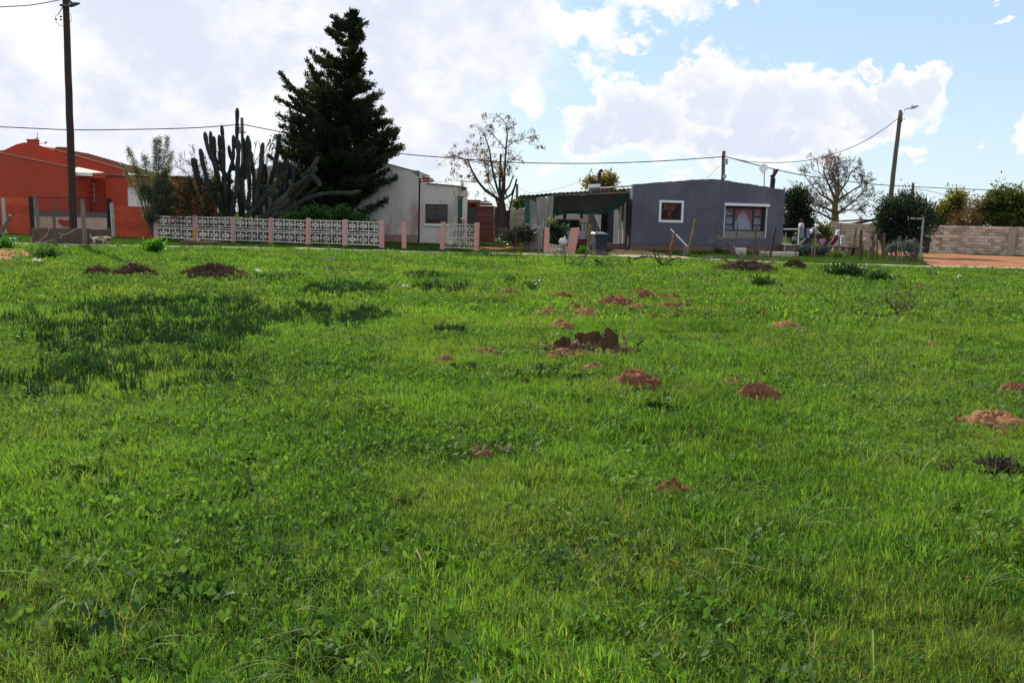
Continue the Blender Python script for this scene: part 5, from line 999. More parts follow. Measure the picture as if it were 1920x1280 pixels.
# --- generic crown made of clumps of leaves
def crown(parent, blobs_, n, size, aspect, m, name='crown', up=.3, shell_=.55, spread=.5, cl=40, cr=.22, dirout=.5, kind=None, extra=None):
    """blobs_: (centre, rx, ry, rz, weight). Leaves gather in small clumps spread through the ellipsoids"""
    C, D = [], []; w = np.array([b[4] if len(b) > 4 else b[1]*b[3] for b in blobs_], float); w /= w.sum()
    for b, k in zip(blobs_, (w*n).astype(int)):
        nc = max(3, k//cl); d = rdirs(nc); nz = np.array([noise.noise(Vector(tuple(v*1.9))+Vector((b[0][0], b[0][1], b[0][2]))) for v in d]); rr = (shell_+(1-shell_)*rng.random(nc))*(1+.85*nz)+.3*(rng.random(nc) < .2)*rng.random(nc); cc = d*rr[:, None]*np.array([b[1], b[2], b[3]])+np.array(b[0])
        i = rng.integers(0, nc, k); off = rng.normal(size=(k, 3))*cr*(.6+.8*rng.random(nc))[i][:, None]
        C.append(cc[i]+off); D.append(off/cr*.5+d[i]*dirout+rdirs(k)*spread+np.array([0, 0, up]))
    C = np.concatenate(C); D = np.concatenate(D); k = C[:, 2] > .02; C, D = C[k], D[k]
    return leaves(name, C, D, size*(.6+.8*rng.random(len(C))), aspect, m, parent, kind)
def pb(px, py, Y, rx, rz, w=None, ry=None):
    """an ellipsoid at a pixel, radii in pixels"""
    p = P(px, py, Y); k = ppm(Y); b = (tuple(p), rx/k, (ry or rx)/k, rz/k); return b+((w,) if w else ())
def limb(mb, pts, r0, r1, n=6): mb.tube(pts, [r0+(r1-r0)*i/(len(pts)-1) for i in range(len(pts))], n)
# --- cypress
YT = 55.
cyp = thing('cypress_tree', P(640, 450, YT), 'tall dark ragged cypress standing between the cactus and the white house', 'tree'); cyp.location.z = 0
M_cyp = folmat('dark cypress scale leaves', (.010, .022, .011), (.035, .06, .024), trans=.2, rough=.7, spec=.15, pscale=1.2, third=(.05, .045, .03), t3=(.95, .98))
tb = Vector((P(632, 450, YT).x, YT, -.1)); tt = P(661, 34, YT); mb = MB(); limb(mb, [tb.lerp(tt, i/12)+Vector((.06*math.sin(i), 0, 0)) for i in range(13)], .3, .03, 10); mb.build('trunk', M_barkdk, cyp)
PROF = [(25, 652, 666), (40, 630, 676), (50, 628, 690), (62, 622, 676), (78, 635, 672), (95, 612, 672), (110, 604, 674), (120, 584, 675), (138, 590, 668), (150, 578, 668), (160, 578, 692), (172, 568, 700), (180, 562, 703), (190, 540, 702), (200, 562, 690), (208, 552, 688), (220, 545, 718), (232, 547, 716), (245, 545, 722), (256, 549, 742), (268, 540, 745), (280, 528, 745), (292, 524, 735), (305, 521, 716), (322, 520, 730), (340, 525, 724), (355, 530, 722), (370, 535, 716), (382, 545, 712), (395, 560, 700), (405, 575, 690)]
def profw(y):
    for a, b in zip(PROF, PROF[1:]):
        if a[0] <= y <= b[0]: t = (y-a[0])/(b[0]-a[0]); return a[1]+(b[1]-a[1])*t, a[2]+(b[2]-a[2])*t
    return (PROF[0][1:] if y < PROF[0][0] else PROF[-1][1:])
CC, CD, CS_ = [], [], []; brm = MB(); rc = random.Random(5)
def spray(base, d, ln, big=1.):
    """a branch: clumps along base + d*ln, dense tips"""
    side = d.cross(Vector((0, 0, 1))).normalized(); n = max(2, int(ln/.2))
    for i in range(n+1):
        t = i/n; c = base+d*ln*t+Vector((0, 0, .12*ln*t*t)); wv = (.34-.2*t)*min(1, ln*.5)*big
        for k in range(3 if t < .8 else 2):
            o = side*rc.uniform(-wv, wv)+Vector((0, 0, rc.uniform(-.5, .5)*wv)); CC.append(c+o); CD.append((d*.8+side*rc.uniform(-.5, .5)+Vector((0, 0, .55))).normalized()); CS_.append(rc.uniform(.7, 1.2)*big)
y = 27.
while y < 408:
    l, r = profw(y); axis = P(632+(661-632)*(450-y)/416, y, YT); k = ppm(YT); wl, wr = max(.15, (axis.x-P(l, y, YT).x)), max(.15, P(r, y, YT).x-axis.x)
    nb = 3 if y < 90 else 4 if y < 180 else 5
    nb -= rc.random() < .35
    for j in range(nb):
        a = rc.uniform(0, 6.283); ca, sa = math.cos(a), math.sin(a); rad = (wr if ca > 0 else wl)*abs(ca)+(wl+wr)*.45*abs(sa); rad *= rc.choice((.4, .62, .82, .93, 1.02))
        dz = rc.uniform(.05, .4); d = Vector((ca, sa, dz)).normalized(); st = rad*rc.uniform(.0, .35); ln = (rad-st)*.97
        spray(axis+Vector((ca*st, sa*st, -rad*dz*.85)), d, ln, .85 if y < 110 else 1.05)
        if j % 3 == 0: brm.tube([axis+Vector((0, 0, -rad*dz*.85)), axis+Vector((ca*rad*.5, sa*rad*.5, -rad*dz*.4)), axis+Vector((ca*rad*.85, sa*rad*.85, 0))], [.045, .03, .012], 4)
    y += 5.6
# outlying boughs seen in the silhouette
for (bx_, by_, ex, ey) in ((590, 205, 526, 150), (588, 215, 520, 195), (585, 222, 545, 190), (570, 245, 545, 215), (690, 250, 716, 212), (700, 270, 744, 255), (705, 290, 744, 285), (690, 200, 703, 182), (600, 160, 578, 122), (622, 125, 584, 104), (640, 80, 613, 62), (650, 45, 624, 36), (668, 65, 676, 52), (560, 340, 505, 300), (555, 330, 524, 285), (550, 330, 515, 330), (560, 275, 545, 232), (675, 110, 676, 98), (670, 150, 673, 160)):
    a, b = P(bx_, by_, YT-.3), P(ex, ey, YT-.4); d = b-a; spray(a, d.normalized(), d.length, .8); brm.tube([a, b], [.05, .015], 4)
CC = np.array([tuple(c) for c in CC]); CD = np.array([tuple(c) for c in CD]); CS_ = np.array(CS_); per = 30; n = len(CC)
i = np.repeat(np.arange(n), per); off = rng.normal(size=(n*per, 3))*.085*CS_[i][:, None]; off += CD[i]*(rng.random(n*per)*.16*CS_[i])[:, None]
pos = CC[i]+off; dr_ = CD[i]*.9+off*3.2+rdirs(n*per)*.35; lit = rng.random(n)[i]*.6+rng.random(n*per)*.4
keep = pos[:, 2] > .25
leaves('crown', pos[keep], dr_[keep], (.15*(.7+.6*rng.random(n*per)))[keep], .42, M_cyp, cyp, extra=lit[keep]); brm.build('branches', M_barkdk, cyp, kind='stuff')
print('cypress leaves', n*per)
# --- airy grey green tree at the orange house
YS = 51.; sa_ = thing('willowy_tree', P(285, 446, YS), 'airy grey green feathery tree in front of the garage door', 'tree'); sa_.location.z = 0
M_sa = folmat('grey green feathery leaf', (.045, .065, .042), (.12, .15, .10), trans=.35, rough=.6, spec=.2)
mb = MB(); C, D = [], []
def feather(mb, a, b, w0, n, C, D, droop=0.1, seed=0, gap=.0):
    rr = random.Random(seed); pts = [a.lerp(b, i/6)+Vector((rr.uniform(-.05, .05), rr.uniform(-.1, .1), 0)) for i in range(7)]; limb(mb, pts, .035, .008, 5)
    for k in range(n):
        t = rr.random()**.8; p = a.lerp(b, t); rr_ = w0*1.35*(1-t*.7)*rr.random()**.5; q = Vector((rr.gauss(0, 1), rr.gauss(0, 1), rr.gauss(0, .5))).normalized(); c = p+q*rr_
        for m_ in range(5): C.append(tuple(c+Vector((rr.gauss(0, .05), rr.gauss(0, .05), rr.gauss(0, .07))))); D.append(tuple(q*.5+Vector((rr.gauss(0, .4), rr.gauss(0, .4), rr.gauss(.25, .5)))))
base = Vector((P(288, 446, YS).x, YS, 0))
for s_, (ex, ey, w0, n_) in enumerate(((298, 258, .35, 420), (313, 258, .3, 330), (291, 262, .32, 360), (270, 290, .38, 360), (240, 278, .36, 340), (228, 306, .28, 160), (255, 310, .4, 300), (322, 285, .3, 280), (310, 320, .5, 520), (300, 340, .6, 700), (270, 350, .6, 700), (322, 345, .4, 400), (300, 390, .6, 800), (330, 370, .5, 500), (285, 410, .6, 700), (320, 400, .5, 500))):
    e = P(ex, ey, YS+random.uniform(-.5, .5)); mid = P((ex+285)/2+6, 360+(ey-258)*.25, YS); m0 = base.lerp(mid, .6); limb(mb, [base, m0, mid], .06, .035, 5); feather(mb, mid, e, w0, int(n_*1.0), C, D, seed=s_)
mb.build('stems', M_bark, sa_); leaves('crown', C, D, .06+.05*rng.random(len(C)), .32, M_sa, sa_)
# --- olive bush with bare twigs
YB = 50.8; ob = thing('olive_bush', P(370, 447, YB), 'dark olive and russet bush left of the cactus behind the fence', 'bush'); ob.location.z = 0
M_ob = folmat('olive russet leaf', (.014, .022, .008), (.042, .045, .016), trans=.2, rough=.6, spec=.2, pscale=1.4, third=(.07, .035, .015), t3=(.9, .94))
crown(ob, [pb(345, 372, YB, 28, 40), pb(378, 385, YB, 34, 30), pb(405, 365, YB+.8, 26, 30), pb(390, 345, YB+.9, 18, 26), pb(352, 410, YB-.3, 30, 26), pb(398, 405, YB-.3, 26, 24), pb(345, 345, YB+.5, 18, 18)], 17000, .09, .4, M_ob, cr=.16, shell_=.3)
def twigtree(parent, base, d0, ln0, r0, depth, seed, mt, spread=.55, ratio=.74, up=.15, nb=(2, 3), tips=None, name='twigs', first=None, bend=.12, kinds=None):
    rr = random.Random(seed); tw = MB(); lim = []
    def rec(p, d, ln, r, k):
        pts = [p]; q = p; dd = d.copy(); n = 4
        for i in range(n): dd = (dd+Vector((rr.gauss(0, bend), rr.gauss(0, bend), rr.gauss(0, bend)+up*.12))).normalized(); q = q+dd*ln/n; pts.append(q)
        if k >= depth-2 and name != 'all': m_ = MB(); m_.tube(pts, [r*(1-.3*i/n) for i in range(n+1)], 7); lim.append(m_)
        else: tw.tube(pts, [max(.012, r*(1-.3*i/n)) for i in range(n+1)], 4 if r < .03 else 6)
        if k == 0:
            if tips is not None: tips.append((q.copy(), dd.copy()))
            return
        for j in range(rr.randint(*nb)):
            ax = Vector((rr.gauss(0, 1), rr.gauss(0, 1), rr.gauss(0, .6))); ax = (ax-dd*ax.dot(dd)).normalized(); e = (dd+ax*rr.uniform(.3, 1)*spread*1.6+Vector((0, 0, up))).normalized()
            s0 = pts[-1] if j == 0 else pts[rr.randint(2, 4)]
            rec(s0, e, ln*ratio*rr.uniform(.75, 1.15), r*.66, k-1)
    rec(Vector(base), Vector(d0).normalized(), ln0, r0, depth)
    for m_ in lim: m_.build('limb', mt, parent)
    if tw.v: tw.build(name if name != 'all' else 'twigs', mt, parent, kind='stuff')
bt0 = thing('bare_twiggy_shrub', P(380, 447, 53.5), 'leafless twiggy shrub behind the left cactus stems', 'shrub'); bt0.location.z = 0
for k, (x, y, dx) in enumerate(((385, 360, -.2), (375, 350, -.5), (400, 350, .1), (480, 330, .3), (470, 330, -.1), (505, 350, .1))): twigtree(bt0, P(x, y+10, 54), (dx, 0, 1), .95, .03, 4, 20+k, M_barkdk, name='all')
q = MB(); q.tube([Vector((P(385, 400, 54).x, 54, 0)), P(385, 370, 54)], .08, 6); q.tube([Vector((P(475, 400, 54).x, 54, 0)), P(475, 340, 54)], .08, 6); q.build('trunk', M_barkdk, bt0)
yb = thing('yellowish_bush', P(500, 447, 55.5), 'yellowish olive bush showing between the cactus stems', 'bush'); yb.location.z = 0
crown(yb, [pb(498, 345, 55.5, 22, 34), pb(520, 370, 55, 26, 40), pb(480, 380, 55, 26, 40), pb(440, 380, 54, 30, 40), pb(380, 330, 54.5, 18, 20)], 5000, .11, .45, folmat('yellow olive leaf', (.05, .05, .015), (.11, .09, .03), trans=.4), cr=.18, shell_=.3)
M_shadeleaf = folmat('shade toned added leaf', (.008, .018, .008), (.02, .035, .014), trans=.1, rough=.7, spec=.1)  # dark leaves for undergrowth added to stand for tree shade behind the fence
for k, (xa, xb, lab) in enumerate(((300, 360, 'undergrowth added behind the two leftmost fence bays, dark in place of shade'), (365, 500, 'undergrowth added at the foot of the cactus behind the fence, dark in place of shade'), (505, 600, 'undergrowth added under the leaning cactus stems behind the fence, dark in place of shade'), (605, 700, 'undergrowth added beneath the cypress behind the right fence bays, dark in place of shade'))):
    un = thing('undergrowth', (P((xa+xb)/2, 450, 52.4).x, 52.4, 0), lab, 'undergrowth'); nbl = max(2, int((xb-xa)/18)); crown(un, [pb(xa+(xb-xa)*(i+.5)/nbl, 431+i*.2, 52.2, 13, 17, 1, 14) for i in range(nbl)], int((xb-xa)*55), .15, .5, M_shadeleaf, cr=.16, shell_=.3, name='foliage')
# --- mallow shrubs at the fence
M_mal = folmat('round green leaf', (.02, .065, .015), (.05, .12, .025), trans=.35, rough=.45, spec=.3, pscale=1.5)
ms = thing('leafy_shrub', P(575, 450, 50.2), 'fresh green leafy shrub growing over the fence, left of two', 'shrub'); ms.location.z = 0
crown(ms, [pb(588, 397, 50.2, 16, 12), pb(565, 404, 50.2, 20, 10), pb(605, 402, 50.2, 14, 12), pb(612, 420, 49.9, 8, 9), pb(545, 408, 50.2, 12, 8)], 2200, .12, .85, M_mal, cr=.12, shell_=.2, cl=24)
ms = thing('leafy_shrub', P(640, 450, 50.0), 'fresh green leafy shrub growing over the fence, right of two', 'shrub'); ms.location.z = 0
crown(ms, [pb(642, 396, 50, 10, 11), pb(630, 406, 50, 18, 9), pb(650, 404, 50, 14, 8), pb(620, 432, 49.2, 4, 9), pb(672, 408, 50, 12, 6)], 1700, .12, .85, M_mal, cr=.12, shell_=.2, cl=24)
# --- syringa tree with seed clusters
YM = 50.5; sy = thing('seed_cluster_tree', P(945, 447, YM), 'nearly bare many stemmed tree hung with dry seed clusters beside the iron gate', 'tree'); sy.location.z = 0
def sp(x, y, Y=YM): return P(800+x/4.267, 200+y/4.267, Y)
M_seed = folmat('dry seed clusters', (.11, .075, .05), (.24, .16, .10), trans=.2, rough=.8, spec=.1)
for k, (pts, r0, r1) in enumerate((([(600, 1050), (610, 900), (600, 790), (590, 740)], .28, .17), ([(575, 1050), (560, 900), (565, 800)], .2, .12), ([(650, 1050), (640, 940), (655, 830)], .2, .1))):
    m_ = MB(); limb(m_, [sp(*p, YM+.1*k) for p in pts], r0, r1, 12); m_.build('trunk', M_barkdk, sy)
tips = []
LM = [([(590, 780), (560, 730), (470, 670), (410, 600), (360, 510), (330, 430), (230, 395), (150, 400)], .17, .03), ([(590, 740), (560, 640), (530, 520), (510, 400), (495, 320), (460, 220), (400, 160)], .13, .025), ([(610, 760), (620, 640), (625, 480), (635, 330), (645, 230), (635, 140), (570, 65)], .14, .025), ([(585, 760), (585, 600), (592, 380)], .15, .09), ([(600, 760), (610, 600), (600, 500)], .13, .08),
      ([(620, 740), (680, 700), (705, 640), (720, 580)], .11, .08), ([(620, 700), (660, 640), (695, 550)], .1, .06), ([(640, 720), (600, 560), (540, 480), (380, 440), (320, 420)], .07, .02), ([(410, 605), (340, 600), (260, 595), (170, 580)], .05, .015), ([(635, 330), (700, 280), (760, 265), (855, 230)], .05, .015), ([(630, 340), (560, 260), (500, 190), (440, 180)], .06, .015), ([(500, 600), (490, 460), (420, 430), (350, 350)], .05, .012), ([(625, 470), (680, 430), (740, 420)], .04, .012), ([(650, 560), (670, 440), (650, 380)], .03, .01), ([(560, 700), (500, 600), (470, 480), (500, 400)], .06, .02), ([(660, 840), (690, 700), (716, 600)], .07, .06), ([(570, 800), (540, 700), (500, 640), (480, 540)], .06, .02)]
for pts, r0, r1 in LM:
    W_ = [sp(*p, YM+random.uniform(-.25, .25)) for p in pts]; m_ = MB(); limb(m_, W_, r0*.55, r1*.6, 7); m_.build('limb', M_barkdk, sy)
tw = MB(); rr = random.Random(9); CL = []
for pts, r0, r1 in LM[:3]+LM[7:15]:
    W_ = [sp(*p, YM) for p in pts]
    for a, b in zip(W_[1:], W_[2:]):
        for _ in range(int((b-a).length*6.5)+1):
            p = a.lerp(b, rr.random()); d = Vector((rr.gauss(0, 1), rr.gauss(0, 1), rr.gauss(.25, .8))).normalized(); l = rr.uniform(.25, .95); q = p+d*l*.5+Vector((0, 0, .03)); e = p+d*l; tw.tube([p, q, e], [.013, .009, .005], 4)
            if rr.random() < .75: CL.append(e)
            for __ in range(2): f_ = q+Vector((rr.gauss(0, 1), rr.gauss(0, 1), rr.gauss(0, 1))).normalized()*rr.uniform(.15, .4); tw.tube([q, f_], .005, 3)
for x, y in ((570, 65), (650, 95), (440, 180), (370, 230), (435, 250), (330, 270), (210, 365), (150, 400), (855, 228), (760, 222), (685, 165), (690, 210), (520, 160), (200, 435), (250, 465), (240, 540), (165, 585), (480, 390), (540, 380), (600, 480), (640, 495), (620, 390), (740, 400), (720, 480), (840, 260), (400, 700), (470, 740), (320, 690)): CL.append(sp(x, y, YM))
tw.build('twigs', M_barkdk, sy, kind='stuff')
C, D = [], []
for c in CL:
    k = rr.randint(14, 40); s_ = rr.uniform(.08, .17)
    for _ in range(k): o_ = Vector((rr.gauss(0, 1), rr.gauss(0, 1), rr.gauss(-.5, 1)))*s_*.7; C.append(tuple(c+o_)); D.append(tuple(o_+Vector((0, 0, -.1))))
leaves('seed_clusters', C, D, .075+.045*rng.random(len(C)), .5, M_seed, sy, kind='stuff')
# --- big bare tree at right
YR = 74.; bt = thing('bare_spreading_tree', P(1567, 447, YR), 'large round crowned bare tree behind the tan block wall', 'tree'); bt.location.z = 0
mb = MB(); b_ = Vector((P(1566, 447, YR).x, YR, 0)); limb(mb, [b_, P(1566, 410, YR), P(1565, 392, YR), P(1567, 372, YR)], .32, .2, 12); mb.build('trunk', M_lich, bt)
tips = []; rr = random.Random(12)
for k, (sx, sy_, ex, ey, r0) in enumerate(((1567, 372, 1572, 348, .26), (1566, 385, 1540, 365, .2), (1567, 380, 1595, 360, .2), (1564, 398, 1530, 385, .18), (1569, 400, 1600, 378, .16), (1565, 372, 1553, 345, .2), (1569, 374, 1585, 345, .2), (1560, 411, 1525, 395, .16), (1567, 378, 1566, 345, .22), (1568, 405, 1580, 398, .12), (1556, 412, 1548, 396, .1))):
    a, e = P(sx, sy_, YR), P(ex, ey, YR+rr.uniform(-1.4, 1.4)); m_ = MB(); mid = a.lerp(e, .5)+Vector((rr.uniform(-.1, .1), 0, .05)); limb(m_, [a, mid, e], r0*.6, r0*.33, 7); m_.build('limb', M_lich if k < 3 else M_bark, bt)
    d = (e-a).normalized(); cen = P(1567, 392, YR); d2 = (d+(e-cen).normalized()*.5).normalized()
    twigtree(bt, e, d2, .95 if ey < 380 else .85, r0*.3, 6, 40+k, M_bark, spread=.75, ratio=.74, up=.06, nb=(2, 3), tips=tips, name='all', bend=.1)
    twigtree(bt, mid, (d2+Vector((rr.uniform(-1, 1), rr.uniform(-.8, .8), .3))).normalized(), .8, r0*.22, 5, 80+k, M_bark, spread=.75, ratio=.74, up=.06, nb=(2, 3), name='all', bend=.12)
    twigtree(bt, e.lerp(mid, .4), (d2+Vector((rr.uniform(-1, 1), rr.uniform(-.8, .8), .3))).normalized(), .9, r0*.22, 5, 110+k, M_bark, spread=.75, ratio=.74, up=.06, nb=(2, 3), name='all', bend=.12)
C, D = [], []
for p, d in tips:
    if rr.random() < .07:
        for _ in range(7): C.append(tuple(p+Vector((rr.gauss(0, .12), rr.gauss(0, .12), rr.gauss(0, .1))))); D.append((rr.gauss(0, 1), rr.gauss(0, 1), rr.gauss(0, 1)))
leaves('dry_leaves', C, D, .11, .5, folmat('dry yellow leaf', (.12, .07, .03), (.2, .14, .06), trans=.3), bt, kind='stuff')
# --- evergreens, bushes and trees
def bush(nm, lab, cat, px, Y, bl, n, size, asp, m, trunk=None, **k):
    t = thing(nm, (P(px, 450, Y).x, Y, 0), lab, cat)
    for i, (x0, y0, x1, y1, r) in enumerate(trunk or ()): m_ = MB(); a = P(x0, y0, Y); a.z = max(a.z, -.05); limb(m_, [a, a.lerp(P(x1, y1, Y), .5)+Vector((.05, 0, 0)), P(x1, y1, Y)], r, r*.5, 8); m_.build('trunk', M_bark, t)
    crown(t, bl, n, size, asp, m, **k); return t
M_ever = folmat('dark evergreen leaf', (.008, .022, .010), (.025, .05, .02), trans=.15, rough=.6, spec=.2, pscale=1.2); M_ever2 = folmat('mid green leaf', (.03, .055, .014), (.10, .125, .028), trans=.35, rough=.5, spec=.25, pscale=.9); M_yl = folmat('yellow green leaf', (.06, .075, .015), (.16, .15, .03), trans=.45, rough=.5, pscale=.9)
bush('evergreen_tree', 'dark evergreen tree right behind the grey house corner', 'tree', 1497, 66., [pb(1492, 385, 66, 22, 30), pb(1508, 410, 66, 20, 24), pb(1485, 425, 66, 22, 26), pb(1505, 435, 65.5, 20, 18), pb(1500, 364, 66, 9, 14), pb(1480, 368, 66.5, 10, 14)], 15000, .16, .45, M_ever, trunk=((1495, 450, 1495, 400, .15),), cr=.22, shell_=.25)
bush('creeper_bush', 'sunlit pale green creeper on the fence left of the tan block wall', 'bush', 1542, 66.5, [pb(1535, 432, 66.5, 9, 16), pb(1548, 435, 66.5, 11, 18), pb(1543, 450, 66.5, 13, 8)], 2600, .14, .6, folmat('pale creeper leaf', (.06, .08, .03), (.17, .18, .07), trans=.35), cr=.14, shell_=.2)
bush('corner_bush', 'dense dark bush wrapped round the street light pole at the corner', 'bush', 1697, 53.2, [pb(1678, 398, 53.2, 27, 28), pb(1712, 402, 53.5, 28, 30), pb(1697, 420, 53.3, 42, 26), pb(1663, 412, 53., 15, 30), pb(1700, 382, 54.8, 34, 14), pb(1672, 378, 54.6, 12, 10), pb(1698, 372, 55, 7, 8), pb(1735, 405, 54.6, 10, 24), pb(1690, 440, 53.3, 26, 12), pb(1655, 428, 53, 11, 18), pb(1741, 418, 53.4, 9, 20), pb(1670, 446, 53, 16, 10), pb(1716, 446, 53, 20, 12), pb(1700, 364, 53.5, 5, 9)], 24000, .13, .45, M_ever, trunk=((1658, 482, 1664, 430, .2), (1700, 470, 1700, 430, .12)), cr=.2, shell_=.3)
bush('leafy_tree', 'yellow green tree over the block wall just right of the corner bush', 'tree', 1783, 70., [pb(1795, 380, 70, 18, 20), pb(1772, 400, 70, 22, 24), pb(1798, 405, 70, 16, 22), pb(1755, 412, 70, 14, 16), pb(1802, 368, 70, 8, 8)], 6500, .2, .5, M_yl, trunk=((1783, 450, 1785, 400, .15),), cr=.26, shell_=.25)
bush('brown_bush', 'brownish twiggy bush behind the block wall around the brick chimney', 'bush', 1808, 67., [pb(1795, 415, 67, 16, 14), pb(1822, 412, 67, 16, 18), pb(1828, 382, 68, 14, 10), pb(1838, 395, 68, 8, 16)], 3000, .17, .35, folmat('russet leaf', (.07, .045, .02), (.16, .09, .04), trans=.3), cr=.24, shell_=.25)
bush('leafy_tree', 'dense green tree over the block wall at the right edge', 'tree', 1870, 68., [pb(1862, 395, 68, 24, 26), pb(1890, 385, 68, 22, 30), pb(1840, 412, 68, 20, 16), pb(1872, 370, 68, 9, 14), pb(1885, 415, 67.5, 40, 16)], 11000, .2, .5, M_ever2, trunk=((1870, 450, 1870, 400, .15),), cr=.25, shell_=.25)
bush('leafy_tree', 'dense green tree cut off by the right edge behind the block wall', 'tree', 1925, 67., [pb(1925, 385, 67, 28, 34), pb(1903, 375, 67, 10, 14), pb(1950, 395, 67, 30, 34), pb(1920, 415, 67, 34, 16)], 9000, .2, .5, M_ever2, trunk=((1925, 450, 1925, 400, .15),), cr=.25, shell_=.25)
bush('autumn_tree', 'small yellow brown tree above the carport roof', 'tree', 1125, 90., [pb(1110, 345, 90, 14, 13), pb(1138, 342, 90, 13, 13), pb(1130, 350, 90, 25, 12), pb(1141, 333, 90, 8, 8)], 4200, .24, .5, folmat('autumn leaf', (.08, .065, .02), (.2, .15, .05), trans=.4), trunk=((1125, 440, 1125, 350, .2),), cr=.3, shell_=.2)
bush('garden_bush', 'green bush far behind the slotted block wall', 'bush', 972, 72., [pb(968, 385, 72, 12, 10), pb(978, 382, 72, 10, 12), pb(972, 400, 72, 18, 16)], 2200, .17, .5, M_ever2, cr=.2, shell_=.2)
bush('flowering_shrub', 'dark round shrub with small white flowers behind the iron gate', 'shrub', 972, 48.8, [pb(966, 442, 48.8, 24, 15), pb(985, 440, 48.9, 20, 14), pb(950, 448, 48.7, 10, 8)], 5200, .10, .4, folmat('dark glossy leaf', (.012, .03, .015), (.035, .06, .03), trans=.15, rough=.35, spec=.5, third=(.6, .6, .55), t3=(.985, .99)), cr=.12, shell_=.4)
ag = thing('grey_aloe', G(1010, 466), 'spiky grey green aloe at the right leaf of the iron gate', 'plant'); C, D = [], []
for k in range(150): a = rng.random()*6.28; e = rng.random()*1.2+.15; d = np.array([math.cos(a)*math.cos(e), math.sin(a)*math.cos(e), math.sin(e)]); c = np.array(ag.location)+d*.2+np.array([rng.normal()*.14, rng.normal()*.1, 0]); C.append(c); D.append(d)
leaves('leaves', C, D, .38, .1, folmat('grey aloe leaf', (.04, .055, .045), (.1, .12, .1), trans=.05, rough=.5), ag)
bush('round_shrub', 'clipped green shrub with two yellow sprigs behind the round sack', 'shrub', 1048, 46.9, [pb(1048, 438, 46.9, 16, 20), pb(1048, 455, 46.8, 16, 12), pb(1036, 432, 46.9, 7, 12)], 5200, .09, .45, folmat('deep green leaf', (.015, .04, .014), (.04, .075, .025), trans=.2, rough=.45), cr=.1, shell_=.3)
for (x, y) in ((1030.5, 412), (1039.5, 411.5)): crown([o for o in COL.objects if o.get('label') == 'clipped green shrub with two yellow sprigs behind the round sack'][0], [pb(x, y, 46.9, 2.2, 4)], 60, .09, .5, folmat('yellow sprig leaf', (.2, .2, .02), (.32, .28, .03), trans=.4), name='yellow_sprig', cr=.03, cl=20)
M_silv = folmat('silvery leaf', (.05, .075, .07), (.13, .17, .16), trans=.1, rough=.45, spec=.4)
bush('silver_shrub', 'silvery blue shrub below the porch wall, left of two', 'shrub', 1512, 50.5, [pb(1512, 471, 50.5, 14, 9), pb(1500, 474, 50.5, 8, 7)], 1500, .1, .7, M_silv, cr=.08, shell_=.2, cl=20)
bush('silver_shrub', 'silvery blue shrub below the seated child, right of two', 'shrub', 1543, 50., [pb(1545, 469, 50, 12, 9), pb(1536, 472, 50, 8, 8)], 1500, .1, .7, M_silv, cr=.08, shell_=.2, cl=20)
bush('low_green_shrub', 'low deep green shrub in front of the stone bench', 'shrub', 1568, 48.5, [pb(1568, 479, 48.5, 14, 5)], 1000, .09, .5, M_ever2, cr=.08, shell_=.2, cl=20)
hd = bush('clump_hedge', 'low open hedge of silvery plants on bare stems beside the street sign', 'hedge', 1697, 46.5, [pb(1685, 463, 46.5, 13, 7), pb(1705, 461, 46.5, 15, 8), pb(1718, 467, 46.5, 8, 7), pb(1670, 467, 46.5, 7, 5)], 2400, .09, .7, M_silv, cr=.08, shell_=.2, cl=20)
q = MB()
for k in range(40): x = random.uniform(1668, 1724); a = P(x, 486, 46.5+random.uniform(-.3, .3)); a.z = -.02; q.tube([a, P(x+random.uniform(-5, 5), random.uniform(462, 472), 46.5)], .016, 4)
q.build('stems', M_bark, hd, kind='stuff')
def weedclump(lab, px, py, w, h, n, m=M_weed, size=.16):
    c = Gh(px, py); k = ppm(c.y); t = thing('weed_clump', (c.x, c.y, hgt(c.x, c.y)), lab, 'weeds'); C, D = [], []
    crown(t, [((c.x, c.y, h/k*.4), w/k*.5, w/k*.4, h/k*.5)], n, size, .45, m, name='leaves', cr=.09, up=.6, shell_=.1, cl=14)
M_tall = folmat('tall weed leaf', (.03, .09, .015), (.08, .17, .025), trans=.45, rough=.45, tcol=(1.5, 1.8, .4)); M_dkw = folmat('dark weed leaf', (.015, .04, .012), (.04, .09, .02), trans=.25, rough=.5)
weedclump('tall bright green weed clump near the walking dog', 290, 476, 46, 30, 900, M_tall, .13)
weedclump('dark green weed thicket by the kerb below the stone bench', 1585, 520, 80, 24, 2200, M_dkw, .12)
weedclump('spread of dark weeds right of the kerb thicket', 1645, 528, 70, 12, 1000, M_dkw, .1)
weedclump('small dark green clump alone in the middle distance', 998, 545, 18, 10, 180, M_dkw, .08)
weedclump('bushy weeds right of the leaning board at the far left', 12, 470, 40, 22, 700, M_tall, .11)
weedclump('weeds sprouting beside the thin mossy post', 90, 487, 60, 20, 900, M_dkw, .1)
weedclump('weed tuft at the foot of the leaning pink posts', 1092, 476, 22, 14, 350, M_tall, .1)
weedclump('tuft of grass and stalks below the kerb side branch heap', 1425, 538, 38, 18, 400, M_dkw, .1)
weedclump('dark weeds at the wall foot below the big window', 1345, 474, 30, 10, 350, M_dkw, .1)
weedclump('small weed far right below the dirt road', 1745, 516, 16, 8, 120, M_dkw, .08)
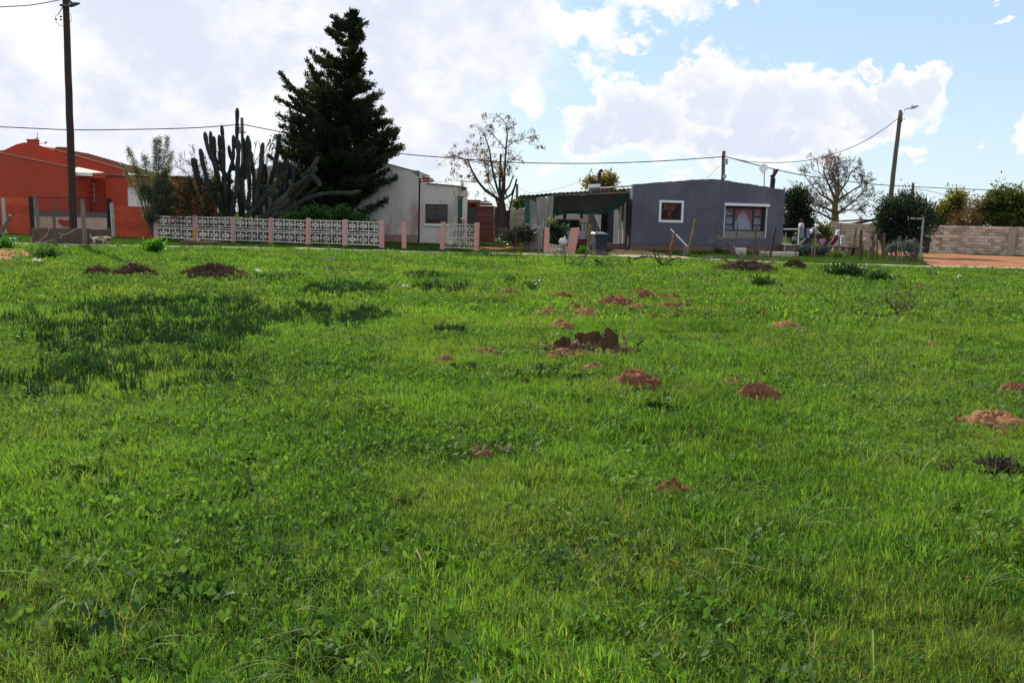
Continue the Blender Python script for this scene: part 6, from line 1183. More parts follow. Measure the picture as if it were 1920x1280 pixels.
# ================================================================== SMALL THINGS
# --- tree stump
SY = stump_c.y; SZ = hgt(stump_c.x, SY); st = thing('tree_stump', (stump_c.x, SY, SZ), 'dark sawn off tree stump of several stubs in the middle of the field', 'stump')
M_stump = mat('dark stump bark', (.13, .06, .027), (.045, .024, .013), 8, bump=1., stretch=(2, 2, .4), c3=(.07, .06, .02), s3=5); M_cut = mat('weathered sawn wood', (.12, .075, .045), (.07, .045, .03), 14, bump=.5)
def stub(x0, y0, x1, y1, Y, w, tilt, seed):
    """x0,y0 base centre pixel; x1,y1 top centre pixel; w width in metres"""
    a, b = P(x0, y0, Y), P(x1, y1, Y); a.z = SZ-.05; mb = MB(); n = 18; off = Vector((seed, seed*2, 0)); ax = (b-a).normalized()
    rings = 6
    for i in range(rings+1):
        t = i/rings; c = a.lerp(b, t)
        for j in range(n):
            th = 6.283*j/n; r = w/2*(1.45-.62*t+.3*(t > .6)*(t-.6))*(1+.42*noise.noise(Vector((math.cos(th)*1.8, math.sin(th)*1.8, t*1.5))+off))
            z = 0 if i < rings else r*(tilt*.5*math.cos(th-.4)-.75*math.sin(th))+.035*noise.noise(Vector((math.cos(th)*2.5, math.sin(th)*2.5, seed)))
            mb.v.append((c.x+math.cos(th)*r, c.y+math.sin(th)*r*.7, c.z+z))
    for i in range(rings):
        for j in range(n): mb.f.append((i*n+j, i*n+(j+1) % n, (i+1)*n+(j+1) % n, (i+1)*n+j))
    o = mb.build('stub', M_stump, st); q = MB(); q.v = [tuple(Vector(v)+Vector((0, 0, .002))) for v in mb.v[-n:]]; q.f = [tuple(range(n))]; q.build('sawn_face', M_cut, o)
stub(1060, 660, 1054, 641, SY+.0, .2, .5, 1); stub(1093, 658, 1089, 630, SY+.12, .14, -.4, 2); stub(1108, 660, 1110, 629, SY+.05, .2, .6, 3); stub(1124, 660, 1127, 632, SY+.15, .10, .3, 5); stub(1138, 663, 1143, 630, SY-.06, .19, -.9, 4)
soil = soil_mesh(.72, .11, 77); soil.v = [(x*1+P(1105, 660, SY).x, y*.72+SY-.1, z+SZ-.01) for x, y, z in soil.v]; soil.build('root_base', M_stump, st, smooth=True)
n_ = 420; a_r = rng.random(n_)*6.283; d_r = np.sqrt(rng.random(n_)); leaves('debris', np.stack([stump_c.x+.02+np.cos(a_r)*d_r*.62, SY-.1+np.sin(a_r)*d_r*.42, SZ+.03+.07*(1-d_r)+rng.random(n_)*.03], 1), rdirs(n_, .2), .06+.06*rng.random(n_), .16, folmat('dark stump debris', (.03, .017, .012), (.11, .065, .04), trans=0, rough=.9, spec=.03), st, kind='stuff')
for k, pts in enumerate(([(1103, 663), (1106, 650), (1114, 647), (1126, 648), (1134, 655), (1138, 664)], [(1095, 660), (1105, 645), (1107, 640)])):
    q = MB(); q.tube([P(*p, SY-.12) for p in pts], [.016-.002*i for i in range(len(pts))], 6); q.build('root', M_wood2, st)
# --- sticks and dead branches
M_stick = mat('dead grey stick', (.17, .135, .11), (.09, .07, .055), 8, bump=.5); M_stick2 = mat('dark stick', (.06, .04, .03), (.035, .025, .02), 8, bump=.5); M_stickp = mat('pinkish peeled stick', (.3, .18, .13), (.2, .12, .09), 6, bump=.3); M_pale = mat('pale dry wood', (.45, .4, .33), (.32, .27, .2), 6, bump=.3)
def branch(lab, lines, Y, m, r=.012, nm='fallen_branch', cat='branch', twigs=0, seed=0):
    p0 = P(*lines[0][0], Y); t = thing(nm, (p0.x, Y, max(hgt(p0.x, Y), 0)), lab, cat); rr = random.Random(seed); W_all = []
    for i, ln in enumerate(lines):
        W_ = [P(p[0], p[1], Y+(p[2] if len(p) > 2 else rr.uniform(-.12, .12))) for p in ln]; q = MB(); n = len(W_); rq = r*(1.35 if Y > 20 else 1); q.tube(W_, [rq*(1-.5*k/(n-1)) for k in range(n)], 5, jit=.15); q.build('stick', m, t); W_all.append(W_)
    if twigs:
        q = MB()
        for _ in range(twigs):
            W_ = rr.choice(W_all); k = rr.randint(0, len(W_)-2); a = W_[k].lerp(W_[k+1], rr.random()); d = Vector((rr.gauss(0, 1), rr.gauss(0, .6), rr.gauss(.35, .7))).normalized()*rr.uniform(.15, .6); c = a+d*.55+Vector((0, 0, .04)); e = a+d+Vector((rr.gauss(0, .05), 0, rr.gauss(0, .05)))
            q.tube([a, c, e], [r*.45, r*.3, r*.18], 4)
        q.build('twigs', m, t, kind='stuff')
    return t
def c8(x, y): return (900+x/4.8, 480+y/4.8)
def c7(x, y): return (1240+x/8.35, 410+y/8.35)
B8 = lambda *l: [[c8(*p) for p in q] for q in l]; B7 = lambda *l: [[c7(*p) for p in q] for q in l]
branch('leafless branch standing up from the grass, leftmost of the row before the gate', B8([(358, 205), (345, 130), (340, 70), (318, -15)], [(205, 205), (260, 175), (340, 150), (230, 125), (165, 115), (95, 160)], [(210, 200), (195, 150), (160, 115)]), 32.5, M_stick, .022, twigs=18, seed=1)
branch('thin grey branch standing upright below the iron gate', B8([(475, 215), (500, 150), (515, 110), (520, 40), (530, -25), (524, -40)], [(500, 150), (470, 90)]), 32, M_stick, .026, twigs=8, seed=2)
branch('straight grey stick standing upright below the broken panel', B8([(770, 210), (770, 120), (765, 0), (762, -100)], [(768, 150), (800, 80), (860, 25), (940, 0)], [(756, 205), (758, 150)]), 32, M_stick, .026, twigs=12, seed=3)
branch('long dark stick slanting up towards the wheelie bin', [[(1070, 523), (1083, 502), (1097, 482), (1107, 460), (1112, 452), (1117, 449)], [(1107, 460), (1113, 442), (1119, 436)]], 32, M_stick, .026, twigs=3, seed=4)
branch('tangle of dead twigs lying below the wheelie bin', B8([(980, 172), (1020, 155), (1060, 145), (1110, 140)], [(1045, 160), (1058, 110), (1052, 75)], [(1030, 30), (1080, 60), (1130, 110), (1180, 150), (1210, 200)], [(1110, 140), (1180, 160), (1250, 180), (1325, 212)], [(620, 200), (680, 180), (740, 155)], [(1250, 180), (1290, 120)]), 32, M_stick2, .03, twigs=34, seed=5)
branch('forked dead branch before the sandy driveway', B8([(1655, 105), (1610, 55), (1580, 10), (1565, -40), (1566, -70)], [(1650, 100), (1700, 45), (1760, 20), (1810, 15)], [(1650, 105), (1630, 60), (1600, -10), (1640, -110)], [(1380, 30), (1450, 10), (1520, 0), (1570, 10)], [(1345, 130), (1348, 60), (1340, 0)], [(1640, 115), (1590, 130), (1550, 150)]), 33.5, M_stick2, .026, twigs=34, seed=6)
branch('arching dead branches rising from the litter heap at the kerb', B7([(1190, 750), (1080, 690), (960, 620), (820, 600), (700, 620), (620, 655)], [(1230, 740), (1200, 600), (1130, 500), (1060, 400)], [(1130, 480), (1060, 390), (960, 345), (860, 335), (770, 355)], [(1240, 700), (1275, 600), (1265, 560), (1230, 515)], [(1350, 720), (1430, 700), (1520, 600), (1650, 510)], [(1455, 610), (1470, 690), (1480, 700)], [(1700, 640), (1650, 600), (1600, 540)], [(850, 790), (600, 770), (350, 765), (100, 750)]), 34.5, M_stick, .026, twigs=60, seed=7)
branch('pinkish peeled branch lying across the litter heap at the kerb', B7([(1050, 850), (1150, 800), (1240, 760)], [(1470, 820), (1540, 780), (1700, 700), (1800, 650), (1920, 605)], [(1530, 820), (1600, 770), (1700, 710)], [(1500, 830), (1560, 880), (1575, 930)]), 34.2, M_stickp, .035, twigs=12, seed=8)
branch('upright scrubby dead shrub in the grass at right', [[(1684, 588), (1672, 573), (1660, 560), (1652, 551)], [(1681, 588), (1678, 572), (1676, 566)], [(1686, 588), (1698, 575), (1710, 565), (1718, 553)], [(1688, 586), (1705, 578), (1716, 572)]], 17.2, M_stick2, .012, 'dead_shrub', 'shrub', 40, 9)
branch('dark curved stick lying at the left in the far grass', [[(27, 545), (40, 555), (62, 567), (76, 560)], [(62, 567), (68, 556)]], 17.8, M_stick2, .018, seed=10)
branch('bent root branch lying right of the stump', [[(1150, 662), (1163, 659), (1175, 657), (1190, 652), (1198, 643)], [(1170, 657), (1172, 648), (1170, 636), (1166, 626)], [(1190, 650), (1207, 637)]], 11.5, M_stick, .018, twigs=6, seed=11)
branch('thin green brown twig standing left of the stump', [[(1032, 652), (1020, 632), (1009, 618), (1002, 606)], [(1015, 626), (1000, 620), (993, 610)]], 11.7, mat('greenish twig', (.12, .11, .04), (.08, .07, .03), 5), .008, twigs=4, seed=12)
branch('long dark stick lying diagonally in the near grass', [[(500, 1174), (540, 1160), (575, 1142), (610, 1124), (653, 1104)]], 4.05, M_stick2, .007, seed=13)
branch('hooked pale stick near the long dark stick', [[(628, 1122), (612, 1135), (608, 1145), (616, 1151), (644, 1151)]], 4.02, M_pale, .004, seed=14)
branch('straight dark twig lying in the near grass left of centre', [[(515, 1044), (560, 1042), (610, 1041), (655, 1042)]], 4.75, M_stick2, .005, seed=15)
branch('short black twig standing in the near grass', [[(692, 1066), (691, 1050), (690, 1038)]], 4.7, M_stick2, .005, seed=16)
branch('grey sticks at the left edge of the near grass', [[(-20, 990), (0, 996), (20, 1004), (40, 1012)], [(-10, 1030), (4, 1020), (0, 1000)]], 4.9, M_stick, .008, seed=17)
branch('thin twig lying in the very near grass at centre', [[(680, 1186), (720, 1188), (775, 1187)]], 3.85, M_stick2, .005, seed=18)
branch('dark twigs lying among the pink flowers at right', [[(1810, 1065), (1850, 1100), (1905, 1118)], [(1840, 1090), (1826, 1104)], [(1890, 1065), (1925, 1070)]], 4.45, M_stick2, .006, twigs=8, seed=19)
branch('short dark stick below the broad molehill', [[(1770, 829), (1790, 826), (1812, 822)]], 7.2, M_stick2, .008, seed=20)
branch('pale sticks crossing below the slab enclosure', [[(48, 468), (60, 460), (75, 452), (88, 440), (93, 428)], [(66, 455), (84, 454), (100, 449)], [(113, 448), (116, 441), (130, 437), (146, 427)]], 38.6, M_pale, .02, twigs=4, seed=21)
branch('grey twigs lying left of the stump soil', [[(990, 672), (1010, 668), (1030, 664)], [(640, 604), (665, 590), (690, 576), (700, 570)]], 12, M_stick2, .01, seed=22)
branch('small stick in the left near grass below the dark patch', [[(255, 778), (275, 777), (296, 781)]], 8.3, M_stick2, .01, seed=23)
for i, (pts, lab) in enumerate((([(700, 703), (710, 706), (720, 712)], 'dry straw piece lying left of centre, below the flat soil scrape'), ([(860, 700), (868, 706), (876, 712)], 'dry straw piece left of the stump'), ([(930, 727), (940, 730), (950, 733)], 'straw stalk right of the centre line below the stump'))):
    branch(lab, [pts], 9.6, M_pale, .006, 'straw', 'straw', seed=30+i)
# --- litter heaps
M_lit = mat('dead brown litter', (.065, .04, .028), (.035, .022, .016), 12, rough=1, bump=1., bscale=70); M_lit2 = folmat('dead straw litter', (.05, .028, .018), (.15, .09, .055), trans=0, rough=.9, spec=.05)
for i, (c, r, h, lab) in enumerate(heap_geo):
    t = thing('litter_heap', (c.x, c.y, hgt(c.x, c.y)), lab, 'heap'); q = soil_mesh(r, h*1.0, 200+i); q.v = [(x+c.x, y*.7+c.y, z+t.location.z) for x, y, z in q.v]; q.build('mound', M_lit, t)
    n = int(900*r); a = rng.random(n)*6.283; d = np.sqrt(rng.random(n)); z = np.cos(np.minimum(d, 1)*1.5)*h; C = np.stack([c.x+np.cos(a)*d*r*1.05, c.y+np.sin(a)*d*r*.7, t.location.z+z*.95+.03+rng.random(n)*.06], 1); leaves('straws', C, rdirs(n, .5), .16+.14*rng.random(n), .07, M_lit2, t, kind='stuff')
def plank(lab, a, b, Y, w, m, h=.03):
    A_, B_ = P(*a, Y), P(*b, Y-.2); t = thing('plank', A_.lerp(B_, .5), lab, 'plank'); q = MB(); q.tube([A_, B_], w, 4); q.build('board', m, t)
plank('grey white plank lying in the largest litter heap', (366, 516), (384, 528), 24.5, .045, M_white)
# dark twiggy roots at the right
for (px, py, w, h, lab, n) in ((1872, 890, 95, 38, 'dark tangle of dead roots in the grass at the right edge', 420), (1787, 890, 40, 22, 'small dark dead tuft left of the tangle of roots', 140), (1475, 853, 50, 9, 'black scorched patch of dead stalks in the right grass', 90), (215, 692, 70, 9, 'reddish and silvery dry leaves lying on the dark blades', 70)):
    c = Gh(px, py-3); k = ppm(c.y); t = thing('dead_tuft', (c.x, c.y, hgt(c.x, c.y)), lab, 'plant'); q = MB(); rr = random.Random(px)
    red = 'reddish' in lab; mm = mat('rusty dry leaf', (.3, .1, .04), (.5, .42, .36), 3) if red else mat('dark dead roots', (.05, .035, .025), (.025, .018, .014), 8, bump=.8)
    for _ in range(n):
        b = Vector((c.x+rr.gauss(0, .28)*w/k/2*1.1, c.y+rr.gauss(0, .3)*w/k/3, c.z+(.06 if red else 0))); d = Vector((rr.gauss(.3, .9), rr.gauss(0, .6), abs(rr.gauss(.5, .5))*(.15 if red else 1))).normalized(); l = rr.uniform(.4, 1.1)*h/k*(1.6 if red else 1.1); m_ = b+d*l*.5; e = m_+(d+Vector((rr.gauss(0, .5), rr.gauss(0, .5), -.3))).normalized()*l*.5; q.tube([b, m_, e], [.006, .006, .002], 4)
    q.build('stalks', mm, t, kind='stuff')
# --- litter bits
M_blue = mat('blue plastic', (.05, .16, .45), (.04, .12, .36), 4, rough=.5, bump=.2)
def scrap(lab, px, py, w, m, seed, cat='litter', nm='litter_scrap', up=.05):
    c = Gh(px, py); c.z += up; s_ = w/ppm(c.y)/2; rr = random.Random(seed); q = MB(); n = 5
    q.v = [((i/(n-1)-.5)*2*s_+rr.gauss(0, .08)*s_, (j/(n-1)-.5)*1.4*s_, abs(rr.gauss(0, .35))*s_) for j in range(n) for i in range(n)]; q.f = [(j*n+i, j*n+i+1, (j+1)*n+i+1, (j+1)*n+i) for j in range(n-1) for i in range(n-1)]
    q.v = [(x+c.x, y+c.y, z+c.z) for x, y, z in q.v]; o = q.build(nm, m); tag(o, lab, cat, 'litter scattered in the grass'); md = o.modifiers.new('s', 'SOLIDIFY'); md.thickness = .004
M_rag = mat('grey rag', (.2, .19, .2), (.13, .12, .13), 4, bump=.3)
for i, (lab, x, y, w, m) in enumerate((('white scrap lying below the tall bright weed clump', 247, 497, 10, M_white), ('white scrap in the grass below the slab enclosure', 120, 466, 9, M_white), ('long whitish scrap left of the small litter heap', 68, 494, 16, M_white), ('blue and white wrapper below the forked dead branch', 1227, 513, 11, M_blue), ('white scrap right of the straight upright stick', 1106, 499, 7, M_white), ('whitish ball of paper on the kerbside litter heap', 1407, 501, 9, M_white), ('blue scrap in the weeds near the walking dog', 236, 494, 9, M_blue),
    ('grey rag lying flat in the far grass at centre left', 619, 491, 20, M_rag), ('small grey rag standing left of the flat grey rag', 571, 483, 6, M_rag), ('pale scrap right of the largest litter heap', 484, 513, 14, M_white), ('white scrap at the dark blade patch above centre left', 760, 541, 10, M_white), ('pale yellow brown flat stone right of the low dark molehill', 1104, 557, 14, M_sand), ('blue white scrap far right below the dirt road', 1796, 524, 14, M_white), ('small white scrap left of the far blue white scrap', 1781, 537, 7, M_white),
    ('white scrap in the left mid grass', 247, 617, 10, M_white), ('pale grey scrap at the left above the dark patch', 133, 630, 10, M_rag), ('white scrap in front of the dark weed thicket', 1586, 508, 10, M_white), ('orange wrapper lying on the kerb before the grey house', 1326, 492, 10, mat('orange wrapper', (.5, .12, .04), (.4, .1, .03), 3)), ('white pebble right at the foot of the stump', 1160, 669, 7, M_white))): scrap(lab, x, y, w, m, i)
c = Gh(90, 487); 
q = MB(); a, b = P(14, 481, 33.5), P(27, 480, 33.3); a.z += .02; q.tube([a, a.lerp(b, .5), b], [.09, .1, .06], 7, jit=.2); o = q.build('log_piece', M_wood); tag(o, 'short grey log lying on the bare orange sand at the far left', 'log')
q = MB(); a, b = Gh(1187, 513), None; a = P(1181, 507, 31.2); q.tube([a, a+Vector((.05, 0, -.05)), a+Vector((.02, .0, -.14))], [.05, .075, .04], 8, jit=.2); o = q.build('burnt_stub', M_stick2); tag(o, 'small black burnt stub standing in the grass left of the forked branch', 'stub')
# silvery-leaved bits beside soil
for (x, y, n, lab) in ((905, 856, 50, 'pale dried weed leaves at the small soil spot in the centre foreground'), (1000, 662, 46, 'grey dry leaves lying left of the stump soil'), (930, 674, 40, 'dry grass tuft over the soil left of the stump')):
    c = Gh(x, y); t = thing('dried_leaves', c, lab, 'leaves'); C = np.array(c)+np.stack([rng.normal(size=n)*.13, rng.normal(size=n)*.08, .05+rng.random(n)*.05], 1); n = n; leaves('leaf_litter', C, rdirs(n)*np.array([1, 1, .35]), .035+.03*rng.random(n), .4, folmat('dry pale leaf', (.08, .09, .06), (.18, .17, .13), trans=.1, rough=.95, spec=.02), t, kind='stuff')
# flowers
M_pk = mat('pink petal', (.7, .12, .3), (.6, .08, .25), 5, bump=0); M_yw = mat('yellow petal', (.75, .6, .04), (.65, .5, .03), 5, bump=0); M_stem = mat('flower stem', (.08, .14, .03))
def flower(px, py, m, lab, s_=.014):
    p = P(px, py, Gh(px, py+8).y); t = thing('flower', (p.x, p.y, hgt(p.x, p.y)), lab, 'flower', 'small flowers in the grass'); q = MB()
    for k in range(5):
        a = k*1.2566; d = Vector((math.cos(a), math.sin(a)*.8, .5)); sd = Vector((-math.sin(a), math.cos(a), 0))*s_*.5; q.add([p, p+d*s_*.6+sd, p+d*s_*1.2, p+d*s_*.6-sd], [(0, 1, 2, 3)])
    q.build('petals', m, t); q = MB(); q.tube([t.location, p], .0015, 4); q.build('stem', M_stem, t)
for i, (x, y) in enumerate(((1748, 1042), (1776, 1041), (1757, 1058), (1726, 1055), (1678, 1051), (1702, 1112), (1813, 1083), (1911, 1093), (1377, 1207), (1612, 1268), (1590, 872), (1502, 815), (1845, 957))): flower(x, y, M_pk, ['pink flower left of the top pair', 'pink flower right of the top pair', 'pink flower just below the top pair', 'faded pink flower left of the pair', 'leftmost pink flower of the loose cluster at right', 'pink flower alone below the cluster', 'pink flower beside the dark twigs', 'pink flower near the right edge', 'pink flower at the bottom right of centre', 'pink flower at the very bottom edge at right', 'small pink flower far in the right grass', 'orange pink flower above the scorched patch', 'small pink flower below the tangle of roots'][i])
for i, (x, y) in enumerate(((60, 971), (35, 1041), (685, 725), (670, 838), (95, 1101))): flower(x, y, M_yw, ['yellow flower upper of two at the left edge', 'yellow flower lower of two at the left edge', 'yellow flower in the mid grass left of centre', 'yellow flower below the mid grass one', 'pale yellow flower at the lower left'][i], .018 if i != 2 else .03)
# --- bucket
c = G(25, 463); bk = thing('bucket', (c.x, c.y, 0), 'small white bucket with a blue rim in the grass at the far left', 'bucket'); k = ppm(c.y); q = MB(); q.tube([(c.x, c.y, .02), (c.x, c.y, .24)], [.10, .125], 18); q.build('body', M_white, bk, smooth=False); q = MB(); q.tube([(c.x, c.y, .241), (c.x, c.y, .33)], [.13, .135], 18); q.build('rim', M_blue, bk)
# --- wheelie bins
def wheelie(px, py, lab, m, rz, red=False):
    c = G(px, py); t = thing('wheelie_bin', (c.x, c.y, 0), lab, 'bin'); Rm = Matrix.Rotation(rz, 3, 'Z')
    def T(v): return Rm @ Vector(v)+t.location
    w0, w1, d0, d1, h = .22, .29, .24, .33, .98
    q = MB(); q.hexa([T(v) for v in ((-w0, -d0, .05), (w0, -d0, .05), (w0, d0, .05), (-w0, d0, .05), (-w1, -d1, h), (w1, -d1, h), (w1, d1, h), (-w1, d1, h))]); q.build('body', m, t, bevel=.03)
    q = MB(); q.hexa([T(v) for v in ((-w1-.02, -d1-.03, h-.05), (w1+.02, -d1-.03, h-.05), (w1+.02, d1+.02, h-.05), (-w1-.02, d1+.02, h-.05), (-w1-.02, -d1-.03, h+.002), (w1+.02, -d1-.03, h+.002), (w1+.02, d1+.02, h+.002), (-w1-.02, d1+.02, h+.002))]); q.build('rim', m, t, bevel=.01)
    q = MB(); q.hexa([T(v) for v in ((-w1-.01, -d1-.04, h+.005), (w1+.01, -d1-.04, h+.005), (w1+.01, d1+.04, h+.03), (-w1-.01, d1+.04, h+.03), (-w1+.05, -d1+.03, h+.05), (w1-.05, -d1+.03, h+.05), (w1-.05, d1, h+.1), (-w1+.05, d1, h+.1))]); q.build('lid', mat('dusty bin lid', (.05, .055, .075), (.12, .12, .13), 4, rough=.45, bump=.1), t, bevel=.012)
    q = MB(); q.tube([T((-w1, d1+.09, h+.02)), T((w1, d1+.09, h+.02))], .018, 8); q.tube([T((-w1+.03, d1, h)), T((-w1+.03, d1+.09, h+.02))], .015, 6); q.tube([T((w1-.03, d1, h)), T((w1-.03, d1+.09, h+.02))], .015, 6); q.build('handle', M_black, t)
    for s_ in (-1, 1): q = MB(); q.tube([T((s_*(w0+.01), d0+.02, .1)), T((s_*(w0+.06), d0+.02, .1))], .1, 16); q.build('wheel', M_black, t)
    if red: q = MB(); q.hexa([T(v) for v in ((-w1+.03, -d1-.012, .7), (-w1+.2, -d1-.012, .7), (-w1+.2, -d1-.006, .7), (-w1+.03, -d1-.006, .7), (-w1+.03, -d1-.02, .9), (-w1+.2, -d1-.02, .9), (-w1+.2, -d1-.01, .9), (-w1+.03, -d1-.01, .9))]); q.build('red_sticker', mat('red sticker', (.35, .04, .05)), t)
    return t
def binmat():
    m = mat('bin plastic dirty below', (.012, .017, .036), (.017, .021, .04), 3, rough=.5, bump=.1, spec=.4); t = m.node_tree; p = t.nodes['Principled BSDF']; l = p.inputs['Base Color'].links[0].from_socket
    g = t.nodes.new('ShaderNodeTexCoord'); s_ = t.nodes.new('ShaderNodeSeparateXYZ'); t.links.new(g.outputs['Object'], s_.inputs[0]); n = t.nodes.new('ShaderNodeTexNoise'); n.inputs['Scale'].default_value = 6; t.links.new(g.outputs['Object'], n.inputs['Vector'])
    a = t.nodes.new('ShaderNodeMath'); a.operation = 'MULTIPLY_ADD'; t.links.new(n.outputs[0], a.inputs[0]); a.inputs[1].default_value = .25; t.links.new(s_.outputs[2], a.inputs[2])
    r = t.nodes.new('ShaderNodeMapRange'); t.links.new(a.outputs[0], r.inputs[0]); r.inputs[1].default_value = .5; r.inputs[2].default_value = .32; r.inputs[3].default_value = 0; r.inputs[4].default_value = .8
    x = t.nodes.new('ShaderNodeMix'); x.data_type = 'RGBA'; t.links.new(r.outputs[0], x.inputs[0]); t.links.new(l, x.inputs[6]); x.inputs[7].default_value = (.16, .10, .065, 1); t.links.new(x.outputs[2], p.inputs['Base Color']); return m
wheelie(1123, 482, 'dark blue wheelie bin with a mud stained base beside the driveway', binmat(), R(14)); wheelie(1732, 475.5, 'dark wheelie bin with a red sticker beside the dirt road', mat('bin plastic dark', (.018, .02, .035), (.025, .028, .045), 3, rough=.5), R(-6), True)
# --- rusty gate panel and timber posts near the carport
fgp = Fac(XY(1083, 460, 47.5), XY(1112, 460, 47.2)); rg = thing('rusty_gate', fgp.W(.4, 0), 'rusty barred gate standing half open before the carport', 'gate'); zt_ = fgp.sz(1098, 417.5)[1]; L_ = fgp.len
q = MB(); fgp.bx(q, 0, L_, zt_-.04, zt_, -.02, .02); fgp.bx(q, 0, L_, .1, .14, -.02, .02); fgp.bx(q, 0, .035, .141, zt_-.041, -.02, .02); fgp.bx(q, L_-.035, L_, .141, zt_-.041, -.02, .02); fgp.bx(q, .036, L_-.036, .62, .65, -.015, .015); q.build('frame', M_rust, rg)
for i in range(1, 5): q = MB(); s_ = L_*i/5; fgp.bx(q, s_-.01, s_+.01, .141, zt_-.041, -.011, .009); q.build('bar', M_rust, rg)
q = MB(); fgp.bx(q, .04, L_-.1, .15, .62, -.04, -.022); q.build('lower_sheet', mat('dark red sheet', (.1, .03, .02), (.07, .025, .02), 4, bump=.3), rg); q = MB(); fgp.bx(q, .04, .35, .72, 1.0, .021, .03); q.build('patch_sheet', mat('blue grey patch', (.24, .27, .31), (.18, .2, .23), 4), rg)
pole_thing('wooden_post', 'thick mossy timber post beside the rusty gate', 'post', 1103, 478, 1107, 419, 45.5, .09, mat('mossy timber', (.16, .12, .05), (.09, .075, .035), 4, bump=.6))
pole_thing('iron_sheet', 'narrow leaning sheet beside the left end of the tarpaulins', 'sheet', 1021, 462, 1020, 416, 47, .05, M_galv, square=True)
# white corrugated/pallet fence behind gate
fpl = Fac(XY(984, 440, 49.2), XY(1021, 440, 48.8)); pf = thing('paling_fence', fpl.W(.5, 0), 'short white painted paling and brick panel behind the aloe', 'fence'); zt_ = fpl.sz(1000, 418)[1]
for i in range(9): q = MB(); w = fpl.len/9; fpl.bx(q, i*w+.01, (i+1)*w-.015, 0, zt_-random.uniform(0, .1)-(.08*i/9), -.02, 0); q.build('paling', mat('dirty white paling', (.42, .4, .39), (.3, .28, .26), 4, bump=.3, objrand=.12), pf)
for z in (.3, .85): q = MB(); fpl.bx(q, 0, fpl.len, z, z+.07, -.06, -.022); q.build('rail', M_wood, pf)
# --- car under the carport
YV = 54.5; car = thing('parked_car', (P(1062, 450, YV).x, YV, 0), 'white hatchback parked facing away under the carport', 'car'); cx = car.location.x; M_carw = mat('white car paint', (.75, .75, .76), (.7, .7, .71), 2, rough=.25, bump=0, spec=.5)
def carsec(z_y): return z_y
# rear view section lofted front to back
secs = [(-1.95, .62, .50, .95), (-1.9, .80, .35, 1.0), (-1.2, .84, .3, 1.02), (1.0, .84, .3, .98), (1.8, .78, .35, .85), (2.0, .6, .45, .7)]
q = MB(); n = 8
for (y, w, zl, zh) in secs:
    for (fx_, fz_v) in ((-1, .1), (-1, .75), (-.94, 1), (-.5, 1.02), (.5, 1.02), (.94, 1), (1, .75), (1, .1)): q.v.append((cx+w*fx_, YV+y, zl+(zh-zl)*fz_v))
for i in range(len(secs)-1):
    for j in range(n): q.f.append((i*n+j, i*n+(j+1) % n, (i+1)*n+(j+1) % n, (i+1)*n+j))
q.f += [tuple(range(n)), tuple(range((len(secs)-1)*n, len(secs)*n))[::-1]]; q.build('body', M_carw, car, bevel=.03)
zr = P(1062, 412.5, YV-1.5).z
q = MB(); q.hexa([(cx-.68, YV-1.78, 1.0), (cx+.76, YV-1.78, 1.0), (cx+.76, YV+.8, .98), (cx-.76, YV+.8, .98), (cx-.6, YV-1.5, zr), (cx+.6, YV-1.5, zr), (cx+.58, YV-.1, zr), (cx-.58, YV-.1, zr)]); q.build('cabin', glassmat('car glass', (.02, .022, .025), .9), car)
q = MB(); q.hexa([(cx-.62, YV-1.56, zr+.001), (cx+.62, YV-1.56, zr+.001), (cx+.6, YV-.05, zr+.001), (cx-.6, YV-.05, zr+.001), (cx-.56, YV-1.48, zr+.06), (cx+.56, YV-1.48, zr+.06), (cx+.54, YV-.15, zr+.06), (cx-.54, YV-.15, zr+.06)]); q.build('roof', M_carw, car, bevel=.02)
for s_ in (-1, 1):
    for (y0, y1) in ((-1.79, -1.53), (-.55, -.5)): q = MB(); q.tube([(cx+s_*.74, YV+y0, 1.0), (cx+s_*.6, YV+y1, zr+.01)], .035, 6); q.build('pillar', M_carw, car)
    for y in (-1.25, 1.2): q = MB(); q.tube([(cx+s_*.66, YV+y, .3), (cx+s_*.845, YV+y, .3)], .3, 18); w_ = q.build('wheel', M_black, car); q = MB(); q.tube([(cx+s_*.846, YV+y, .3), (cx+s_*.855, YV+y, .3)], .18, 14); q.build('rim', M_galv, w_)
    q = MB(); q.box((cx+s_*.68, YV-1.96, .8), (.16, .04, .24)); q.build('tail_light', mat('red lens', (.35, .01, .01), rough=.3), car)
q = MB(); q.box((cx, YV-1.99, .42), (1.5, .12, .2)); q.build('bumper', M_carw, car, bevel=.02)
# pink basin on the fence
q = MB(); p = P(869, 412.5, 49.5); q.tube([p+Vector((-.14, 0, .05)), p+Vector((0, 0, .03)), p+Vector((.12, 0, -.08))], [.05, .06, .04], 8); o = q.build('pink_tub', mat('pink plastic', (.6, .2, .22), (.5, .17, .2), 3, rough=.5)); tag(o, 'pink plastic piece poking up behind the mossy fence panel', 'plastic tub'); q = MB(); q.box((p.x, p.y+.0, (p.z-.06)/2), (.06, .06, p.z-.06)); o2 = q.build('stand', M_wood); o2.parent = o; o2.location = o2.location-o.location
# brick step in front of the ochre post
bs = thing('brick_pile', G(383, 458), 'low brown brick slab in the verge before the ochre post', 'bricks')
for i in range(5): q = MB(); p = G(347+15*i, 458.3); q.box((p.x, p.y, .07), (.42, .3, .14), rz=random.uniform(-.05, .05)); q.build('slab', mat('brown brick slab', (.16, .08, .05), (.1, .06, .04), 4, bump=.5, objrand=.2), bs)
q = MB(); a, b = G(346, 456), G(377, 456.5); q.box(((a.x+b.x)/2, a.y+.05, .17), (b.x-a.x, .1, .05)); q.build('top_board', M_pale, bs)
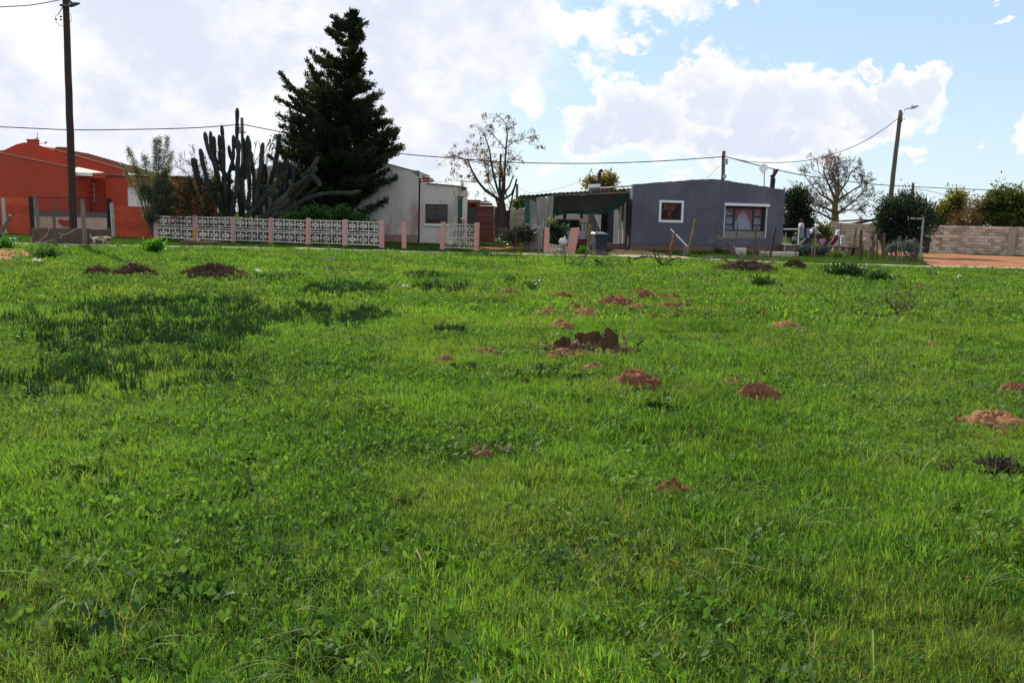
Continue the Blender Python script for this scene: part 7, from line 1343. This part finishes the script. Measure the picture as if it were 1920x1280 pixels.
# --- posts before the grey house
pole_thing('rotten_post', 'split orange brown rotten post leaning before the grey house', 'post', 1255, 477, 1265.5, 436, 45.5, .075, mat('rotting orange wood', (.22, .085, .03), (.07, .04, .025), 6, bump=.8), jit=.25)
pole_thing('white_pipe', 'white pipe propped slantwise against the log post', 'pipe', 1289, 462.5, 1257.5, 429.5, 46.2, .035, M_white, z0=P(1289, 462.5, 46.2).z)
pole_thing('log_post', 'tall leaning mossy log post before the grey house', 'post', 1289.5, 479, 1304.5, 411, 46, .085, mat('mossy log', (.17, .12, .045), (.09, .075, .03), 4, bump=.7), jit=.08)
pole_thing('concrete_stub', 'short grey post stub at the foot of the log post', 'post', 1285.5, 479, 1285, 462, 45.6, .08, M_wood, square=True)
for i, (x0, y0, x1, y1, lab) in enumerate(((1338, 478, 1345.5, 417, 'thin dark stake standing left of the big window'), (1376, 473, 1383.5, 418, 'thin dark stake before the left part of the big window'), (1411, 477, 1419.5, 418, 'thin dark stake before the right part of the big window'), (1249, 476, 1252, 434, 'thin bent twig stake left of the rotten post'))): pole_thing('stake', lab, 'stake', x0, y0, x1, y1, 46, .028, M_rust)
pole_thing('dark_post', 'dark leaning wooden post at the right corner of the grey house', 'post', 1442.5, 483, 1454, 425, 45, .07, M_stick2, jit=.1)
branch('thin pale arching branch before the grey house wall', [[(1331, 453), (1342, 450), (1355, 451), (1367, 458), (1375, 468)]], 45.5, M_pale, .018, twigs=6, seed=40)
for (x, y, w, h, lab, m) in ((1387, 472, 22, 7, 'pale concrete block lying at the foot of the grey house', M_conc), (1460, 479, 72, 7, 'long low concrete ledge at the right foot of the grey house', M_conc), (1366, 473, 12, 6, 'small dark heap of stones left of the concrete block', M_stick2)):
    p = P(x, y, 48.5); k = ppm(48.5); q = MB(); hz = max(.1, P(x, y-h, 48.5).z); q.box((p.x, 48.5, hz/2-.02), (w/k, .35, hz+.04)); o = q.build('kerb_block', m, bevel=.03); tag(o, lab, 'block')
# --- porch at the right of the grey house, railing, washing, people
YPo = 53.5; pz = P(1485, 458.5, YPo).z; fpo = Fac(XY(1470.5, 460, YPo), XY(1501, 460, YPo)); po = thing('porch', fpo.W(.5, 0), 'raised porch with a brown front wall at the right side of the grey house', 'porch')
q = MB(); fpo.bx(q, 0, fpo.len, -.1, pz-.05, -4, 0); q.build('base', mat('brown porch wall', (.17, .12, .09), (.12, .09, .07), 3, bump=.4), po); q = MB(); fpo.bx(q, -.02, fpo.len+.04, pz-.049, pz, -4, .05); q.build('slab', M_conc, po)
rl = thing('white_railing', fpo.W(.4, pz), 'white painted railing frame on the porch', 'railing'); A_, B_ = P(1469, 429.5, YPo-.05), P(1498, 429.5, YPo-.05)
q = MB(); q.tube([A_, B_], .045, 4); q.build('top_rail', M_white, rl); q = MB(); q.tube([B_, P(1496.5, 458, YPo-.05)], .045, 4); q.build('post', M_white, rl); q = MB(); q.tube([P(1497, 458.5, YPo-.06), P(1510, 447, YPo-.06)], .045, 4); q.build('brace', M_whpost, rl); q = MB(); q.tube([P(1519.5, 438, YPo-.1), P(1526, 431.5, YPo-.1)], .04, 4); q.build('brace', M_whpost, rl)
dl = thing('drying_rail', (P(1512, 450, YPo).x, YPo, 0), 'dark rail on reddish posts hung with washing beside the porch', 'rail'); q = MB(); q.tube([P(1498, 428.5, YPo), P(1529, 428.5, YPo)], .03, 6); q.build('rail', M_rust, dl)
for x in (1511, 1525.5): q = MB(); a = P(x, 470, YPo); a.z = -.05; q.tube([a, P(x, 428, YPo)], .06, 6); q.build('post', mat('dark red post', (.09, .03, .025), (.06, .02, .02), 4), dl)
M_cl = mat('grey blue cloth', (.2, .23, .31), (.16, .19, .26), 6, bump=.3)
for (x0, x1, y1, lab) in ((1501.5, 1507.8, 446, 'grey blue cloth hanging on the drying rail, left of two'), (1512.2, 1519, 447, 'grey blue cloth hanging on the drying rail, right of two')):
    o = cloth([(x0, 428.2), (x1, 428.2)], [(x0-1.5 if x0 < 1505 else x0-.5, y1), (x1, y1)], YPo-.1, M_cl, 'hanging_cloth', None, 10, 10, .05, 1, seed=x0); tag(o, lab, 'cloth', 'washing on the drying rail')
def skin(name, joints, edges, m, parent, root=0, sub=2):
    me = bpy.data.meshes.new(name); o0 = origin(parent); me.from_pydata([tuple(Vector(j[:3])-o0) for j in joints], edges, []); me.materials.append(m); o = bpy.data.objects.new(name, me); COL.objects.link(o); o.parent = parent
    md = o.modifiers.new('Skin', 'SKIN')
    if not me.skin_vertices: me.skin_vertices.new() if hasattr(me.skin_vertices, 'new') else None
    sv = me.skin_vertices[0].data
    for i, j in enumerate(joints): sv[i].radius = (j[3], j[4] if len(j) > 4 else j[3]); sv[i].use_root = (i == root)
    md.use_smooth_shade = True; s_ = o.modifiers.new('Sub', 'SUBSURF'); s_.levels = sub; s_.render_levels = sub; return o
M_skin = mat('brown skin', (.16, .08, .05), (.13, .065, .04), 6, bump=.05, rough=.6); M_hair = mat('black hair', (.012, .01, .009), (.02, .016, .014), 20, bump=.3)
def person(lab, base, rz, J, top, bottom, headwear=None, hair=True, H=1.0, sleeves=True, hood=None, dress=None):
    """J: joint dict in a local frame: x right, y forward (facing), z up, metres"""
    t = thing('person', base, lab, 'person'); Rm = Matrix.Rotation(rz, 3, 'Z'); W_ = {k: Rm @ (Vector(v)*H)+t.location for k, v in J.items()}
    def j(k, r, r2=None): return (*W_[k], r*H, (r2 or r)*H)
    names = [('pelvis', .13, .10), ('belly', .115, .09), ('chest', .14, .10), ('neck', .05, .05), ('head0', .065, .075), ('head1', .085, .095), ('head2', .06, .07)]
    V = [j(*n_) for n_ in names]; E = [(i, i+1) for i in range(6)]
    def chain(st_, lst):
        prev_ = st_
        for n_ in lst: V.append(j(*n_)); E.append((prev_, len(V)-1)); prev_ = len(V)-1
        return prev_
    for s_ in 'LR':
        wr = chain(2, [('sh'+s_, .055), ('el'+s_, .042), ('wr'+s_, .028)])
        p_, q_ = W_['wr'+s_], W_['el'+s_]; d = (p_-q_).normalized(); sd = d.orthogonal().normalized(); up = d.cross(sd)
        V.append((*(p_+d*.06*H), .035*H, .018*H)); E.append((wr, len(V)-1)); pm = len(V)-1
        chain_ = [(-.03, .075), (-.01, .09), (.01, .085), (.03, .07)]
        for o_, l_ in chain_: V.append((*(p_+d*(.06+l_)*H+sd*o_*H-up*.02*H), .009*H)); E.append((pm, len(V)-1))
        V.append((*(p_+d*.08*H+sd*.055*H), .01*H)); E.append((wr, len(V)-1))
        chain(0, [('hip'+s_, .085), ('kn'+s_, .055), ('an'+s_, .04), ('toe'+s_, .035, .025)])
    skin('body', V, E, M_skin, t)
    tv = [j('pelvis', .15, .125), j('belly', .135, .115), j('chest', .165, .125), j('neck0', .07, .07)]; te = [(0, 1), (1, 2), (2, 3)]
    for s_ in 'LR':
        tv.append(j('sh'+s_, .075)); te.append((2, len(tv)-1)); tv.append(j('el'+s_, .058)); te.append((len(tv)-2, len(tv)-1))
        if sleeves: tv.append(j('wr'+s_, .042)); te.append((len(tv)-2, len(tv)-1))
    skin('top', tv, te, top, t)
    bv = [j('pelvis', .152, .13)]; be = []
    for s_ in 'LR': bv.append(j('hip'+s_, .105)); be.append((0, len(bv)-1)); bv.append(j('kn'+s_, .075)); be.append((len(bv)-2, len(bv)-1)); bv.append(j('an'+s_, .058)); be.append((len(bv)-2, len(bv)-1))
    skin('trousers', bv, be, bottom, t)
    f = Rm @ Vector((0, 1, 0)); u = (W_['head2']-W_['head0']).normalized(); hc = W_['head1']; s_ = f.cross(u).normalized(); f = u.cross(s_).normalized()
    q = MB(); q.tube([hc+f*.085*H+u*.02*H, hc+f*.105*H-u*.02*H], [.009*H, .016*H], 6); q.build('nose', M_skin, t)
    for k in (-1, 1): q = MB(); c = hc+f*.083*H+u*.022*H+s_*k*.032*H; q.box(c, (.016*H,)*3); q.build('eye', M_black, t); q = MB(); q.tube([hc+s_*k*.082*H-u*.01*H, hc+s_*k*.1*H+u*.005*H], [.022*H, .018*H], 6); q.build('ear', M_skin, t)
    q = MB(); q.tube([hc+f*.085*H-u*.045*H-s_*.025*H, hc+f*.09*H-u*.045*H, hc+f*.085*H-u*.045*H+s_*.025*H], .007*H, 5); q.build('mouth', M_dkwood, t)
    if hair or headwear:
        bm = bmesh.new(); bmesh.ops.create_icosphere(bm, subdivisions=3, radius=1); q = MB(); idx = {}
        for v in bm.verts:
            co = v.co; w = hc+u*.025*H-f*.012*H+(s_*co.x*.108+f*co.y*.118+u*co.z*(.125 if not hood else .14))*H; idx[v.index] = len(q.v); q.v.append(tuple(w))
        for fc_ in bm.faces:
            m_ = sum((v.co for v in fc_.verts), Vector())/3
            if m_.z > (.1 if m_.y > .2 else -.55) and not (m_.y > .55 and m_.z < .55): q.f.append(tuple(idx[v.index] for v in fc_.verts))
        bm.free(); q.build('hood' if hood else 'cap' if headwear else 'hair', headwear or M_hair, t, smooth=True)
    return t
STAND = dict(pelvis=(0, 0, .95), belly=(0, .0, 1.1), chest=(0, 0, 1.33), neck0=(0, 0, 1.46), neck=(0, .01, 1.5), head0=(0, .03, 1.56), head1=(0, .035, 1.64), head2=(0, .03, 1.71), shL=(-.19, 0, 1.4), elL=(-.24, .0, 1.13), wrL=(-.2, .2, 1.05), shR=(.19, 0, 1.4), elR=(.24, .0, 1.13), wrR=(.2, .22, 1.05), hipL=(-.1, 0, .88), knL=(-.1, .02, .48), anL=(-.1, 0, .08), toeL=(-.1, .16, .03), hipR=(.1, 0, .88), knR=(.1, .02, .48), anR=(.1, 0, .08), toeR=(.1, .16, .03))
def pose(**k): d = dict(STAND); d.update(k); return d
M_ws = mat('white shirt', (.62, .6, .7), (.5, .48, .6), 5, bump=.3); M_dt = mat('dark trousers', (.02, .022, .03), (.03, .03, .04), 5, bump=.2)
pp = P(1500, 458, 56.3); person('person in a white shirt standing on the porch with back half turned', (pp.x, 56.3, pz), R(-70), STAND, M_ws, M_dt, H=(P(1501, 411, 56.3).z-pz)/1.74)
pp = P(1516, 458, 56.5); bend = pose(chest=(0, .22, 1.22), belly=(0, .08, 1.1), neck0=(0, .32, 1.3), neck=(0, .35, 1.32), head0=(0, .4, 1.35), head1=(0, .45, 1.4), head2=(0, .47, 1.47), shL=(-.19, .25, 1.27), elL=(-.22, .42, 1.08), wrL=(-.15, .6, 1.0), shR=(.19, .25, 1.27), elR=(.22, .42, 1.08), wrR=(.15, .62, 1.0))
person('person with a white cap leaning forward over the drying rail', (pp.x, 56.5, .02), R(-75), bend, M_ws, M_dt, headwear=M_white, H=(P(1515, 422, 56.5).z)/1.5)
SIT = pose(pelvis=(0, 0, .12), belly=(0, .03, .26), chest=(0, .08, .48), neck0=(0, .12, .6), neck=(0, .14, .63), head0=(0, .18, .67), head1=(0, .2, .74), head2=(0, .2, .82), shL=(-.19, .08, .55), elL=(-.25, .2, .32), wrL=(-.08, .4, .28), shR=(.19, .08, .55), elR=(.25, .2, .32), wrR=(.08, .4, .28), hipL=(-.11, .08, .12), knL=(-.17, .42, .36), anL=(-.12, .6, .06), toeL=(-.12, .74, .04), hipR=(.11, .08, .12), knR=(.17, .42, .36), anR=(.12, .6, .06), toeR=(.12, .74, .04))
pp = P(1480, 458, 55.2); M_gh = mat('pale grey hoodie', (.36, .36, .44), (.28, .28, .35), 5, bump=.3)
person('person in a pale grey hooded top sitting on the porch edge', (pp.x, 54.2, pz), R(180), SIT, M_gh, M_dt, headwear=mat('white hood', (.6, .6, .64), (.5, .5, .54)), hood=True, H=.72)
pp = P(1541, 461, 54); stz = P(1541, 462, 54).z; person('child in a pink top sitting with back turned beyond the silver shrub', (pp.x, 54, max(0, stz)), R(-30), SIT, mat('pink top', (.5, .16, .42), (.42, .13, .35), 5, bump=.2), M_dt, sleeves=False, H=.68)
# stone bench with block, sacks, red seat
fbn = Fac(XY(1549, 465, 52.5), XY(1612, 465, 52)); zt_ = fbn.sz(1580, 461)[1]; bn = thing('stone_bench', fbn.W(1, 0), 'long low bench of stone slabs before the tan block wall', 'bench')
M_slab = mat('brown stone slab', (.17, .12, .08), (.1, .075, .05), 3, bump=.6, c3=(.16, .13, .04), s3=1.5)
for i in range(4): q = MB(); w = fbn.len/4; fbn.bx(q, i*w, (i+1)*w-.02, zt_-.1, zt_+random.uniform(-.01, .015), -.6, .1); q.build('slab', M_slab, bn, bevel=.01)
for i in range(5): q = MB(); s_ = .1+(fbn.len-.35)*i/4; fbn.bx(q, s_, s_+.2, -.05, zt_-.103, -.5, .05); q.build('support', M_slab, bn)
q = MB(); fbn.bx(q, fbn.sz(1591, 460)[0], fbn.sz(1606, 460)[0], zt_+.02, fbn.sz(1598, 457.5)[1], -.35, 0); o = q.build('concrete_block', mat('ochre grey block', (.2, .16, .1), (.14, .12, .08), 3, bump=.5), bevel=.02); tag(o, 'square ochre grey block sitting on the stone bench', 'block')
M_sack = mat('white woven sack', (.55, .55, .62), (.42, .42, .5), 8, bump=.4)
def sack(px, py, Y, w, h, lab, seed):
    p = P(px, py, Y); k = ppm(Y); bm = bmesh.new(); bmesh.ops.create_icosphere(bm, subdivisions=2, radius=1); q = MB()
    for v in bm.verts: c = v.co; s3 = [abs(x)**.6*(1 if x > 0 else -1) for x in c]; e = 1+.08*noise.noise(c*2+Vector((seed, 0, 0))); q.v.append((p.x+s3[0]*w/k/2*e, Y+s3[1]*.22, p.z+s3[2]*h/k/2*e))
    q.f = [tuple(v.index for v in f.verts) for f in bm.faces]; bm.free(); o = q.build('sack', M_sack, smooth=True); tag(o, lab, 'sack', 'white sacks stacked by the tan block wall')
od = ['topmost', 'second from the top', 'third from the top', 'fourth from the top', 'fifth from the top', 'sixth from the top', 'seventh from the top', 'bottom one']
for i in range(8): sack(1572.5-i*.55, 432.5+i*3.4, 58.5, 8+i*.9, 3.6, 'white woven sack, %s of the tall left stack' % od[i], i)
for i in range(5): sack(1579.5, 443.5+i*3.4, 58, 9, 3.6, 'white woven sack, %s of the low right stack' % ['topmost', 'second from the top', 'middle one', 'fourth from the top', 'bottom one'][i] if i != 2 else 'white woven sack in the middle of the low right stack', 20+i)
sb_ = thing('sack_plinth', (P(1575, 460, 58.3).x, 58.3, 0), 'low concrete plinth carrying the stacks of white sacks', 'plinth'); q = MB(); hz = P(1575, 459.8, 58.3).z; q.box((sb_.location.x, 58.3, hz/2-.03), (.95, .6, hz)); q.build('block', M_conc, sb_)
rs = thing('reclining_seat', (P(1563, 460, 57).x, 57, 0), 'dark red padded seat back leaning beside the white sacks', 'seat'); zb = P(1557, 459.5, 57).z
q = MB(); q.tube([P(1556, 459.5, 57), P(1563, 453, 57), P(1568.5, 443.5, 57), P(1570, 442, 57)], [.09, .13, .15, .08], 8); q.build('backrest', mat('dark red fabric', (.16, .015, .025), (.12, .012, .02), 5, bump=.2), rs); q = MB(); q.tube([P(1555, 461.5, 57), P(1565, 453.5, 57.1)], [.1, .08], 6); q.build('seat', M_dt, rs)
for x in (1556, 1562): q = MB(); a = P(x, 460, 57); q.tube([(a.x, 57, -.02), tuple(a)], .02, 5); q.build('leg', M_black, rs)
# corner posts
pole_thing('wooden_post', 'grey green leaning post above the ochre grey block', 'post', 1598.5, 464, 1605.5, 427.5, 52.6, .07, MATS['mossy wood'])
pole_thing('wooden_post', 'thick purplish brown post right of the stone bench', 'post', 1612.5, 485, 1615, 431, 46.5, .075, mat('purple brown wood', (.09, .05, .045), (.06, .035, .03), 4, bump=.4))
pole_thing('stake', 'tall thin stake rising before the white sacks', 'stake', 1571, 482, 1577.5, 417, 47, .025, M_wood2); pole_thing('stake', 'thin stake left of the silver shrubs', 'stake', 1490.5, 482, 1494.5, 431, 47, .025, M_wood2); pole_thing('stake', 'pale thin stake before the brown porch wall', 'stake', 1469.5, 475, 1474, 436, 48, .02, M_pale); pole_thing('stake', 'thin stake between the two silver shrubs', 'stake', 1520.5, 482, 1532, 424, 47, .028, M_wood); pole_thing('stake', 'thin stake leaning just right of the silver shrub', 'stake', 1526.5, 482, 1530, 456, 46.5, .025, M_wood)
pole_thing('stake', 'thin stake left of the forked trunk', 'stake', 1629, 482, 1633, 437, 47, .03, M_wood); pole_thing('stake', 'rusty pointed stake right of the forked trunk', 'stake', 1645.5, 484, 1644.5, 441, 46, .035, M_rust); pole_thing('stake', 'short black stake below the forked trunk', 'stake', 1637, 486, 1638, 465, 46, .025, M_black); pole_thing('dark_board', 'dark board standing left of the corner bush trunk', 'board', 1656.5, 482, 1657, 438, 50, .07, M_wood2, square=True)
ft = thing('forked_trunk', (P(1634, 470, 49.5).x, 49.5, 0), 'twisted dead trunk with a forked top before the tan block wall', 'tree trunk'); q = MB(); YF = 49.5; a = P(1633, 478, YF); a.z = -.05
q.tube([a, P(1635, 465, YF), P(1638.5, 457, YF), P(1637, 448, YF), P(1635.5, 443, YF), P(1637, 437, YF), P(1636.5, 433, YF)], [.13, .12, .11, .1, .1, .1, .09], 9, jit=.12); q.build('trunk', M_barkdk if False else mat('brown dead trunk', (.14, .09, .06), (.08, .055, .04), 5, bump=.7), ft)
for x, y in ((1634, 431.5), (1641, 429.5)): q = MB(); q.tube([P(1636.7, 435, YF), P((1636.7+x)/2, (434+y)/2, YF), P(x, y, YF)], [.09, .075, .06], 8, jit=.1); q.build('fork', MATS['brown dead trunk'], ft)
hp = thing('hydrant_stand', (P(1620, 465, 51).x, 51, 0), 'pale knob on a bent dark stem left of the forked trunk', 'tap'); q = MB(); a = P(1617, 466, 51); a.z = 0; q.tube([a, P(1618, 458, 51), P(1620, 452, 51)], .025, 6); q.build('stem', M_black, hp); q = MB(); q.tube([P(1620.5, 452, 51), P(1622, 449, 51), P(1622.5, 445, 51)], [.06, .08, .06], 8); q.build('knob', M_whpost, hp)
for (x, y0, x1, y1, lab) in ((1682, 487, 1685.5, 444, 'pale stake, left of two crossing in the low hedge'), (1692, 487, 1688, 442, 'pale stake, right of two crossing in the low hedge')): pole_thing('stake', lab, 'stake', x, y0, x1, y1, 45.5, .03, M_wood)
pole_thing('wooden_post', 'dark brown post in the low hedge left of the street sign', 'post', 1714.5, 490, 1717, 447, 45, .06, mat('purple brown wood', (.09, .05, .045)))
# rubble blocks under bush and cream blocks
for (x, y, w, h, Y, m, lab) in ((1703.5, 450, 7, 9, 59, M_cream, 'cream painted block behind the low hedge'), (1733, 436, 8, 11, 62, mat('pale pier block', (.4, .33, .26)), 'pale block pier at the left end of the long block wall')):
    a, b = P(x-w/2, y+h/2, Y), P(x+w/2, y-h/2, Y); q = MB(); q.box(((a.x+b.x)/2, Y, b.z/2), (b.x-a.x, .35, b.z)); o = q.build('masonry_block', m); tag(o, lab, 'block')
# --- street sign
YG = G(1724, 496).y; sg = thing('street_sign', (G(1724, 496).x, YG, 0), 'street name sign reading 4DE LAAN on a leaning pale post', 'sign'); q = MB(); a = P(1724, 497, YG); e = P(1731.5, 406.5, YG); q.tube([a, e], .05, 4); q.build('post', mat('pale sign post', (.3, .29, .27), (.22, .2, .18), 4, bump=.2), sg)
q = MB(); q.tube([a, a.lerp(e, .16)], .053, 4); q.build('dirty_foot', mat('brown foot', (.2, .12, .06)), sg)
A_, B_ = P(1703.5, 409.8, YG-.08), P(1729.5, 409.8, YG-.08); fS = Fac((A_.x, A_.y), (B_.x, B_.y)); zc = (A_.z+B_.z)/2; q = MB(); M_sign = mat('dark sign enamel', (.008, .009, .018), rough=.9, spec=.05, bump=0)
# plate follows the lean of the camera-independent world: level plate
hh = .085; fS.bx(q, 0, fS.len, zc-hh, zc+hh, -.012, 0); plt = q.build('plate', M_sign, sg); q = MB(); fS.bx(q, -.022, -.001, zc-hh-.01, zc+hh+.01, -.014, .003); q.build('plate_edge', M_galv, plt)
tcu = bpy.data.curves.new('lettering', 'FONT'); tcu.body = '4DE LAAN'; tcu.size = .11; tcu.extrude = .002; tcu.offset = .002; tcu.align_x = 'CENTER'; tcu.align_y = 'CENTER'; tcu.materials.append(mat('sign white', (.6, .6, .63), bump=0)); tmp = bpy.data.objects.new('tmp', tcu); COL.objects.link(tmp); bpy.context.view_layer.update(); tme = bpy.data.meshes.new_from_object(tmp.evaluated_get(bpy.context.evaluated_depsgraph_get())); bpy.data.objects.remove(tmp); to = bpy.data.objects.new('lettering', tme); COL.objects.link(to); to.parent = plt
to.location = fS.W(fS.len*.56, zc, .004)-origin(plt); to.rotation_euler = (R(90), 0, rot_u(fS))
# --- dog
YD = G(187, 464.5).y; dg = thing('dog', (G(187, 464.5).x, YD, 0), 'pale dog with a brown saddle patch walking right along the kerb', 'dog')
M_dog = mat('pale dog coat', (.5, .42, .33), (.42, .34, .26), 12, bump=.3); tn = M_dog.node_tree; pn = tn.nodes['Principled BSDF']; lk = pn.inputs['Base Color'].links[0].from_socket
g_ = tn.nodes.new('ShaderNodeTexCoord'); vs_ = tn.nodes.new('ShaderNodeVectorMath'); vs_.operation = 'DISTANCE'; tn.links.new(g_.outputs['Object'], vs_.inputs[0]); vs_.inputs[1].default_value = (.08, 0, .45); n_ = tn.nodes.new('ShaderNodeTexNoise'); n_.inputs['Scale'].default_value = 9; tn.links.new(g_.outputs['Object'], n_.inputs['Vector'])
a_ = tn.nodes.new('ShaderNodeMath'); a_.operation = 'MULTIPLY_ADD'; tn.links.new(n_.outputs[0], a_.inputs[0]); a_.inputs[1].default_value = .1; tn.links.new(vs_.outputs['Value'], a_.inputs[2]); r_ = tn.nodes.new('ShaderNodeMapRange'); tn.links.new(a_.outputs[0], r_.inputs[0]); r_.inputs[1].default_value = .2; r_.inputs[2].default_value = .17
x_ = tn.nodes.new('ShaderNodeMix'); x_.data_type = 'RGBA'; tn.links.new(r_.outputs[0], x_.inputs[0]); tn.links.new(lk, x_.inputs[6]); x_.inputs[7].default_value = (.22, .08, .03, 1); tn.links.new(x_.outputs[2], pn.inputs['Base Color'])
D0 = Vector((G(187, 464.5).x, YD, 0.0)); s_ = (38/ppm(YD))/.98
V = [(-.27, 0, .36, .09), (-.1, 0, .37, .085), (.08, 0, .36, .1), (.24, 0, .36, .105), (.34, 0, .40, .07), (.43, 0, .42, .065), (.5, 0, .40, .05), (.57, 0, .37, .032), (-.36, 0, .38, .03), (-.43, 0, .42, .02), (-.46, 0, .5, .016), (-.44, 0, .57, .012)]; E = [(0, 1), (1, 2), (2, 3), (3, 4), (4, 5), (5, 6), (6, 7), (0, 8), (8, 9), (9, 10), (10, 11)]
def leg(rt, pts):
    p_ = rt
    for v in pts: V.append(v); E.append((p_, len(V)-1)); p_ = len(V)-1
for sy_, dx in ((-.07, .06), (.07, -.06)):
    leg(0, [(-.27+dx*.5, sy_, .27, .06), (-.24+dx, sy_, .2, .038), (-.32+dx*1.3, sy_, .12, .022), (-.29+dx*1.5, sy_, .02, .02), (-.25+dx*1.5, sy_, .015, .018)])
    leg(3, [(.26-dx*.5, sy_, .26, .048), (.25-dx*.8, sy_, .17, .028), (.26-dx*1.3, sy_, .1, .022), (.25-dx*1.6, sy_, .02, .02), (.29-dx*1.6, sy_, .015, .018)])
V = [(D0.x+a*s_, D0.y+b*s_, c*s_+.07, r*s_) for a, b, c, r in V]; skin('body', V, E, M_dog, dg, root=2)
for k in (-1, 1): q = MB(); q.prism([D0+Vector((.40, k*.05, .47))*s_, D0+Vector((.45, k*.055, .46))*s_, D0+Vector((.405, k*.09, .40))*s_], Vector((0, k*.012, 0))); q.build('ear', mat('brown dog ear', (.2, .08, .035)), dg)
q = MB(); q.box(D0+Vector((.595, 0, .375))*s_, (.02, .025, .02)); q.build('nose', M_black, dg)
# --- bird
bp_ = P(694, 137, 45); bd = thing('bird', bp_, 'small dark bird flying to the right of the cypress top', 'bird'); q = MB(); q.tube([bp_+Vector((-.02, 0, -.16)), bp_+Vector((-.01, 0, -.05)), bp_+Vector((.0, 0, .05)), bp_+Vector((.02, 0, .12)), bp_+Vector((.03, 0, .15))], [.01, .045, .05, .03, .01], 8); q.build('body', M_black, bd, smooth=True)
for k in (-1, 1): q = MB(); q.prism([bp_+Vector((.02, 0, .03)), bp_+Vector((.05+k*.02, k*.12, .1)), bp_+Vector((.12*1+.0, k*.26, -.02)), bp_+Vector((.0, k*.05, -.06))], Vector((.008, 0, 0))); q.build('wing', M_black, bd)
